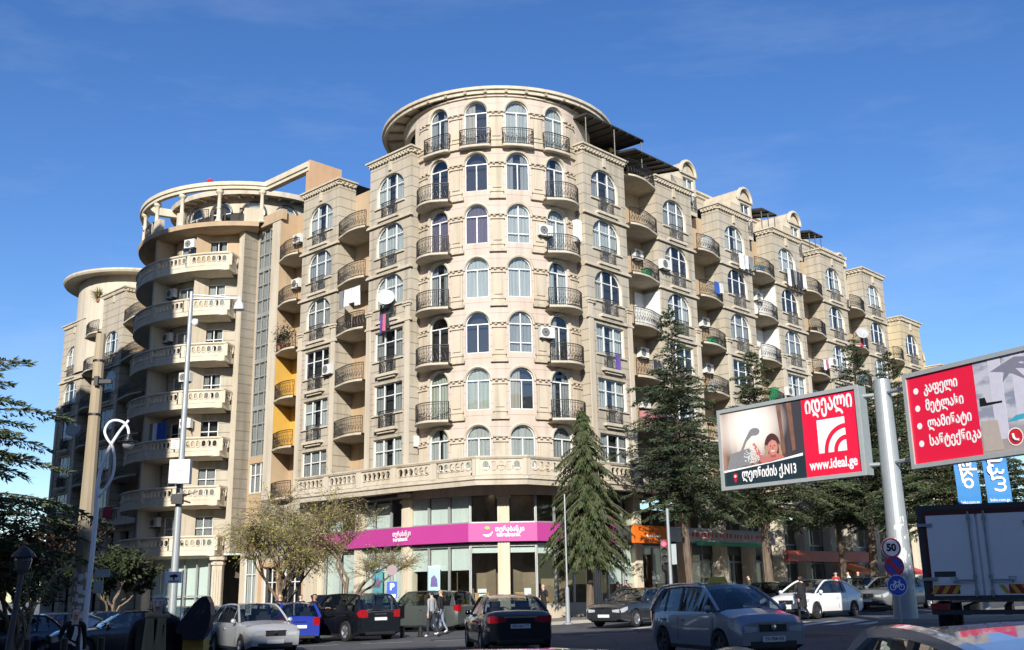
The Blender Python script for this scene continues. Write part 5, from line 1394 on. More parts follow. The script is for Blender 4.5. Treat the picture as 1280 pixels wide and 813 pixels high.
# ------------------------------------------------------------------ round road signs
def signface(Y, px, py, r): p = at(px, py, Y); return p, Frame(p.x, p.y, cos(.12), sin(.12))
YS = 33.6
p3 = at(1121.5, 732, YS)
pole = empty('sign_post', (p3.x + .02, YS + .06, gz(p3.x, YS) + .1)); tag(pole, 'slim grey post carrying the three round road signs', 'post')
mb = MB(); mb.tube([(p3.x + .02, YS + .06, gz(p3.x, YS) + .1), (p3.x + .02, YS + .06, at(1114, 672, YS).z)], .035, 8); mb.build('pole', M_STEEL, pole)
mb = MB()
for q in (0, 1): mb.box(p3.x - .03, p3.x + .07, YS + .02, YS + .1, p3.z + q * .62 - .03, p3.z + q * .62 + .03)
mb.build('clamps', M_STEEL, pole)
def roundsign(label, px, py, r, kind):
    p = at(px, py, YS); f = Frame(p.x, p.y, 1, .05); f.o = p.copy()
    s_ = empty('road_sign', p); tag(s_, label, 'road sign', 'round signs on one post')
    mb = MB(); n = 32
    pts = disc(0, 0, r, n)
    mb.add([f(x, 0, z) for x, z in pts] + [f(x, -.02, z) for x, z in pts], [tuple(range(n)), tuple(reversed(range(n, 2 * n)))] + [(i, (i + 1) % n, n + (i + 1) % n, n + i) for i in range(n)])
    mb.build('plate', P_WHITE if kind == '50' else P_BLUE, s_)
    mb = MB()
    if kind == '50': ringpts(mb, f, 0, 0, r * .80, r * .96, .004); mb.build('red_ring', P_SIGNRED, s_); lettering(s_, f, 0, .006, 0.0, '50', r * .98, P_BLACK, bold=.014, align='CENTER')
    elif kind == 'np':
        ringpts(mb, f, 0, 0, r * .80, r * .96, .004); a = pi * .75
        q = [f(r * .85 * cos(a) + u * .05, .004, r * .85 * sin(a) + u * .05) for u in (-1, 1)] + [f(-r * .85 * cos(a) + u * .05, .004, -r * .85 * sin(a) + u * .05) for u in (1, -1)]
        mb.quad(*q); mb.build('red_ring', P_SIGNRED, s_)
    else:
        ringpts(mb, f, 0, 0, r * .94, r * .99, .004); k = r / .33
        for x in (-.14, .14): ringpts(mb, f, x * k, -.05 * k, .075 * k, .1 * k, .004, 20)
        for a, b in (((-.14, -.05), (-.06, .1)), ((-.06, .1), (.09, .1)), ((.14, -.05), (.07, .15)), ((-.14, -.05), (0, -.05)), ((0, -.05), (.09, .1)), ((0, -.05), (-.07, .13)), ((-.11, .13), (-.03, .13)), ((.07, .15), (.12, .17))):
            a = Vector(a) * k; b = Vector(b) * k; d = (b - a).normalized(); nn = Vector((-d.y, d.x)) * .013 * k
            mb.quad(*[f(q.x, .005, q.y) for q in (a - nn, b - nn, b + nn, a + nn)])
        mb.build('bicycle_symbol', P_WHITE, s_)
roundsign('white speed sign with a red rim reading 50, topmost of the round signs', 1114, 685, .315, '50')
roundsign('blue no-parking disc with red rim and slash, middle of the round signs', 1118, 708, .315, 'np')
roundsign('blue disc with a white bicycle, lowest of the round signs', 1121.5, 732, .325, 'bike')

# ------------------------------------------------------------------ poles and lamps on the left
def thing_pole(name, label, cat, px, py, Y, pts_top, r0, r1, mat, n=12, group=None):
    b = at(px, py, Y); X = b.x; z0 = gz(X, Y) + .02; zt = at(pts_top[0], pts_top[1], Y).z
    t = empty(name, (X, Y, z0)); tag(t, label, cat, group)
    mb = MB(); mb.lathe([(r0, 0), (r1, zt - z0), (0.0, zt - z0 + .01)], (X, Y, z0), n); mb.build('pole', mat, t)
    return t, X, z0, zt
t, X, z0, zt = thing_pole('utility_pole', 'weathered concrete pole cut off flat, in front of the shaded far-left block', 'pole', 99, 752, 32, (122, 418), .27, .15, M_CONC, 10)
mb = MB()
for zz in (zt - .9, zt - 1.5, zt - 2.6): r_ = .155 + .12 * (zt - zz) / (zt - z0); mb.lathe([(r_, 0), (r_ + .02, 0), (r_ + .02, .06), (r_, .06)], (X, 32, zz), 12)
mb.build('metal_bands', M_BLACKM, t)
mb = MB(); mb.box(X - .02, X + .5, 31.8, 31.95, zt - 1.62, zt - 1.5); mb.box(X + .0, X + .12, 31.72, 31.85, zt - 1.7, zt - 1.4); mb.build('bracket', M_BLACKM, t)
mb = MB()
for i in range(30):
    a = rngp.uniform(-2.6, -.5); zz = rngp.uniform(1.2, 2.6); w, h = rngp.uniform(.05, .16), rngp.uniform(.08, .25); r_ = .275 - .12 * zz / (zt - z0)
    g = lambda da, dz: Vector((X + r_ * cos(a + da / r_), 32 + r_ * sin(a + da / r_), z0 + zz + dz)); mb.quad(g(0, 0), g(w, 0), g(w, h), g(0, h))
tag(mb.build('paper_bills', plain('torn_white_paper', (.6, .6, .58), .8), t), kind='stuff')

YL = 28.0
b = at(107, 800, YL)
t = empty('street_lamp', (b.x, YL, gz(b.x, YL))); tag(t, 'white lamp post looping into a curl with a bell lantern, beside the concrete pole', 'street lamp')
Q = lambda px, py, dy=0: at(px, py, YL) + Vector((0, dy, 0))
mb = MB(); bz = gz(b.x, YL)
pts = [Vector((Q(121, 619).x - .05, YL, bz)), Vector((Q(121, 619).x - .03, YL, bz + 1.6))] + [Q(*p) for p in ((119.5, 650), (121, 619), (125, 590), (135, 564), (147.5, 542.5), (161, 525.6))]
mb.tube(spline([tuple(p) for p in pts], 4), [.075 - .04 * i / 28 for i in range(29)], 10); mb.build('pole', M_WHITEP, t, smooth=True)
mb = MB()
mb.tube(spline([tuple(Q(*p, dy=-.06)) for p in ((124.5, 622), (140, 600), (144, 580), (142, 560), (135, 549), (132, 539), (137.5, 529), (146, 526), (156, 529), (161, 536), (162, 544))], 4), .036, 8); mb.build('curled_arm', M_WHITEP, t, smooth=True)
c = Q(161.5, 549, -.06)
mb = MB(); mb.lathe([(.0, .14), (.06, .13), (.07, .04), (.11, .02), (.12, -.04), (.26, -.07), (.27, -.1), (.13, -.1)], c, 20); mb.build('lantern', M_BLACKM, t, smooth=False)
mb = MB(); mb.lathe([(.14, -.1), (.145, -.18), (.1, -.26), (.0, -.29)], c, 16); mb.build('globe', plain('milky_glass', (.6, .6, .56), .2), t, smooth=True)
mb = MB(); mb.box(b.x + .12, b.x + .5, YL - .06, YL - .03, at(120, 722, YL).z, at(120, 712, YL).z); mb.box(b.x + .12, b.x + .36, YL - .06, YL - .03, at(120, 742, YL).z, at(120, 726, YL).z); mb.build('small_plates', M_PANEL, t)

YC = 38.0
t, X, z0, zt = thing_pole('camera_pole', 'tall grey pole with a side arm, bell lamp and white cabinet, before the curved balconies', 'pole', 216, 752, YC, (240, 365), .15, .075, M_STEEL, 14)
mb = MB(); e = at(299, 375, YC)
for dz in (0, .14): mb.tube([(X, YC, zt - .12 - dz), (X + .5, YC, zt - .15 - dz), (e.x, YC, e.z + (.06 if dz == 0 else .05))], .035, 6)
mb.build('arm', M_STEEL, t)
mb = MB(); mb.lathe([(.0, .1), (.05, .1), (.06, -.06), (.14, -.12), (.19, -.32), (.21, -.4), (.0, -.38)], (e.x, YC, e.z), 16); mb.build('bell_lamp', M_WHITEP, t, smooth=True)
c = at(242, 404, YC); mb = MB(); mb.lathe([(0, .16), (.1, .14), (.12, 0), (.1, -.08), (0, -.14)], (X + .2, YC, c.z), 14); mb.tube([(X, YC, c.z), (X + .2, YC, c.z + .1)], .03, 5); mb.build('dome_camera', M_WHITEP, t, smooth=True)
c = at(229, 590, YC); bx = MB(); bx.box(c.x - .38, c.x + .36, YC - .42, YC - .12, c.z - .46, c.z + .40); cb = bx.build('cabinet', plain('white_cabinet', (.58, .6, .6), .5), t)
f = Frame(c.x, YC - .42, 1, 0); mb = MB(); mb.box(-.15, .22, 0, .012, c.z - .18, c.z + .16, 0, f); mb.build('cabinet_door', P_WHITE, cb)
mb = MB(); mb.tube([f(-.06, .02, c.z - .04), f(.0, .02, c.z + .03), f(.05, .02, c.z), f(.1, .02, c.z)], .012, 4); mb.build('arrow_mark', P_BLACK, cb)
mb = MB(); c = at(229, 622, YC); mb.box(X - .18, X + .22, YC - .32, YC - .14, c.z - .25, c.z + .1); mb.tube([(X + .1, YC - .2, c.z), (X + .5, YC - .35, c.z + .1), (X + .75, YC - .3, c.z + .2)], .03, 5); mb.tube([(X + .1, YC - .2, c.z - .1), (X + .5, YC - .3, c.z - .22)], .03, 5); mb.build('camera_cluster', M_BLACKM, t)
# small camera notice on two posts
c = at(217.5, 722, 33); t = empty('notice_board', (c.x, 33, gz(c.x, 33))); tag(t, 'small white notice with a black camera symbol on two thin posts', 'sign'); f = Frame(c.x, 33, 1, 0)
mb = MB(); mb.box(-.24, .24, 0, .02, c.z - .17, c.z + .17, 0, f); mb.build('plate', P_WHITE, t)
for x in (-.27, .27): mb = MB(); mb.tube([f(x, 0, gz(c.x, 33)), f(x, 0, c.z + .22)], .025, 6); mb.build('leg', M_WHITEP, t)
mb = MB(); mb.add([f(x, .026, c.z + z) for x, z in ((-.14, .06), (.06, .1), (.14, .04), (.1, -.0), (-.1, .0))], [(0, 1, 2, 3, 4)]); mb.box(-.02, .03, .022, .026, c.z - .08, c.z + .02, 0, f); mb.box(-.16, .16, .022, .026, c.z - .13, c.z - .1, 0, f); mb.build('camera_symbol', P_BLACK, t)

# parking sign, bollards, lamp by the spruce, traffic light
c = at(490, 737, 46.5); t = empty('parking_sign', (c.x, 46.5, gz(c.x, 46.5))); tag(t, 'blue parking sign under a faded no-stopping disc behind the black off-roader', 'sign'); f = Frame(c.x, 46.5, 1, 0)
mb = MB(); mb.tube([f(0, -.03, .2), f(0, -.03, at(490, 706, 46.5).z)], .03, 6); mb.build('pole', M_STEEL, t)
mb = MB(); mb.box(-.22, .22, 0, .02, c.z - .36, c.z + .32, 0, f); mb.build('plate', P_BLUE, t)
lettering(t, f, 0, .024, c.z + .1, 'P', .38, P_WHITE, bold=.015, align='CENTER'); mb = MB(); mb.box(-.16, .16, .022, .026, c.z - .34, c.z - .2, 0, f); mb.build('white_band', P_WHITE, t)
zz = at(490, 713, 46.5).z; flat(t, f, 'no_stopping_disc', disc(0, zz, .22), .02, plain('faded_grey_pink_print', (.27, .2, .21), .6))
for i, (px, py) in enumerate(((503, 784), (525.5, 784))):
    p = gpt(px, 42.2); t = empty('bollard', p); tag(t, ('short dark bollard on the road by the walking couple', 'short dark bollard beside the black off-roader')[1 - i], 'bollard', 'short bollards')
    mb = MB(); mb.lathe([(.14, 0), (.14, .03), (.09, .05), (.085, .38), (.1, .4), (.1, .44), (0, .47)], p, 12); mb.build('post', M_BLACKM, t)
t, X, z0, zt = thing_pole('lamp_post', 'thin pale lamp column with a thicker foot in front of the spruce', 'street lamp', 710, 774, 48.9, (707, 618), .045, .035, M_STEEL, 10)
mb = MB(); mb.lathe([(.22, 0), (.22, .05), (.1, .1), (.09, 1.55), (.05, 1.65)], (X, 48.9, z0), 12); mb.build('foot', M_STEEL, t)
t, X, z0, zt = thing_pole('traffic_light', 'traffic light showing red on a tall pale pole by the cedar', 'traffic light', 839, 735, 48.5, (832, 636), .085, .07, M_STEEL, 12)
c = at(829.5, 689, 48.4); mb = MB(); mb.box(c.x - .17, c.x + .15, 48.2, 48.42, c.z - .5, c.z + .5); mb.build('housing', M_BLACKM, t)
for i, m_ in enumerate((emit('red_lamp', (1, .03, .06), 4.0), M_BLACKM, M_BLACKM)):
    zz = c.z + .32 - .32 * i; mb = MB(); mb.add([(c.x - .01 + x, 48.17, zz + z) for x, z in disc(0, 0, .115, 18)], [tuple(range(18))]); mb.build('lamp', m_ if i == 0 else plain('unlit_lens', (.03, .035, .03), .2), t)
    mb = MB(); mb.lathe([(.13, 0), (.13, .16)], (0, 0, 0), 12, 0, 0, pi); mb.v = [(c.x - .01 + x, 48.2 - z, zz + y) for x, y, z in mb.v]; mb.build('hood', M_BLACKM, t)
mb = MB(); mb.box(c.x + .34, c.x + .56, 48.3, 48.5, c.z - .6, c.z + .3); mb.build('side_panel', M_PANEL, t)
mb = MB()
for i in range(3): mb.tube([(c.x - .1 + .1 * i, 48.25, c.z - .62), (c.x - .06 + .07 * i, 48.25, c.z - .95)], .012, 4)
mb.lathe([(.15, 0), (.13, -.25), (.06, -.34)], (c.x, 48.27, c.z - .6), 8); mb.build('pedestrian_lamp', M_BLACKM, t)

# blue advertising banners on their mast
YB = 39.0
t, X, z0, zt = thing_pole('banner_mast', 'grey mast holding two blue banners behind the lorry', 'pole', 1236, 780, YB, (1228, 560), .14, .11, M_STEEL, 12)
P_CYAN = plain('azure_banner_cloth', (.02, .17, .42), .6, var=.1, scale=2)
for i, (a, bb, y0, y1, wd) in enumerate(((1197, 1226, 576, 635, 'beko'), (1233.5, 1264, 573, 632, 'ბეკო'))):
    p0, p1 = at(a, y1, YB), at(bb, y1, YB); f = Frame(p0.x, YB - .1, 1, .0); W = p1.x - p0.x; H = 3.1
    o = empty('banner', (p0.x, YB, p0.z)); tag(o, ('blue banner reading beko, left of its mast', 'blue banner with Georgian letters, right of its mast')[i], 'banner', 'blue banners on the mast')
    mb = MB(); 
    for j in range(8):
        z_ = lambda k: .035 * sin(k * .9 + i)
        mb.quad(f(0, z_(j), p0.z + H * j / 8), f(W, z_(j) + .02, p0.z + H * j / 8), f(W, z_(j + 1) + .02, p0.z + H * (j + 1) / 8), f(0, z_(j + 1), p0.z + H * (j + 1) / 8))
    mb.build('cloth', P_CYAN, o)
    mb = MB(); mb.tube([f(-.03 if i == 0 else W + .03, 0, p0.z + H), f(W + .1 if i == 0 else -.1, -.05, p0.z + H)], .02, 5); mb.build('rod', M_STEEL, o)
    lettering(o, f, W * .60, .06, p0.z + 1.45, wd, .78, P_WHITE, bold=.006, align='CENTER', rot=-pi / 2)
    lettering(o, f, W * .5, .06, p0.z + .18, 'beko.com.ge', .16, P_WHITE, align='CENTER', width=W * .8)
    flat(o, f, 'white_bar', [(W * .1, p0.z + 2.2), (W * .2, p0.z + 2.2), (W * .36, p0.z + .9), (W * .26, p0.z + .9)], .06, P_WHITE)

# near left: railing, leaning lantern, call box
YF = 12.4
a0, a1 = at(-60, 800, YF), at(165, 800, YF); t = empty('guard_rail', (a0.x, YF, 0)); tag(t, 'low black pedestrian rail with arched infill at the lower left', 'railing')
f = Frame(a0.x, YF, 1, .12); L = a1.x - a0.x; n = 5
for i in range(n + 1): mb = MB(); x = L * i / n; mb.tube([f(x, 0, 0), f(x, 0, 1.16)], .04, 8); mb.build('post', M_BLACKM, t)
mb = MB()
for i in range(n):
    x0, x1 = L * i / n + .06, L * (i + 1) / n - .06
    for z in (.2, .98): mb.tube([f(x0, 0, z), f(x1, 0, z)], .025, 6)
    for k in range(3): xa, xb = x0 + (x1 - x0) * k / 3, x0 + (x1 - x0) * (k + 1) / 3; mb.tube([f(xa + (xb - xa) * (1 - cos(pi * j / 8)) / 2, 0, .2 + .62 * sin(pi * j / 8)) for j in range(9)], .018, 5)
mb.build('infill', M_BLACKM, t)
YN = 15.0; b0 = at(13, 800, YN); b1 = at(28, 712, YN)
t = empty('lantern_post', (b0.x, YN, 0)); tag(t, 'leaning grey lantern post with a dark cap at the left edge', 'lamp')
mb = MB(); d = (b1 - b0); pb0 = b0 - d * 1.3; mb.tube([(pb0.x, YN, 0), tuple(b1)], [.05, .035], 8); mb.build('pole', plain('dark_grey_paint', (.07, .075, .08), .5), t)
mb = MB(); mb.lathe([(.06, -.05), (.09, 0), (.12, .12), (.1, .2)], b1, 10); mb.build('glass', plain('smoky_lantern_glass', (.1, .1, .1), .2), t); mb = MB(); mb.lathe([(.1, .2), (.17, .17), (.14, .22), (.05, .3), (0, .32)], b1, 12); mb.build('cap', M_BLACKM, t)
YP = 11.6; c = at(246, 775, YP)
t = empty('call_box', (c.x, YP, 0)); tag(t, 'dark blue hooded call box on a yellow post beside the grey-haired woman', 'call box')
mb = MB(); mb.box(c.x - .12, c.x + .1, YP - .06, YP + .16, 0, at(246, 797, YP).z); mb.build('post', plain('yellow_paint', (.42, .30, .05), .5), t)
f = Frame(c.x, YP, 1, .15); zc = c.z
mb = MB(); ol = [(-.19, -.13), (-.18, -.06), (-.02, .17), (.06, .24), (.11, .245), (.15, .17), (.165, .05), (.15, -.08), (.11, -.16), (.10, -.2), (-.12, -.2), (-.12, -.14)]
mb.prism([(x, z) for x, z in ol], -.16, .16, 0, lambda x, z, d: f(x, d, zc + z)); mb.build('hood', plain('dark_blue_plastic', (.012, .016, .032), .45), t)
mb = MB()
for i in range(7): x, z = rngp.uniform(.0, .1), rngp.uniform(-.02, .12); mb.tube([f(x, .163, zc + z), f(x + .03, .163, zc + z + .02), f(x + .02, .163, zc + z + .04)], .003, 3)
tag(mb.build('scratches', plain('pale_scratches', (.12, .13, .15), .6), t), kind='stuff')

# ------------------------------------------------------------------ shop signs
M_MAG = plain('magenta_fascia', (0.40, 0.045, 0.235), .45, var=.05, scale=1)
sg = empty('shop_sign', (-2, 55, 4.1)); tag(sg, 'long magenta fascia folding round the bank corner with a white smile emblem', 'sign')
path = [(p.x, p.y) for p in (LWF(-10.6, -.66, 0), LWF(-1.1, -.64, 0), Vector((-2.38, 55.0, 0)), Vector((1.06, 55.0, 0)), RWF(.55, -.64, 0), RWF(2.2, -.64, 0))]
mb = MB(); mb.sweep(path, [(0, 4.1), (.16, 4.1), (.16, 5.04), (0, 5.04)]); mb.build('fascia_board', M_MAG, sg)
f = Frame(-2.38, 55.0, 1, 0)
lettering(sg, f, 1.32, .17, 4.72, 'თერაბანკი', .36, P_WHITE, bold=.006, width=1.5); lettering(sg, f, 1.40, .17, 4.45, 'terabank', .32, P_WHITE, bold=.008, width=1.25)
mb = MB()
for i in range(12):
    a, b2 = -2.5 + i * .2, -2.5 + (i + 1) * .2; r1 = lambda a: .28; w = lambda i: .015 + .09 * sin(pi * i / 12)
    mb.quad(f(.92 + .28 * cos(a), .175, 4.62 + .28 * sin(a)), f(.92 + .28 * cos(b2), .175, 4.62 + .28 * sin(b2)), f(.92 + (.28 - w(i + 1)) * cos(b2), .175, 4.64 + (.28 - w(i + 1)) * sin(b2)), f(.92 + (.28 - w(i)) * cos(a), .175, 4.64 + (.28 - w(i)) * sin(a)))
mb.build('smile_emblem', P_WHITE, sg)
flat(sg, f, 'green_leaf', [(.78, 4.78), (.86, 4.88), (1.0, 4.86), (1.06, 4.76), (.94, 4.7)], .175, plain('leaf_green_print', (.25, .5, .08), .5))
p = LWF(-1.1, -.64, 0); fl = Frame(*path[1], path[2][0] - path[1][0], path[2][1] - path[1][1])
flw = Frame(*path[0], path[1][0] - path[0][0], path[1][1] - path[0][1])
lettering(sg, flw, 8.7, .17, 4.7, 'თერაბანკი', .36, P_WHITE, bold=.006, width=1.5); lettering(sg, flw, 8.75, .17, 4.42, 'terabank', .32, P_WHITE, bold=.008, width=1.25)
# posters in the bank windows
for i, (x, cset) in enumerate(((-2.0, 0), (-5.4, 1))):
    f = (Frame(*path[1], path[2][0] - path[1][0], path[2][1] - path[1][1]) if i == 0 else flw); x = 2.1 if i == 0 else 7.3
    o = empty('poster', f(x, -.05, 1.7)); tag(o, ('pale blue poster in the bank window right of the fluted column', 'teal poster in the bank window behind the bare willow')[i], 'poster', 'posters in the bank windows')
    flat(o, f, 'sheet', [(x - .4, 1.5), (x + .4, 1.5), (x + .4, 2.9), (x - .4, 2.9)], .0, plain('pale_blue_print' if i == 0 else 'teal_print', (.42, .6, .62) if i == 0 else (.1, .33, .36), .5))
    flat(o, f, 'picture', [(x - .25, 1.9), (x + .25, 1.9), (x + .2, 2.3), (x, 2.5), (x - .2, 2.35)], .012, plain('printed_blue_red', (.15, .12, .3), .5, var=.6, scale=8))
    flat(o, f, 'border', [(x - .4, 2.9), (x + .4, 2.9), (x + .4, 2.97), (x - .4, 2.97)], .01, P_WHITE)
M_ORANGE = plain('orange_fascia', (.72, .16, .012), .5, var=.08)
def shopsign(label, x0, x1, z0, z1, d, mat, th=.2, extra=None):
    o = empty('shop_sign', RWF(x0, d, z0)); tag(o, label, 'sign', 'shop fascias under the right wing'); mb = MB(); mb.box(x0, x1, d, d + th, z0, z1, 0, RWF); mb.build('fascia_board', mat, o); return o
o = shopsign('orange shop fascia beside the spruce with a thin white line of lettering', 2.6, 5.6, 4.05, 5.0, .35, M_ORANGE); mb = MB(); mb.box(3.7, 5.0, .55, .556, 4.4, 4.5, 0, RWF); mb.build('white_line', P_WHITE, o)
o = shopsign('grey and green striped shop fascia behind the cedars', 5.8, 17.5, 4.2, 5.0, .3, plain('pale_grey_fascia', (.42, .44, .44), .5, var=.25, scale=.6))
mb = MB(); mb.box(8.5, 16.5, .5, .56, 4.02, 4.24, 0, RWF); mb.build('green_stripe', plain('green_fascia', (.02, .3, .14), .5), o)
mb = MB()
for i in range(26): x = 7 + i * .4 + rngp.uniform(-.1, .1); mb.box(x, x + rngp.uniform(.1, .3), .5, .505, 4.5, 4.7 + rngp.uniform(0, .08), 0, RWF)
tag(mb.build('lettering', P_SIGNRED, o), kind='stuff')
o = shopsign('upright orange shop panel behind the tall cedar trunk', 7.4, 8.1, .9, 3.6, .35, M_ORANGE, .12)
o = shopsign('small upright orange panel above the grey fascia', 7.3, 7.9, 5.1, 6.3, .35, M_ORANGE, .12)
o = shopsign('red shop fascia seen under the far cedars', 19, 31, 3.2, 3.9, .3, plain('brick_red_fascia', (.45, .07, .04), .5, var=.3, scale=.7))
for x0, x1, lab in ((24.8, 28, 'orange cafe awning under the far cedars'), (33, 36.5, 'red cafe awning further along the arcade')):
    o = empty('awning', RWF(x0, .5, 2.6)); tag(o, lab, 'awning', 'awnings under the right wing'); mb = MB(); mb.add([RWF(x0, .5, 3.1), RWF(x1, .5, 3.1), RWF(x1, 2.2, 2.5), RWF(x0, 2.2, 2.5), RWF(x0, .5, 3.04), RWF(x1, .5, 3.04), RWF(x1, 2.2, 2.3), RWF(x0, 2.2, 2.3)], [(0, 1, 2, 3), (4, 7, 6, 5), (3, 2, 6, 7), (0, 3, 7, 4), (1, 5, 6, 2)]); mb.build('cloth', M_ORANGE if x0 < 30 else P_SIGNRED, o)
# ramp railing
o = empty('ramp_railing', RWF(13, 1.6, .3)); tag(o, 'white ramp railing on the steps under the grey fascia', 'railing')
for x in np.arange(13, 19.1, 1.2): mb = MB(); mb.tube([RWF(x, 1.6, .3), RWF(x, 1.6, 1.5 - (x - 13) * .08)], .03, 6); mb.build('post', M_WHITEP, o)
mb = MB()
for dz in (0, .3, .6): mb.tube([RWF(13, 1.6, 1.5 - dz), RWF(19, 1.6, 1.02 - dz)], .03, 6)
mb.build('rails', M_WHITEP, o)
# ------------------------------------------------------------------ vehicles
T_RUB = plain('tyre_rubber', (.012, .012, .013), .8); T_RIM = plain('alloy_rim', (.42, .43, .45), .3, .8); T_RIMD = plain('dark_alloy_rim', (.09, .09, .1), .35, .7)
T_GL = None
def carglass():
    return glass('tinted_car_glass', tint=(.42, .47, .48), rough=.01, base=.03)
    m, nt, b = nodes_of('tinted_car_glass'); b.inputs['Base Color'].default_value = (.012, .016, .02, 1); b.inputs['Roughness'].default_value = .03
    b.inputs['Specular IOR Level'].default_value = .9; b.inputs['Coat Weight'].default_value = 1; b.inputs['Coat Roughness'].default_value = .01; return m
T_GL = carglass(); T_SEAT = plain('grey_seat_cloth', (.06, .06, .065), .85); T_BLK = plain('black_car_trim', (.012, .012, .013), .55); T_HEAD = plain('headlamp_lens', (.55, .58, .6), .08, .3, coat=1); T_TAIL = plain('tail_lamp_lens', (.28, .006, .012), .15, coat=1); T_CHR = plain('chrome_trim', (.6, .61, .62), .12, 1.0)
T_PLATE = plain('white_number_plate', (.62, .63, .63), .4)
def paint(name, col, metal=.35, rough=.28): return plain(name, col, rough + .05, metal * .6, var=.03, scale=.8, coat=1.0)
KINDS = dict(
 hatch=dict(L=3.95, W=1.68, H=1.50, A0=1.22, A1=.30, C1=-1.45, C0=-1.84, belt=.96, hood=.86, trunk=None, wb=2.45, r=.30),
 compact=dict(L=4.2, W=1.70, H=1.53, A0=1.02, A1=.28, C1=-1.35, C0=-1.95, belt=.97, hood=.88, trunk=None, wb=2.6, r=.31),
 sedan=dict(L=4.85, W=1.86, H=1.47, A0=.98, A1=.22, C1=-1.0, C0=-1.75, belt=.95, hood=.86, trunk=1.02, wb=2.9, r=.335),
 suv=dict(L=4.8, W=1.94, H=1.74, A0=.98, A1=.38, C1=-1.95, C0=-2.28, belt=1.12, hood=1.04, trunk=None, wb=2.9, r=.38),
 lift=dict(L=4.46, W=1.75, H=1.49, A0=1.38, A1=.35, C1=-.95, C0=-2.02, belt=.96, hood=.84, trunk=None, wb=2.7, r=.31),
 wagon=dict(L=4.5, W=1.72, H=1.55, A0=1.15, A1=.4, C1=-1.75, C0=-2.1, belt=.98, hood=.88, trunk=None, wb=2.6, r=.31))
def make_car(label, kind, pm, X, Y, hd, group='cars at the crossing', rim=None, plate='light', detail=1, z=None, roofm=None, platetext=None):
    K = dict(KINDS[kind]); L, W, H = K['L'], K['W'], K['H']; hL, hW = L / 2, W / 2; belt, hood = K['belt'], K['hood']; trunk = K['trunk'] or belt
    A0, A1, C1, C0 = K['A0'], K['A1'], K['C1'], K['C0']; r = K['r']; xf, xr = K['wb'] / 2 + .05, -K['wb'] / 2 + .05
    if kind in ('hatch', 'compact', 'wagon', 'lift'): xf, xr = K['wb'] / 2 + .02, -K['wb'] / 2 - .02
    root = empty('parked_car' if 'parked' in label else 'car', (0, 0, 0)); tag(root, label, 'car', group)
    ra = r + .055
    def shoulder(x):
        if x > A0: t = (x - A0) / (hL - A0); return belt + (hood - belt) * min(1, t * 2) - (hood - .62) * max(0, t - .72) ** 2 * 9 * .9
        if x < C0: t = (C0 - x) / (hL + C0) if hL + C0 > .01 else 1; return trunk if K['trunk'] and t < .75 else (trunk if K['trunk'] else belt) - (.30 if K['trunk'] else .25) * max(0, t - .6) ** 2 * 3
        return belt + (trunk - belt) * max(0, min(1, (A0 - x) / (A0 - C0)))
    def halfw(x):
        t = abs(x) / hL; return hW * (1 - .05 * t ** 3 - .16 * max(0, t - .80) ** 2 * 25 * .55)
    def low(x):
        z = .22 + .10 * max(0, abs(x) / hL - .82) / .18
        for xw in (xf, xr):
            if abs(x - xw) < ra: z = max(z, r - .02 + math.sqrt(max(0, ra * ra - (x - xw) ** 2)))
        return z
    xs = set(np.linspace(-hL, hL, 31))
    for xw in (xf, xr):
        for i in range(11): xs.add(xw + ra * cos(pi * i / 10) * (1 if i not in (0, 10) else 1.001)); 
        xs.add(xw - ra * 1.02); xs.add(xw + ra * 1.02)
    for q in (A0, C0): xs.add(q)
    xs = sorted(xs); body = MB(); rows = []
    for x in xs:
        w, zs, zl = halfw(x), shoulder(x), low(x); e = 1 if abs(x) < hL - .02 else 0
        zt = zs + (.05 if (x > A0 or x < C0) else .0); zm = min(.60, zs - .18)
        zl1 = min(max(zl, .22) + .02, zs - .1)
        sec = [(w * .955, zl), (w * .99, max(zl1, .36) if zl < .36 else zl1), (w, max(zm, zl1 + .01)), (w * .985, max(zs - .09, zl1 + .02)), (w * .93, zs), (w * .72, zt), (0, zt + .025)]
        sec = sec + [(-y, z) for y, z in reversed(sec[:-1])]
        rows.append([(x, y, z_) for y, z_ in sec])
    m = len(rows[0]); vs = [p for rr in rows for p in rr]; fs = []
    for i in range(len(rows) - 1):
        for j in range(m - 1): fs.append((i * m + j, (i + 1) * m + j, (i + 1) * m + j + 1, i * m + j + 1))
    fs.append(tuple(range(m))); fs.append(tuple((len(rows) - 1) * m + j for j in reversed(range(m))))
    body.add(vs, fs)
    # greenhouse
    def roofz(x):
        if x >= A1: t = (A0 - x) / (A0 - A1); return shoulder(A0) + (H - .045 - shoulder(A0)) * (1 - (1 - t) ** 1.25)
        if x <= C1: t = (x - C0) / (C1 - C0); return shoulder(C0) + (H - .075 - shoulder(C0)) * (1 - (1 - t) ** 1.35)
        t = (x - C1) / (A1 - C1); return H - .045 - .03 * (1 - t) + .045 * sin(pi * min(1, t)) * .9
    wbel, wrf = hW * .925, hW * .70
    def rw(x):
        if x >= A1: t = (A0 - x) / (A0 - A1)
        elif x <= C1: t = (x - C0) / (C1 - C0)
        else: return wrf
        return wbel * .985 - (wbel * .985 - wrf) * max(0, min(1, t))
    gx = list(np.linspace(C0, C1, 6)) + list(np.linspace(C1, A1, 9))[1:] + list(np.linspace(A1, A0, 6))[1:]
    glf, glr, gls = MB(), MB(), {1: MB(), -1: MB()}
    U = (-1, -.6, -.2, .2, .6, 1)
    def toprow(x): w_ = rw(x); zz = roofz(x); return [(x, w_ * u, zz + .045 * (1 - u * u)) for u in U]
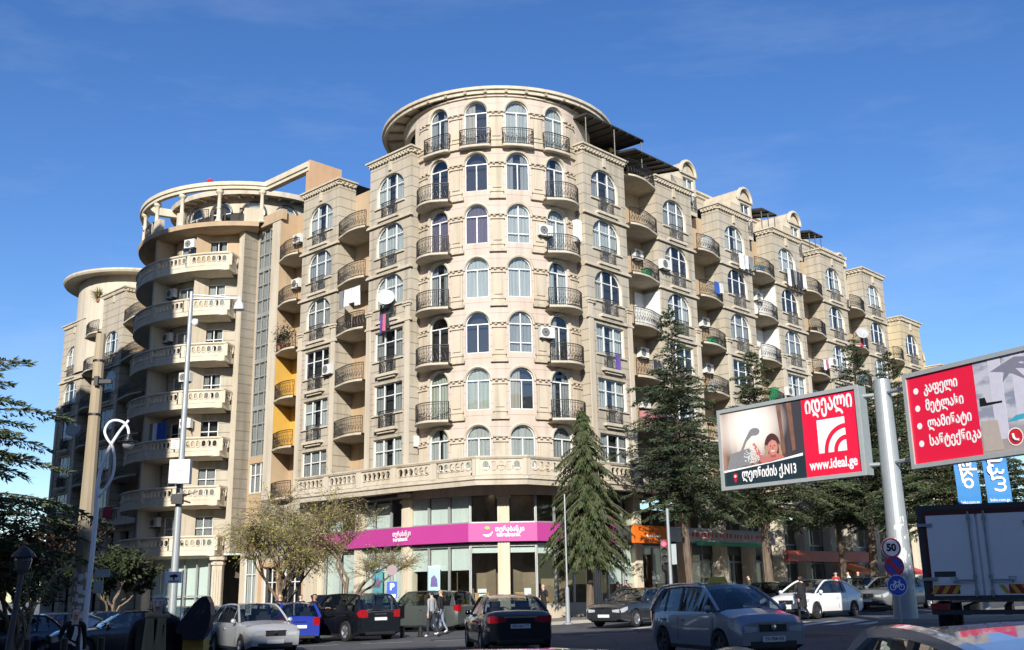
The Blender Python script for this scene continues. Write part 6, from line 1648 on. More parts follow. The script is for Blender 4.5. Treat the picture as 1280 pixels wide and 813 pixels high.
    for a, b in zip(gx[:-1], gx[1:]):
        ra_, rb_ = toprow(a), toprow(b); tgt = glr if b <= C1 + 1e-6 else (glf if a >= A1 - 1e-6 else body)
        for j in range(5): tgt.quad(ra_[j], rb_[j], rb_[j + 1], ra_[j + 1])
        for sd in (1, -1):
            ba, bb_ = (a, sd * wbel, shoulder(a) - .02), (b, sd * wbel, shoulder(b) - .02); ta, tb_ = (a, sd * rw(a), roofz(a)), (b, sd * rw(b), roofz(b))
            painted = b <= C1 + .02 if kind in ('sedan', 'lift') else b <= C1 - .05
            q = (ba, bb_, tb_, ta) if sd < 0 else (ba, ta, tb_, bb_)
            (body if painted else gls[sd]).quad(*q)
    for sd in (1, -1):
        fr = [(x, sd * (rw(x) + .004), roofz(x) + .005) for x in np.linspace(A0 - .02, A1, 7)]; body.tube(fr, .035, 5)
        rl = [(x, sd * (rw(x) + .0), roofz(x) + .006) for x in np.linspace(A1, C1, 9)]; body.tube(rl, .034, 5)
        cp = [(x, sd * (rw(x) + .004), roofz(x) + .004) for x in np.linspace(C1, C0, 7)]; body.tube(cp, .045 if kind != 'hatch' else .06, 5)
    bo = body.build('body', pm, root, smooth=True)
    try: bo.data.set_sharp_from_angle(angle=R(38))
    except Exception: pass
    glf.build('windshield', T_GL, root, smooth=True); glr.build('rear_window', T_GL, root, smooth=True)
    for sd in (1, -1):
        g = gls[sd].build('side_window', T_GL, root); xm = (A1 + C1) / 2 + .1
        for x, w_ in ((xm, .05), (C1 + .28, .035)):
            pl = MB(); pl.add([(x + q, sd * (wbel + .006), shoulder(x)) for q in (-w_, w_)] + [(x + q - .05, sd * (wrf + .012), roofz(x)) for q in (w_, -w_)], [(0, 1, 2, 3)]); pl.build('pillar', T_BLK, g)
    for x_, ys_ in ((A1 - .38, (-.36, .36)), (C1 + .42, (-.38, .38))):
        for y_ in ys_:
            st_ = MB(); st_.add([(x_ + .1, y_ - .24, belt - .25), (x_ + .1, y_ + .24, belt - .25), (x_ - .04, y_ - .23, belt + .2), (x_ - .04, y_ + .23, belt + .2), (x_, y_ - .24, belt - .25), (x_, y_ + .24, belt - .25), (x_ - .14, y_ - .22, belt + .2), (x_ - .14, y_ + .22, belt + .2)], [(0, 1, 3, 2), (4, 6, 7, 5), (0, 2, 6, 4), (1, 5, 7, 3), (2, 3, 7, 6)]); st_.box(x_ - .16, x_ - .05, y_ - .12, y_ + .12, belt + .2, min(belt + .40, H - .16)); st_.build('seat', T_SEAT, root)
    ub = MB(); ub.box(-hL + .25, hL - .25, -hW + .16, hW - .16, .20, .66); ub.build('underbody', T_BLK, root)
    sk = MB(); sk.box(hL - .06, hL + .012, -hW * .62, hW * .62, .27, .40); sk.build('bumper_insert', T_BLK, root)
    sk = MB(); sk.box(-hL - .012, -hL + .06, -hW * .66, hW * .66, .26, .36)
    sk.build('bumper_insert', T_BLK, root)
    for (cx, w_) in ((xf, 1), (xf, -1), (xr, 1), (xr, -1)):
        wh = empty('wheel', (0, 0, 0)); wh.parent = root; wh.location = (cx, w_ * (hW - .10), r); OFF[wh] = Vector((0, 0, 0))
        if w_ < 0: wh.rotation_euler = (0, 0, pi)
        ty = MB(); ty.lathe([(r * .66, -.1), (r * .94, -.1), (r, -.07), (r, .07), (r * .94, .1), (r * .66, .1), (r * .66, -.1)], (0, 0, 0), 26); ty.v = [(a, c_, b_) for a, b_, c_ in ty.v]; ty.build('tyre', T_RUB, wh, smooth=False)
        rmb = MB(); rmb.lathe([(r * .67, .085), (r * .60, .06), (r * .56, .02), (.0, .02)], (0, 0, 0), 26)
        for i in range(5 if detail else 5):
            a = 2 * pi * i / 5 + .3; c_, s_ = cos(a), sin(a); p = lambda u, v, z_: (u * c_ - v * s_, u * s_ + v * c_, z_)
            rmb.add([p(.03, -.035, .075), p(.03, .035, .075), p(r * .62, .055, .07), p(r * .62, -.055, .07), p(.03, -.035, .02), p(.03, .035, .02), p(r * .62, .055, .02), p(r * .62, -.055, .02)], [(0, 1, 2, 3), (0, 4, 5, 1), (1, 5, 6, 2), (2, 6, 7, 3), (3, 7, 4, 0)])
        rmb.lathe([(.05, .085), (.0, .09)], (0, 0, 0), 10); rmb.v = [(a, c_, b_) for a, b_, c_ in rmb.v]; rmb.build('rim', rim or T_RIM, wh)
    wfz = halfw(hL - .1)
    for sd in (1, -1):
        w0 = halfw(hL - .02); zc = hood - .22
        def strip(rows_, nm, mt):
            m_ = MB(); vs_ = [p_ for r_ in rows_ for p_ in r_]; m_.add(vs_, [(2 * q_, 2 * q_ + 2, 2 * q_ + 3, 2 * q_ + 1) for q_ in range(len(rows_) - 1)]); return m_
        hl = strip([((x_, sd * y_, a_), (x_ - .0, sd * y_, b_)) for x_, y_, a_, b_ in ((hL + .010, w0 * .50, zc - .05, zc + .03), (hL + .010, w0 * .78, zc - .07, zc + .05), (hL - .01, w0 * 1.0, zc - .07, zc + .07), (hL - .14, halfw(hL - .14) + .008, zc - .05, zc + .12), (hL - .34, halfw(hL - .34) + .006, zc + .04, zc + .155))], 'headlight', T_HEAD)
        hl.tube([(hL - .03, sd * wfz * .66, zc - .01), (hL + .016, sd * wfz * .66, zc - .01)], .045, 10); hl.tube([(hL - .03, sd * wfz * .82, zc), (hL + .012, sd * wfz * .82, zc)], .04, 10); hl.build('headlight', T_HEAD, root)
        zt_ = (trunk if K['trunk'] else belt)
        if K['trunk'] or kind == 'lift': tr = ((-hL - .012, w0 * .46, -.22, -.09), (-hL - .012, w0 * .75, -.25, -.08), (-hL + .0, w0 * 1.0, -.25, -.07), (-hL + .10, halfw(-hL + .1) + .008, -.24, -.08), (-hL + .26, halfw(-hL + .26) + .006, -.19, -.10))
        else: tr = ((-hL - .012, w0 * .66, -.24, .0), (-hL - .012, w0 * .85, -.25, .03), (-hL + .0, w0 * 1.0, -.25, .04), (-hL + .10, halfw(-hL + .1) + .008, -.24, .0), (-hL + .2, halfw(-hL + .2) + .006, -.15, -.04))
        strip([((x_, sd * y_, zt_ + a_), (x_, sd * y_, zt_ + b_)) for x_, y_, a_, b_ in tr], 'taillight', T_TAIL).build('taillight', T_TAIL, root)
        mr = MB(); mr.lathe([(0, -.1), (.07, -.08), (.085, 0), (.07, .08), (0, .1)], (0, 0, 0), 10); mr.v = [(A0 - .22 + c_ * .5, sd * (wbel + .12) + a * 1.1 * .9, belt + .06 + b_ * .95) for a, b_, c_ in mr.v]; mr.tube([(A0 - .22, sd * (wbel - .02), belt), (A0 - .22, sd * (wbel + .1), belt + .04)], .025, 5); mr.build('mirror', pm, root, smooth=True)
        se = MB()
        for x in (A0 - .18, (A1 + C1) / 2 + .1, C1 + .12):
            se.add([(x - .008, sd * (halfw(x) + .004), .38), (x + .008, sd * (halfw(x) + .004), .38), (x + .008, sd * (halfw(x) * .985 + .006), belt - .1), (x - .008, sd * (halfw(x) * .985 + .006), belt - .1)], [(0, 1, 2, 3)])
        se.box(xr + ra, xf - ra, sd * hW * .955 - .02, sd * hW * .955 + .025, .2, .28); se.build('door_seams', T_BLK, root)
        for x in ((A1 + C1) / 2 + .25, C1 + .3):
            h_ = MB(); h_.box(x - .09, x + .09, sd * halfw(x) * .992, sd * (halfw(x) * .992 + .035 * 1), belt - .19, belt - .155); h_.build('door_handle', pm, root)
    for y0_ in (-.55, .12): wp = MB(); wp.tube([(A0 - .02, y0_ * hW, shoulder(A0) + .03), (A0 - .20, (y0_ + .5) * hW, roofz(A0 - .20) + .045)], .012, 4); wp.build('wiper', T_BLK, root)
    lg_ = MB(); lg_.box(hL - .05, hL + .015, -wfz * .55, wfz * .55, .29, .38)
    for sd in (1, -1): lg_.box(hL - .1, hL - .005, sd * wfz * .78 - .07, sd * wfz * .78 + .07, .36, .46)
    lg_.build('lower_grille', T_BLK, root)
    gr = MB(); gr.box(hL - .04, hL + .014, -wfz * .40, wfz * .40, hood - .28, hood - .14); gr.build('grille', T_BLK, root)
    ch = MB(); ch.box(hL - .0, hL + .022, -wfz * .42, wfz * .42, hood - .14, hood - .115)
    for sx in (1,): ch.lathe([(.0, .0), (.06, .0), (.06, .012), (0, .016)], (0, 0, 0), 14); 
    ch.v = ch.v[:8] + [(hL + .02 + c_, a, hood - .2 + b_) for a, b_, c_ in ch.v[8:]]; ch.build('front_emblem', T_CHR, root)
    re_ = MB()
    if K['trunk']: re_.box(-hL - .015, -hL + .02, -wfz * .52, wfz * .52, trunk - .12, trunk - .085)
    else: re_.box(-hL - .015, -hL + .02, -wfz * .3, wfz * .3, belt - .14, belt - .115)
    re_.build('rear_trim', T_CHR, root)
    for x, zz, nm in ((hL + .02, .44, 'number_plate'), (-hL - .018, (trunk - .33 if K['trunk'] else belt - .30), 'number_plate')):
        pb_ = MB(); pb_.box(x - .012, x + .012, -.26, .26, zz - .055, zz + .055); po = pb_.build(nm, T_PLATE, root)
        if platetext:
            fd = Frame(0, 0, 0, 1 if x > 0 else -1); fd.o = Vector((x + (.013 if x > 0 else -.013), 0, zz)); fd.N = Vector((1 if x > 0 else -1, 0, 0)); fd.X = Vector((0, 1 if x > 0 else -1, 0))
            lettering(po, fd, 0, 0, 0, platetext, .1, P_BLACK, bold=.001, align='CENTER', width=.44)
    h = Vector(hd).normalized(); root.location = (X, Y, gz(X, Y) if z is None else z); root.rotation_euler = (0, 0, math.atan2(h.y, h.x))
    return root
def cpos(px, Y): p = at(px, 780, Y); return p.x, Y
C_BLACK = paint('black_car_paint', (.006, .007, .010), .2, .2); C_GREYB = paint('blue_grey_car_paint', (.21, .23, .27), .5); C_SILV = paint('silver_car_paint', (.42, .43, .44), .5); C_CHAR = paint('charcoal_car_paint', (.03, .033, .04), .5)
C_WHITE = paint('white_car_paint', (.74, .74, .72), 0, .25); C_BLUE = paint('blue_car_paint', (.02, .04, .30), .3); C_GREEN = paint('grey_green_car_paint', (.075, .085, .08), .5); C_GREYM = paint('mid_grey_car_paint', (.19, .20, .20), .55); C_DBLUE = paint('dark_blue_car_paint', (.012, .018, .05), .4); C_TEAL = paint('pale_teal_car_paint', (.3, .42, .45), .2)
x, y = cpos(632, 30.6); bm = make_car('black saloon seen from behind with red tail lamps, in the middle of the road', 'sedan', C_BLACK, x, y, (-.17, .985), platetext='OO 063 TT')
x, y = cpos(903, 23.6); fit = make_car('blue-grey hatchback taxi driving towards the camera, with dark windscreen', 'hatch', C_GREYB, x, y, (.33, -.945), rim=T_RIMD, platetext='YV-704-VX')
x, y = cpos(890, 30.0); wg = make_car('pale grey estate car half hidden behind the blue-grey hatchback', 'wagon', C_SILV, x, y, (.30, -.955))
x, y = cpos(797, 44.0); make_car('charcoal saloon facing left beside the spruce', 'sedan', C_CHAR, x, y, (-.62, -.78))
x, y = cpos(965, 49); make_car('black car waiting behind the white hatchback', 'sedan', C_BLACK, x, y, (-.66, -.75))
x, y = cpos(1024, 44.0); make_car('white sloping-back hatchback by the woman in black', 'lift', C_WHITE, x, y, (-.74, -.67), rim=T_RIMD)
x, y = cpos(1082, 53); make_car('dark blue saloon behind the white hatchback', 'sedan', C_DBLUE, x, y, (-.70, -.71))
x, y = cpos(1122, 50); make_car('grey saloon behind the round road signs', 'sedan', C_GREYM, x, y, (-.75, -.66))
x, y = cpos(1172, 58); make_car('pale blue saloon right of the hoarding pole', 'sedan', C_TEAL, x, y, (-.75, -.66))
x, y = cpos(317, 34.4); make_car('silver compact hatchback facing right near the call box', 'compact', C_SILV, x, y, (.53, -.85))
x, y = cpos(364, 41.5); make_car('small bright blue hatchback behind the silver compact', 'hatch', C_BLUE, x, y, (-.35, .93))
x, y = cpos(436, 42.6); x5 = make_car('black off-roader with its bonnet up, seen from behind', 'suv', C_BLACK, x, y, (-.62, .785))
x, y = cpos(530, 49.0); make_car('grey-green off-roader parked by the bank behind the couple', 'suv', C_GREEN, x, y, (-.86, .51))
x, y = cpos(66, 38.5); make_car('silver car with large headlamps at left behind the man in black', 'lift', C_SILV, x, y, (-.80, -.60))
x, y = cpos(160, 36.2); make_car('dark grey car behind the grey-haired woman', 'sedan', C_CHAR, x, y, (-.86, -.5))
x, y = cpos(-2, 37); make_car('dark car cut by the left picture edge', 'compact', C_DBLUE, x, y, (-.8, -.6))
x, y = cpos(125, 46); make_car('silver saloon in the shade behind the white curled lamp post', 'sedan', C_SILV, x, y, (-.85, -.5))
x, y = cpos(206, 44.5); make_car('mid grey car in the shade between the camera pole and the woman', 'wagon', C_GREYM, x, y, (-.8, -.6))
x, y = cpos(258, 40.5); make_car('pale teal car behind the silver compact with a yellow taxi sign', 'compact', C_TEAL, x, y, (-.5, .85))
x, y = cpos(30, 47); make_car('maroon car far left behind the silver car', 'sedan', paint('maroon_car_paint', (.08, .01, .015), .3), x, y, (-.85, -.5))
# raised bonnet of the off-roader
mb = MB(); mb.add([(1.35, -.72, 1.08), (1.35, .72, 1.08), (1.95, .66, 1.72), (1.95, -.66, 1.72), (1.38, -.72, 1.05), (1.38, .72, 1.05), (1.99, .66, 1.68), (1.99, -.66, 1.68)], [(0, 1, 2, 3), (7, 6, 5, 4), (0, 4, 5, 1), (1, 5, 6, 2), (2, 6, 7, 3), (3, 7, 4, 0)])
mb.build('bonnet', C_BLACK, x5)
def taxi(label, car, xl, zt):
    M = Matrix.Translation(car.location) @ Matrix.Rotation(car.rotation_euler.z, 4, 'Z'); p = M @ Vector((xl, 0, zt))
    o = empty('taxi_sign', p); tag(o, label, 'taxi sign', 'yellow taxi roof signs'); mb = MB()
    mb.add([(p.x + a, p.y + b_, p.z + c_) for a, b_, c_ in ((-.22, -.07, 0), (.22, -.07, 0), (.22, .07, 0), (-.22, .07, 0), (-.17, -.03, .13), (.17, -.03, .13), (.17, .03, .13), (-.17, .03, .13))], [(0, 1, 5, 4), (1, 2, 6, 5), (2, 3, 7, 6), (3, 0, 4, 7), (4, 5, 6, 7), (3, 2, 1, 0)]); mb.build('lamp_box', plain('yellow_taxi_plastic', (.55, .38, .02), .4), o)
taxi('yellow roof sign on the blue-grey hatchback', fit, -.1, 1.545)
# near cars at the bottom edge
near = make_car('silver car close to the camera at lower right with a whip aerial on its roof', 'compact', C_SILV, 2.22, 4.75, (.10, .995), z=-.11)
mb = MB(); mb.lathe([(.055, 0), (.05, .02), (.02, .035), (0, .04)], (-1.12, .14, 1.50), 14); mb.tube([(-1.12, .14, 1.52), (-1.35, .27, 1.80)], [.006, .003], 5); mb.build('aerial', T_BLK, near)
wc = make_car('white car roof just showing at the bottom edge in front of the black saloon', 'sedan', C_WHITE, -.02, 3.3, (0.02, 1), z=-.052)

# ------------------------------------------------------------------ lorry
tx, ty = at(1236, 780, 24.0).x, 24.0
lr = empty('box_lorry', (0, 0, 0)); tag(lr, 'box lorry seen from behind with two grey doors and red and yellow chevrons', 'lorry')
M_BOX = plain('dirty_white_panel', (.82, .80, .78), .5, var=.1, scale=1.5); M_MAR = plain('maroon_frame', (.10, .015, .015), .5); M_DKG = plain('dark_grey_metal', (.06, .06, .065), .5, .3)
W_, Hb, Ht = 1.24, .98, 3.02
mb = MB(); mb.box(.06, 5.2, -W_, W_, Hb, Ht); mb.build('cargo_box', M_BOX, lr)
mb = MB()
for (a, b, c, d) in ((-W_ - .01, W_ + .01, Ht - .1, Ht + .02), (-W_ - .01, W_ + .01, Hb - .05, Hb + .04), (-W_ - .01, -W_ + .11, Hb + .04, Ht - .1), (W_ - .11, W_ + .01, Hb + .04, Ht - .1)): mb.box(-.02, .07, a, b, c, d)
mb.build('rear_frame', M_DKG, lr)
mb = MB()
for (a, b, c, d) in ((-W_ + .11, W_ - .11, Ht - .2, Ht - .1), (-W_ + .11, -W_ + .17, Hb + .04, Ht - .2), (W_ - .17, W_ - .11, Hb + .04, Ht - .2)): mb.box(-.01, .065, a, b, c, d)
mb.build('door_surround', M_MAR, lr)
for sd in (1, -1):
    ds = MB(); ds.box(-.012, .06, min(sd * .025, sd * (W_ - .18)), max(sd * .025, sd * (W_ - .18)), Hb + .32, Ht - .21); do = ds.build('door', M_BOX, lr)
    br = MB()
    for y in (.16,): br.tube([(-.05, sd * y, Hb + .02), (-.05, sd * y, Ht - .15)], .022, 8)
    for zz in (Hb + .1, Hb + .45, Ht - .3): br.box(-.06, -.01, sd * .16 - .04, sd * .16 + .04, zz - .05, zz + .05)
    br.build('locking_bar', M_STEEL, do)
    hn = MB(); hn.tube([(-.08, sd * .16, Hb + .38), (-.09, sd * .45, Hb + .38), (-.09, sd * .62, Hb + .36)], .02, 6); hn.tube([(-.07, sd * .52, Hb + .44), (-.07, sd * .68, Hb + .44), (-.07, sd * .6, Hb + .32), (-.07, sd * .52, Hb + .44)], .014, 5); hn.build('handle', M_STEEL, do)
    hg = MB()
    for zz in (Hb + .42, Ht - .42): hg.box(-.05, 0, min(sd * (W_ - .3), sd * (W_ + .02)), max(sd * (W_ - .3), sd * (W_ + .02)), zz - .035, zz + .035)
    hg.build('hinges', M_STEEL, do)
    kb_ = MB(); kb_.box(-.012, .06, min(sd * .025, sd * (W_ - .18)), max(sd * .025, sd * (W_ - .18)), Hb + .05, Hb + .315); kb_.build('kick_panel', M_BOX, lr)
    cv = MB(); y0, y1 = sd * .5, sd * (W_ - .2); lo, hi = min(y0, y1), max(y0, y1); cv.box(-.016, -.012, lo, hi, Hb + .08, Hb + .28); co = cv.build('chevron_panel', plain('chevron_red', (.32, .02, .02), .5), lr)
    cs = MB()
    for i in range(3): y = lo + .08 + i * .22; cs.add([(-.019, y, Hb + .09), (-.019, y + .1, Hb + .09), (-.019, y + .1 - sd * .12, Hb + .27), (-.019, y - sd * .12, Hb + .27)], [(0, 1, 2, 3)])
    cs.build('chevron_stripes', plain('chevron_yellow', (.6, .36, .03), .5), co)
mb = MB(); mb.box(-.016, -.012, .55, 1.0, Hb + .46, Hb + .58); mb.build('maker_plate', M_DKG, lr)
mb = MB(); mb.box(.0, .12, -W_ + .1, W_ - .1, .62, .72); mb.box(.3, 6.6, -.5, -.35, .6, .8); mb.box(.3, 6.6, .35, .5, .6, .8); mb.build('chassis', M_DKG, lr)
for y in (-.95, .95): mb = MB(); mb.box(-.02, .08, y - .2, y + .2, .72, .86); mb.build('taillight', T_TAIL, lr)
for x in (1.4, 5.9):
    for y in (-.95, .95):
        wh = empty('wheel'); wh.parent = lr; wh.location = (x, y, .45); OFF[wh] = Vector((0, 0, 0)); ty_ = MB(); ty_.lathe([(.28, -.14), (.42, -.14), (.45, -.1), (.45, .1), (.42, .14), (.28, .14), (.28, -.14)], (0, 0, 0), 24); ty_.v = [(a, c_, b_) for a, b_, c_ in ty_.v]; ty_.build('tyre', T_RUB, wh)
        rm = MB(); rm.lathe([(.28, .1), (.2, .02), (0, .03)], (0, 0, 0), 18); rm.v = [(a, c_, b_) for a, b_, c_ in rm.v]; rm.build('rim', T_RIM, wh)
mb = MB(); mb.box(5.35, 6.9, -1.0, 1.0, .8, 2.5); mb.build('cab', M_WHITEP, lr)
lr.location = (tx, ty, gz(tx, ty)); lr.rotation_euler = (0, 0, math.atan2(.905, .425))
# ------------------------------------------------------------------ people
SK = plain('skin', (.58, .37, .28), .55); SKD = plain('skin_tanned', (.33, .18, .12), .55)
def cl(name, c): return plain(name, c, .85, var=.2, scale=9)
CB = cl('black_cloth', (.008, .008, .01)); CJ = cl('blue_denim', (.05, .075, .14)); CLJ = cl('pale_denim', (.16, .2, .27)); CG = cl('grey_jersey', (.26, .27, .28)); CN = cl('navy_cloth', (.015, .02, .04)); CW = cl('white_cloth', (.65, .65, .63)); CM = cl('mustard_scarf_wool', (.34, .265, .14)); CDJ = cl('dark_denim', (.02, .025, .04)); CR = cl('red_cloth', (.35, .03, .03)); CO = cl('olive_cloth', (.06, .06, .03))
HG = plain('grey_hair', (.55, .53, .48), .7, var=.3, scale=30); HB = plain('dark_hair', (.015, .011, .009), .6); HF = plain('fair_hair', (.30, .2, .1), .6)
def person(label, X, Y, h=1.7, face=0.0, skin=SK, hair=HB, top=CB, legs=CDJ, shoes=CB, stride=0.0, arms=('down', 'down'), coat=None, hairstyle='short', bulk=1.0, lean=0.0, group=None, z=None, features=False):
    s = h / 1.72
    V, E, Rr, T = [], [], [], []
    def v(p, r, par, tag_):
        V.append(Vector(p)); Rr.append(r if isinstance(r, tuple) else (r, r)); T.append(tag_)
        if par is not None: E.append((par, len(V) - 1))
        return len(V) - 1
    ln = lambda zz: -lean * max(0, zz - .95)
    pel = v((0, 0, .96), (.145 * bulk, .105 * bulk), None, 'legs')
    sp = v((0, ln(1.12), 1.12), (.135 * bulk, .098 * bulk), pel, 'top'); ch = v((0, ln(1.30), 1.30), (.155 * bulk, .105 * bulk), sp, 'top')
    up = v((0, ln(1.42) + .01, 1.42), (.10 * bulk, .08), ch, 'top'); nk = v((0, ln(1.49) + .005, 1.495), .052, up, 'skin')
    hb = v((0, ln(1.56) - .015, 1.565), (.066, .075), nk, 'skin'); hm = v((0, ln(1.62) - .01, 1.635), (.084, .098), hb, 'skin'); ht = v((0, ln(1.72), 1.725), (.066, .08), hm, 'skin')
    for i, sd in enumerate((1, -1)):
        st = stride * sd
        hp = v((sd * .092, 0, .90), .088 * bulk, pel, 'legs'); kn = v((sd * .098, -st * .42 - abs(st) * .12 - .01, .50), .060, hp, 'legs')
        an = v((sd * .10, -st * .72 + .03 + (.10 if st < 0 else 0), .085 + (.10 if st < -.12 else 0)), .042, kn, 'legs')
        toe = v((sd * .115, an and V[an].y - .15, .035 + (.06 if st < -.12 else 0)), .038, an, 'shoes')
        shd = v((sd * .175 * bulk, ln(1.40), 1.41), .066 * bulk, up, 'top'); a = arms[i]
        if a == 'down': el = (sd * .235 * bulk, ln(1.14) + .03 - st * -.25, 1.14); wr = (sd * .245 * bulk, ln(.92) - .04 + st * .5, .90)
        elif a == 'waist': el = (sd * .25 * bulk, ln(1.14) + .04, 1.14); wr = (sd * .10, ln(1.08) - .19, 1.07)
        elif a == 'face': el = (sd * .25, ln(1.2) - .1, 1.16); wr = (sd * .11, ln(1.5) - .17, 1.43)
        elif a == 'reach': el = (sd * .23, ln(1.2) - .17, 1.2); wr = (sd * .2, ln(1.2) - .40, 1.22)
        elif a == 'pocket': el = (sd * .27, ln(1.14) + .06, 1.14); wr = (sd * .19, ln(.98) - .03, .96)
        e_ = v(el, .046 * bulk, shd, 'top'); w_ = v(wr, .032, e_, 'top'); d = (Vector(wr) - Vector(el)).normalized()
        pm = v(Vector(wr) + d * .075, (.036, .026), w_, 'skin')
        if abs(d.z) > .9: sx = Vector((0, -1, 0))
        else: sx = d.cross(Vector((0, 0, 1))).normalized()
        up_ = sx.cross(d).normalized(); curl = Vector((-sd * .5, -.2, 0)) if abs(d.z) > .9 else -up_ * .5
        for q, fl in ((-.026, .062), (-.009, .075), (.009, .07), (.026, .055)):
            f1 = v(V[pm] + d * .045 + sx * q * 1.15, .0095, pm, 'skin'); f2 = v(V[f1] + (d + curl * .5).normalized() * fl * .6, .0085, f1, 'skin'); v(V[f2] + (d + curl * 1.4).normalized() * fl * .5, .007, f2, 'skin')
        t1 = v(V[w_] + d * .04 + sx * .045, .012, w_, 'skin'); v(V[t1] + (d + sx * .5).normalized() * .05, .009, t1, 'skin')
    me = bpy.data.meshes.new('person'); me.from_pydata([tuple(p * s) for p in V], E, [])
    o = bpy.data.objects.new('person', me); C.objects.link(o)
    md = o.modifiers.new('skin', 'SKIN'); md.use_smooth_shade = True
    for i, d in enumerate(me.skin_vertices[0].data): d.radius = (Rr[i][0] * s, Rr[i][1] * s); d.use_root = i == 0
    sb = o.modifiers.new('smooth', 'SUBSURF'); sb.levels = 1; sb.render_levels = 1
    bpy.context.view_layer.update(); body = mesh_of(o); bpy.data.objects.remove(o); bpy.data.meshes.remove(me)
    mats = [top, legs, skin, shoes]; ix = dict(top=0, legs=1, skin=2, shoes=3)
    body.materials.clear()
    for m_ in mats: body.materials.append(m_)
    A = np.array([tuple(V[a] * s) for a, b in E]); B = np.array([tuple(V[b] * s) for a, b in E]); tg = [ix[T[b]] for a, b in E]; D = B - A; dd = (D * D).sum(1) + 1e-9
    for p in body.polygons:
        c = np.array(p.center); t = np.clip(((c - A) * D).sum(1) / dd, 0, 1); k = int((((A + D * t[:, None]) - c) ** 2).sum(1).argmin()); p.material_index = tg[k]; p.use_smooth = True
    o = link('person', body); tag(o, label, 'person', group)
    hd = V[hm] * s + Vector((0, 0, .012 * s)); rr = .1 * s
    hm_ = MB(); low = {'short': -.035, 'bob': -.075, 'long': -.16, 'bald': 0}[hairstyle] * s; vn = body.vertices
    for p in body.polygons:                              # hair: a shell lifted off the scalp, clear of the face
        c = p.center
        if c.z < hd.z + low or tg[0] < 0 or abs(c.x - hd.x) > .14 * s: continue
        if c.y < hd.y - .012 * s and c.z < hd.z + .045 * s - .4 * max(0, abs(c.x) - .055 * s): continue
        if c.z < hd.z - .05 * s and c.y < hd.y + .01 * s: continue
        hm_.add([vn[k].co + vn[k].normal * (.013 + .005 * sin(k * 7.3)) * s for k in p.vertices], [tuple(range(len(p.vertices)))])
    if hairstyle in ('bob', 'long'):
        dz = -.10 if hairstyle == 'bob' else -.24; hm_.lathe([(.075 * s, .05 * s), (.084 * s, -.02 * s), (.08 * s, dz * s), (.05 * s, (dz - .015) * s)], (hd.x, hd.y + .015 * s, hd.z - .01 * s), 14, 0, -.6, pi + .6)
    if hairstyle != 'bald': hm_.build('hair', hair, o, smooth=True)
    fb = MB(); fy = hd.y - .092 * s
    fb.add([(-.012 * s, fy + .01, hd.z - .01 * s), (.012 * s, fy + .01, hd.z - .01 * s), (.016 * s, fy, hd.z - .045 * s), (-.016 * s, fy, hd.z - .045 * s), (0, fy - .02 * s, hd.z - .04 * s), (0, fy - .002, hd.z + .005)], [(0, 3, 4, 5), (1, 5, 4, 2), (3, 2, 4)]); fb.build('nose', skin, o)
    for sx in (1, -1):
        eb = MB(); eb.lathe([(0, -.006 * s), (.013 * s, 0), (0, .006 * s)], (sx * .032 * s, fy + .012 * s, hd.z + .002 * s), 8); eb.build('eye', HB, o)
        eb = MB(); eb.lathe([(0, -.03 * s), (.014 * s, -.01 * s), (.014 * s, .012 * s), (0, .03 * s)], (sx * .083 * s, hd.y + .01 * s, hd.z - .015 * s), 8); eb.build('ear', skin, o)
    mb = MB(); mb.tube([(-.026 * s, fy + .012 * s, hd.z - .062 * s), (0, fy + .003 * s, hd.z - .066 * s), (.026 * s, fy + .012 * s, hd.z - .062 * s)], .006 * s, 5); mb.build('mouth', plain('lips', (.25, .09, .08), .5), o)
    if coat:
        cb = MB(); zb, mt, open_ = coat; rows = []; n = 20; zs = [1.40, 1.25, 1.08, .95, .8, zb] if zb < .8 else [1.40, 1.25, 1.08, zb]
        a0, a1 = (-pi / 2 + .35, 1.5 * pi - .35) if open_ else (0, 2 * pi)
        prof = []
        for zz in zs:
            f = (.19 if zz > 1.2 else .185 + .045 * (1.2 - zz) / .7) * bulk; prof.append((f, zz))
        m = n + 1
        for f, zz in prof:
            for j in range(m): a = a0 + (a1 - a0) * j / n; w = 1 + .04 * sin(a * 5) * (zz < 1.1); rows.append(((f * w * cos(a)) * s, (f * .72 * w * sin(a) + ln(zz)) * s, zz * s))
        cb.add(rows, [(i * m + j, i * m + j + 1, (i + 1) * m + j + 1, (i + 1) * m + j) for i in range(len(zs) - 1) for j in range(n)]); cb.build('coat', mt, o, smooth=True)
    o.location = (X, Y, gz(X, Y) if z is None else z); o.rotation_euler = (0, 0, face); return o, s
def ppos(px, Y): p = at(px, 780, Y); return p.x, Y
x, y = ppos(197, 11.6)
ow, s = person('grey-haired woman in a black coat with a long mustard scarf, beside the call box', x, y, 1.63, .18, hair=HG, skin=plain('pale_skin', (.72, .52, .43), .55), top=CB, legs=CB, coat=(.45, CB, True), hairstyle='bob', bulk=1.22)
mb = MB(); mb.tube([(.10 * s * cos(a), (.085 * sin(a) + .0) * s, (1.49 + .015 * sin(a * 2)) * s) for a in np.linspace(0, 2 * pi, 17)], .042 * s, 7)
for sx in (-1, 1):
    n = 9; vs = []
    for i in range(n):
        zz = (1.47 - .095 * i) * s; wd = (.045 + .006 * min(i, 5)) * s; yy = -(.14 + .035 * min(1, i / 3)) * s - .006 * sin(i * 2 + sx)
        vs += [((sx * .065) * s - wd, yy, zz), ((sx * .065) * s - wd * .3, yy - .02, zz), ((sx * .065) * s + wd * .4, yy + .004, zz), ((sx * .065) * s + wd, yy - .008, zz)]
    mb.add(vs, [(i * 4 + j, i * 4 + j + 1, i * 4 + 5 + j, i * 4 + 4 + j) for i in range(n - 1) for j in range(3)])
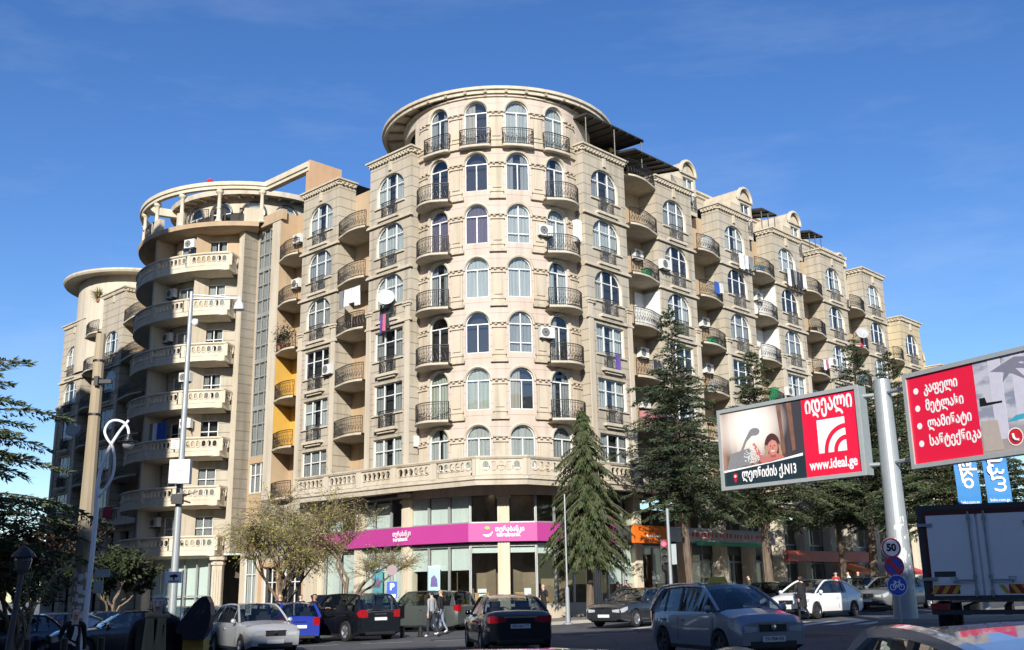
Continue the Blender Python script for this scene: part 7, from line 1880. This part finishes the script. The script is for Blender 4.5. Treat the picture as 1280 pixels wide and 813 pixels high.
mb.build('scarf', CM, ow, smooth=True)
x, y = ppos(92, 22.0); mn, s = person('man in black with a white print on his jumper, by the guard rail', x, y, 1.72, .55, top=CB, legs=CDJ, stride=.12, arms=('down', 'waist'), lean=.25, z=gz(x, y) - .12)
mb = MB(); mb.add([(a * s, (-.20 - lean_) * s, z_ * s) for a, z_, lean_ in ((-.05, 1.12, .0), (.03, 1.08, .0), (.06, 1.22, .02), (.05, 1.36, .03), (-.01, 1.38, .03), (-.02, 1.24, .02))], [(0, 1, 2, 3, 4, 5)]); mb.build('jumper_print', CW, mn)
x, y = ppos(392, 41.0); person('man in black standing at the open bonnet of the black off-roader', x, y, 1.78, 1.2, top=CB, legs=CB, arms=('reach', 'down'), bulk=1.1, skin=SKD)
x, y = ppos(411, 42.5); person('person in dark clothes bending over the engine of the black off-roader', x - .5, y + .6, 1.7, 2.0, top=CN, legs=CDJ, arms=('reach', 'reach'), lean=.6)
x, y = ppos(539.5, 41.5); person('person in a pale grey top, dark jeans and white shoes walking away', x, y, 1.68, -2.3, top=CG, legs=CDJ, shoes=CW, stride=.2)
x, y = ppos(551, 43.5); person('person in a dark jacket and faded jeans beside the grey-green off-roader', x, y, 1.74, -2.0, top=CB, legs=CLJ, shoes=CW, stride=.16, hair=HF)
x, y = ppos(680, 49.0); person('fair-haired person in a black jacket with a hand at the face, by the bank steps', x, y, 1.68, -.5, top=CB, legs=CB, arms=('face', 'waist'), hair=HF, z=gz(x, y) + .14)
x, y = ppos(1005, 41.5); wb_, s = person('woman in a long black coat crossing in front of the white hatchback', x, y, 1.66, -2.5, top=CB, legs=CB, stride=.17, coat=(.52, CB, False), hairstyle='bob')
mb = MB(); mb.box(.18 * s, .29 * s, -.12 * s, .16 * s, .86 * s, 1.02 * s); mb.tube([(.24 * s, -.1 * s, 1.02 * s), (.2 * s, .0, 1.38 * s), (.24 * s, .14 * s, 1.02 * s)], .012, 5)
bag = mb.build('handbag', CB); tag(bag, 'black shoulder bag on the woman in the long black coat', 'bag'); bag.location = wb_.location; bag.rotation_euler = wb_.rotation_euler
x, y = ppos(785, 52.5); person('person in a black top and blue jeans by the orange shop', x, y, 1.72, .8, top=CB, legs=CJ, shoes=CW, arms=('face', 'pocket'), z=gz(x, y) + .14)
x, y = ppos(774, 53.2); person('person in navy clothes beside the spruce trunk and the orange shop', x, y, 1.66, 1.4, top=CN, legs=CJ, z=gz(x, y) + .14)
x, y = ppos(349, 46.0); person('bald person in a dark coat behind the silver compact', x, y, 1.72, .2, top=CB, legs=CB, hairstyle='bald', z=gz(x, y) + .14)
x, y = ppos(375, 46.5); person('person in a dark blue hooded top behind the blue hatchback', x, y, 1.66, .4, top=CN, legs=CDJ, z=gz(x, y) + .14)
for px, Y, lab, t_, l_ in ((1050, 61, 'passer-by in red under the far awning', CR, CDJ), (1066, 62, 'passer-by in white under the far awning', CW, CDJ), (1078, 63, 'passer-by in black under the far awning', CB, CB), (940, 57, 'passer-by in olive at the foot of the wide cedar', CO, CDJ)):
    x, y = ppos(px, Y); person(lab, x, y, 1.7, px * .7, top=t_, legs=l_, stride=.1, z=gz(x, y) + .14)

# ------------------------------------------------------------------ things fixed to or hung on the fronts
M_AC = plain('white_air_conditioner', (.58, .58, .56), .5, var=.08); M_ACG = plain('dark_fan_grille', (.06, .06, .06), .6)
ACP = None
def ac(label, mp, x, d, z):
    global ACP
    loc = mp(x, d, z)
    if ACP is None:
        ACP = empty('air_conditioner'); b_ = MB(); b_.box(-.42, .42, -.32, 0, -.3, .3); bo = b_.build('casing', M_AC, ACP)
        g = MB(); g.add([(-.12 + a, -.325, c_) for a, c_ in disc(0, 0, .24, 18)], [tuple(range(18))]); g.build('fan_grille', M_ACG, ACP)
        rgs = MB()
        for r_ in (.09, .17): ringpts(rgs, lambda x_, d_, z_: Vector((x_ - .12, -.328 - d_, z_)), 0, 0, r_, r_ + .012, 0, 18)
        rgs.build('fan_guard', M_AC, ACP)
        k_ = MB(); k_.box(-.36, -.32, -.34, .02, -.36, -.3); k_.box(.32, .36, -.34, .02, -.36, -.3); k_.box(-.36, .36, -.02, .01, -.36, -.32); k_.build('bracket', M_BLACKM, ACP); k_ = MB(); k_.tube([(.3, -.02, -.3), (.33, .0, -.7)], .02, 4); k_.build('pipe', M_BLACKM, ACP); o = ACP
    else: o = copy_tree(ACP)
    o.location = loc; o.rotation_euler = (0, 0, mp.rz(x)); tag(o, label, 'air conditioner', 'air conditioners on the fronts'); return o
ord_ = ('second', 'third', 'fourth', 'fifth', 'sixth', 'seventh', 'top')
ac('air conditioner left of the drum, level with the second full balcony from the bottom', DRUM, R(-56) * 5.75, .05, FZ(4) + 2.45)
ac('lowest air conditioner on the left edge of the drum, just above the terrace', DRUM, R(-54) * 5.75, .05, FZ(3) + 2.25)
ac('air conditioner over the right-hand drum balcony railing, three storeys from the top', DRUM, R(26) * 5.75, .05, FZ(7) + 1.25)
ac('air conditioner left of the right-hand drum balcony, fifth storey up', DRUM, R(25.5) * 5.75, .05, FZ(5) + 1.6)
for lab, x, k in (('air conditioner in the recess right of the drum, just under the top balcony', 6.3, 7), ('air conditioner hung beside the white panelled balcony right of the drum', 6.4, 5), ('air conditioner deep in the recess left of the tall cedar tip', 6.3, 4),
                  ('air conditioner in the second recess, above the balcony with the green crate', 13.3, 6), ('air conditioner in the second recess above the red laundry', 13.4, 5), ('air conditioner in the third recess near the grey laundry', 20.4, 7), ('air conditioner low in the fourth recess', 27.5, 5)):
    ac(lab, RWF, x, -1.24, FZ(k) + 1.9)
for lab, x, k in (('upper of two stacked air conditioners left of the stair strip recess', -12.7, 8), ('lower of two stacked air conditioners by the stair strip recess', -12.7, 7)):
    ac(lab, LWF, x, -1.22, FZ(k) + 1.7)
for i, (k, a) in enumerate(((8, -22), (7, -38), (6, -39), (5, -20), (4, -18), (2, -39))):
    ac(('air conditioner under the roof terrace of the curved balconies', 'air conditioner beside the partition on the second curved balcony from the top', 'air conditioner beside the partition on the third curved balcony from the top', 'air conditioner on the pier of the fourth curved balcony from the top', 'air conditioner on the pier behind the small pink notice', 'air conditioner on the lowest curved balcony')[i], INN, R(a) * 6.9, .55 if a > -30 else .1, FZ(k) + 2.1)
ac('air conditioner over the dark ground floor entry under the curved balconies', D2, R(-44) * 8.4, -.9, 3.2)
def cloth(label, mp, x0, x1, z0, z1, d, mat, cat='laundry', name='laundry', cols=None, sag=.03, group='washing on the balconies'):
    o = empty(name, mp(x0, d, z1)); tag(o, label, cat, group); n = len(cols) if cols else 1
    for j in range(n):
        mb = MB(); a, b = x0 + (x1 - x0) * j / n + .02, x0 + (x1 - x0) * (j + 1) / n - .02; k = 7; zz = z0 + (.12 * ((j * 7) % 3)); vs = []
        for i in range(k + 1):
            u = a + (b - a) * i / k; w = .04 * sin(i * 2.1 + j); vs += [mp(u, d + w * .3, z1), mp(u, d + w, (z0 + z1) / 2), mp(u, d + w * 1.4, zz + .03 * sin(i * 1.7))]
        mb.add(vs, [(i * 3 + r_, i * 3 + 3 + r_, i * 3 + 4 + r_, i * 3 + 1 + r_) for i in range(k) for r_ in (0, 1)]); mb.build('cloth', cols[j] if cols else mat, o, smooth=True)
    mb = MB(); mb.tube([mp(x0 - .1, d - .01, z1 + .01), mp(x1 + .1, d - .01, z1 + .01)], .008, 4); mb.build('line', M_STEEL, o); return o
L_W = cloth_fold('white_linen', (.66, .66, .66), 7); L_B = cloth_fold('blue_towel', (.02, .09, .35), 7); L_D = cloth_fold('dark_laundry', (.03, .03, .04), 7); L_R = cloth_fold('red_laundry', (.42, .02, .05), 7); L_P = cloth_fold('purple_laundry', (.10, .06, .28), 7); L_G = cloth_fold('grey_laundry', (.2, .21, .22), 7); L_PK = cloth_fold('pink_laundry', (.5, .12, .2), 7)
cloth('white sheets drying in the recess left of the drum', LWF, -6.0, -4.0, FZ(7) - 1.15 - .6, FZ(7) + .3 - .9, .45, None, cols=[L_G, L_W, L_W, L_W])
cloth('white sheets over a window rail on the second bay right of the drum', RWF, SP * 2 + 1.6, SP * 2 + 3.5, FZ(8) - .35, FZ(8) + .75, .42, None, cols=[L_W, L_W, L_G])
cloth('dark and striped washing under a top window on the third bay', RWF, SP * 3 + .9, SP * 3 + 3.6, FZ(8) - .3, FZ(8) + 1.0, .5, None, cols=[L_W, L_D, L_G, L_D, L_D, L_W])
cloth('red and white washing with a dish on the fifth bay recess', RWF, SP * 4 + 4.3, SP * 4 + 5.6, FZ(7) - .1, FZ(7) + 1.2, .6, None, cols=[L_R, L_W, L_D])
cloth('black cloth hung over the terrace balustrade right of the spruce', RWF, 2.2, 3.3, zt1 - 1.1, zt1 + .1, .78, L_D)
cloth('purple cloth on the window rail right of the drum', RWF, 2.05, 2.45, FZ(5) + .1, FZ(5) + .95, .2, L_P)
cloth('blue and white washing on a curved balcony of the left tower', D2, R(-41) * 8.4, R(-28) * 8.4, FZ(4) + .95, FZ(4) + 2.3, -.5, None, cols=[L_G, L_W, L_B, L_B])
cloth('pink and blue washing under the white dish left of the drum', LWF, -2.3, -1.5, FZ(6) - .75, FZ(6) + .35, .3, None, cols=[L_P, L_PK, L_D])
cloth('red rug over a balcony in the shade of the far-left block', LWF, -34.5, -33.0, FZ(3) - .1, FZ(3) + .9, .75, L_R)
def dish(label, mp, x, d, z, r, mat):
    p = mp(x, d, z); o = empty('satellite_dish', p); tag(o, label, 'satellite dish', 'satellite dishes'); M = Matrix.Translation(p) @ Matrix.Rotation(R(-62), 4, 'X')
    mb = MB(); mb.lathe([(0, -.10), (r * .5, -.07), (r, .04), (r, .055), (r * .5, -.05), (0, -.08)], (0, 0, 0), 24); mb.v = [tuple(M @ (Matrix.Rotation(R(180), 4, 'X') @ Vector(q))) for q in mb.v]; mb.v = mb.v
    mb2 = MB(); mb2.lathe([(0, -.12), (r * .55, -.08), (r, .03), (r, .05), (r * .55, -.06), (0, -.1)], (0, 0, 0), 24); Mx = Matrix.Translation(p) @ Matrix.Rotation(R(70), 4, 'X') @ Matrix.Rotation(R(0), 4, 'Z'); mb2.v = [tuple(Mx @ Vector(q)) for q in mb2.v]; mb2.build('reflector', mat, o, smooth=True)
    mb = MB(); mb.tube([p + Vector((0, .1, 0)), mp(x, -.02, z - .25)], .03, 6); mb.tube([p + Vector((0, -.02, -r * .8)), p + Vector((0, -r * .9, -.05))], .012, 4); mb.build('arm', M_STEEL, o); return o
M_DISH = plain('white_dish_enamel', (.6, .6, .58), .4)
dish('white satellite dish beside a window left of the drum', LWF, -1.6, .45, FZ(6) + 1.25, .5, M_DISH)
dish('grey satellite dish on the shaded far-left block behind the concrete pole', LWF, -40.6, .9, FZ(5) + 1.3, .6, plain('grey_dish_enamel', (.34, .34, .34), .5))
dish('grey satellite dish amid red washing near the right end', RWF, SP * 4 + 4.2, .9, FZ(7) + .9, .5, plain('grey_dish_enamel', (.34, .34, .34), .5))
o = empty('wall_cabinet', DRUM(R(52) * 5.75, .25, FZ(7) + 1.7)); tag(o, 'white metal box on the wall right of the drum balcony', 'wall box'); mb = MB(); mb.box(R(47) * 5.75, R(55) * 5.75, .05, .4, FZ(7) + 1.05, FZ(7) + 2.35, 0, DRUM); mb.build('casing', M_AC, o); mb = MB(); mb.box(R(48) * 5.75, R(54) * 5.75, .4, .41, FZ(7) + 1.12, FZ(7) + 2.28, 0, DRUM); mb.build('door', P_WHITE, o)
# enclosed and covered balconies
for lab, x0, x1, k, mat, h in (('pink patterned cover round a balcony beside the tall cedar', 3.9, 7.0, 4, plain('pink_patterned_sheet', (.38, .14, .16), .7, var=.7, scale=14), 1.0), ):
    o = empty('balcony_cover', RWF(x0, .5, FZ(k))); tag(o, lab, 'balcony cover'); mb = MB(); pr = spline([(3.86, .40), (4.43, .66), (5.3, .66), (6.1, .43), (6.7, .2), (7.05, .08)], 4)
    for (xa, da), (xb, db) in zip(pr[:-1], pr[1:]): mb.quad(RWF(xa, da, FZ(k) + .05), RWF(xb, db, FZ(k) + .05), RWF(xb, db, FZ(k) + h), RWF(xa, da, FZ(k) + h))
    mb.build('sheet', mat, o)
M_WPAN = plain('white_balcony_panelling', (.62, .62, .6), .5)
for lab, xa, k in (('white panelling closing a balcony right of the drum', SP - .03, 6), ('white panelling closing a balcony in the third recess, upper one', SP * 3 - .03, 7), ('white panelling closing a balcony in the third recess, lower one', SP * 3 - .03, 6)):
    o = empty('balcony_screen', RWF(xa, -.8, FZ(k))); tag(o, lab, 'balcony screen', 'white balcony screens'); mb = MB(); mb.box(xa - .05, xa - .01, -1.25, -.05, FZ(k) + .02, FZ(k) + 2.6, 0, RWF); mb.box(xa - 1.0, xa - .05, -1.27, -1.23, FZ(k) + .02, FZ(k) + 2.6, 0, RWF); mb.build('panel', M_WPAN, o)
    for i in range(4): mb = MB(); mb.box(xa - .065, xa - .05, -1.2 + i * .3, -1.17 + i * .3, FZ(k) + .05, FZ(k) + 2.55, 0, RWF); mb.build('batten', M_AC, o)
# pots of plants on the stair-side balcony
o = empty('potted_plants', LWF(-11.6, .4, FZ(6))); tag(o, 'bushy pot plants crowding a balcony left of the drum above the yellow recess', 'plants'); lv = Leaves()
rp = random.Random(4)
for i in range(420):
    c = LWF(-11.9 + rp.gauss(0, .45), .35 + rp.gauss(0, .18), FZ(6) + .55 + abs(rp.gauss(0, .5))); lv.tuft(c, Vector((rp.uniform(-1, 1), rp.uniform(-1, 1), rp.uniform(-.5, 1))).normalized(), Vector((0, 0, 1)), .2, .04)
lv.build('leaves', L_DARKL, o)
for i in range(3): mb = MB(); mb.lathe([(.09, 0), (.13, .25), (.15, .25), (.15, .28), (0, .27)], LWF(-12.4 + i * .5, .3, FZ(6) + .03), 10); mb.build('pot', plain('terracotta', (.3, .11, .05), .8), o)
# notice on the curved balcony, red ball on the ring
f = D2; o = empty('notice', D2(R(-17) * 8.4, .08, FZ(4) + .6)); tag(o, 'small pink and white notice tied to a curved balcony', 'notice'); mb = MB(); mb.box(R(-21) * 8.4, R(-14) * 8.4, .06, .075, FZ(4) + .35, FZ(4) + .95, 0, D2); mb.build('sheet', P_WHITE, o); mb = MB()
for i in range(4): mb.box(R(-20.3) * 8.4, R(-14.7) * 8.4, .075, .08, FZ(4) + .43 + i * .13, FZ(4) + .48 + i * .13, 0, D2)
tag(mb.build('lettering', plain('faded_pink_print', (.4, .25, .28), .6), o), kind='stuff')
p = D2(R(-10) * 8.4, -.1, zr + .5); o = empty('parasol', p); tag(o, 'folded red parasol top showing over the roof colonnade', 'parasol'); mb = MB(); mb.lathe([(.0, .34), (.15, .28), (.24, .14), (.18, .02), (0, 0)], p, 12); mb.build('canopy', P_SIGNRED, o); mb = MB(); mb.tube([p, p + Vector((0, 0, .4))], .015, 5); mb.build('stick', M_STEEL, o)
o = empty('palm_plant', LWF(-40.5, -1.2, 26.0)); tag(o, 'spiky green plant on the upper balcony of the far-left block', 'plant'); lv = Leaves()
for i in range(160): lv.tuft(LWF(-40.5 + rp.gauss(0, .1), -.2, 26.0 + rp.uniform(0, .5)), Vector((rp.uniform(-1, 1), rp.uniform(-1, 1), rp.uniform(-.1, 1))).normalized(), Vector((0, 0, 1)), rp.uniform(.5, 1.0), .035)
lv.build('leaves', L_WILLOW, o); mb = MB(); mb.lathe([(.15, -3.1 + 2.9), (.2, 0.05), (.0, .05)], LWF(-40.5, -.2, 25.95), 10); mb.build('pot', plain('terracotta', (.3, .11, .05), .8), o)

# more clutter on the balconies
rc = random.Random(77)
M_BOXC = [plain('brown_cardboard', (.25, .17, .09), .8), plain('green_plastic_crate', (.03, .3, .12), .5), plain('white_cupboard', (.6, .6, .58), .5), plain('dark_wood_cupboard', (.10, .055, .03), .6), plain('pale_blue_plastic', (.2, .3, .42), .5)]
names = ('brown box', 'green crate', 'white cupboard', 'dark cupboard', 'pale blue tub')
for i, (rec, k) in enumerate(((0, 7), (0, 4), (1, 6), (1, 8), (2, 8), (2, 5), (3, 7), (3, 6), (1, 5), (4, 6))):
    x = SP * rec + BW + 1.9 + rc.uniform(-.3, .6); j = 1 if (rec, k) == (1, 6) else (i * 2 + 1) % 5; w, h = rc.uniform(.35, .7), rc.uniform(.5, 1.5)
    o = empty('storage_box', RWF(x, -.5, FZ(k))); tag(o, '%s on the balcony %s storeys up, %s recess right of drum' % (names[j], ('', '', '', '', 'four', 'five', 'six', 'seven', 'eight')[k], ('first', 'second', 'third', 'fourth', 'fifth')[rec]), 'storage', 'things stored on balconies')
    mb = MB(); mb.box(x - w / 2, x + w / 2, -.6, -.1, FZ(k) + .03, FZ(k) + h, 0, RWF); mb.build('body', M_BOXC[j], o); mb = MB(); mb.box(x - w / 2 - .02, x + w / 2 + .02, -.62, -.08, FZ(k) + h, FZ(k) + h + .05, 0, RWF); mb.build('lid', M_BOXC[(j + 2) % 5], o)
for lab, x, k in (('air conditioner on the first bay right of the recess wall, seventh storey', SP + .3, 7), ('air conditioner beside a rectangular window on the second bay, fourth storey', SP * 2 + .3, 4), ('air conditioner beside the arched window on the fourth bay, sixth storey', SP * 4 + .3, 6), ('air conditioner on the third bay, fifth storey', SP * 3 + .35, 5)):
    ac(lab, RWF, x, .02, FZ(k) + 1.2)
ac('air conditioner beside a window on the second bay left of the drum, fifth storey', LWF, -SL - .4, .02, FZ(5) + 1.1)
for lab, x, k, cs in (('pale towels on the balcony of the fourth recess, sixth storey', SP * 3 + 4.8, 6, [L_W, L_PK, L_W]), ('small blue and white washing on the second recess balcony, seventh storey', SP + 5.0, 7, [L_B, L_W]), ('dark jeans drying on the first recess balcony, fourth storey', 5.0, 5, [L_D, L_D, L_G])):
    cloth(lab, RWF, x, x + 1.1, FZ(k) + .25, FZ(k) + 1.02, .66, None, cols=cs)
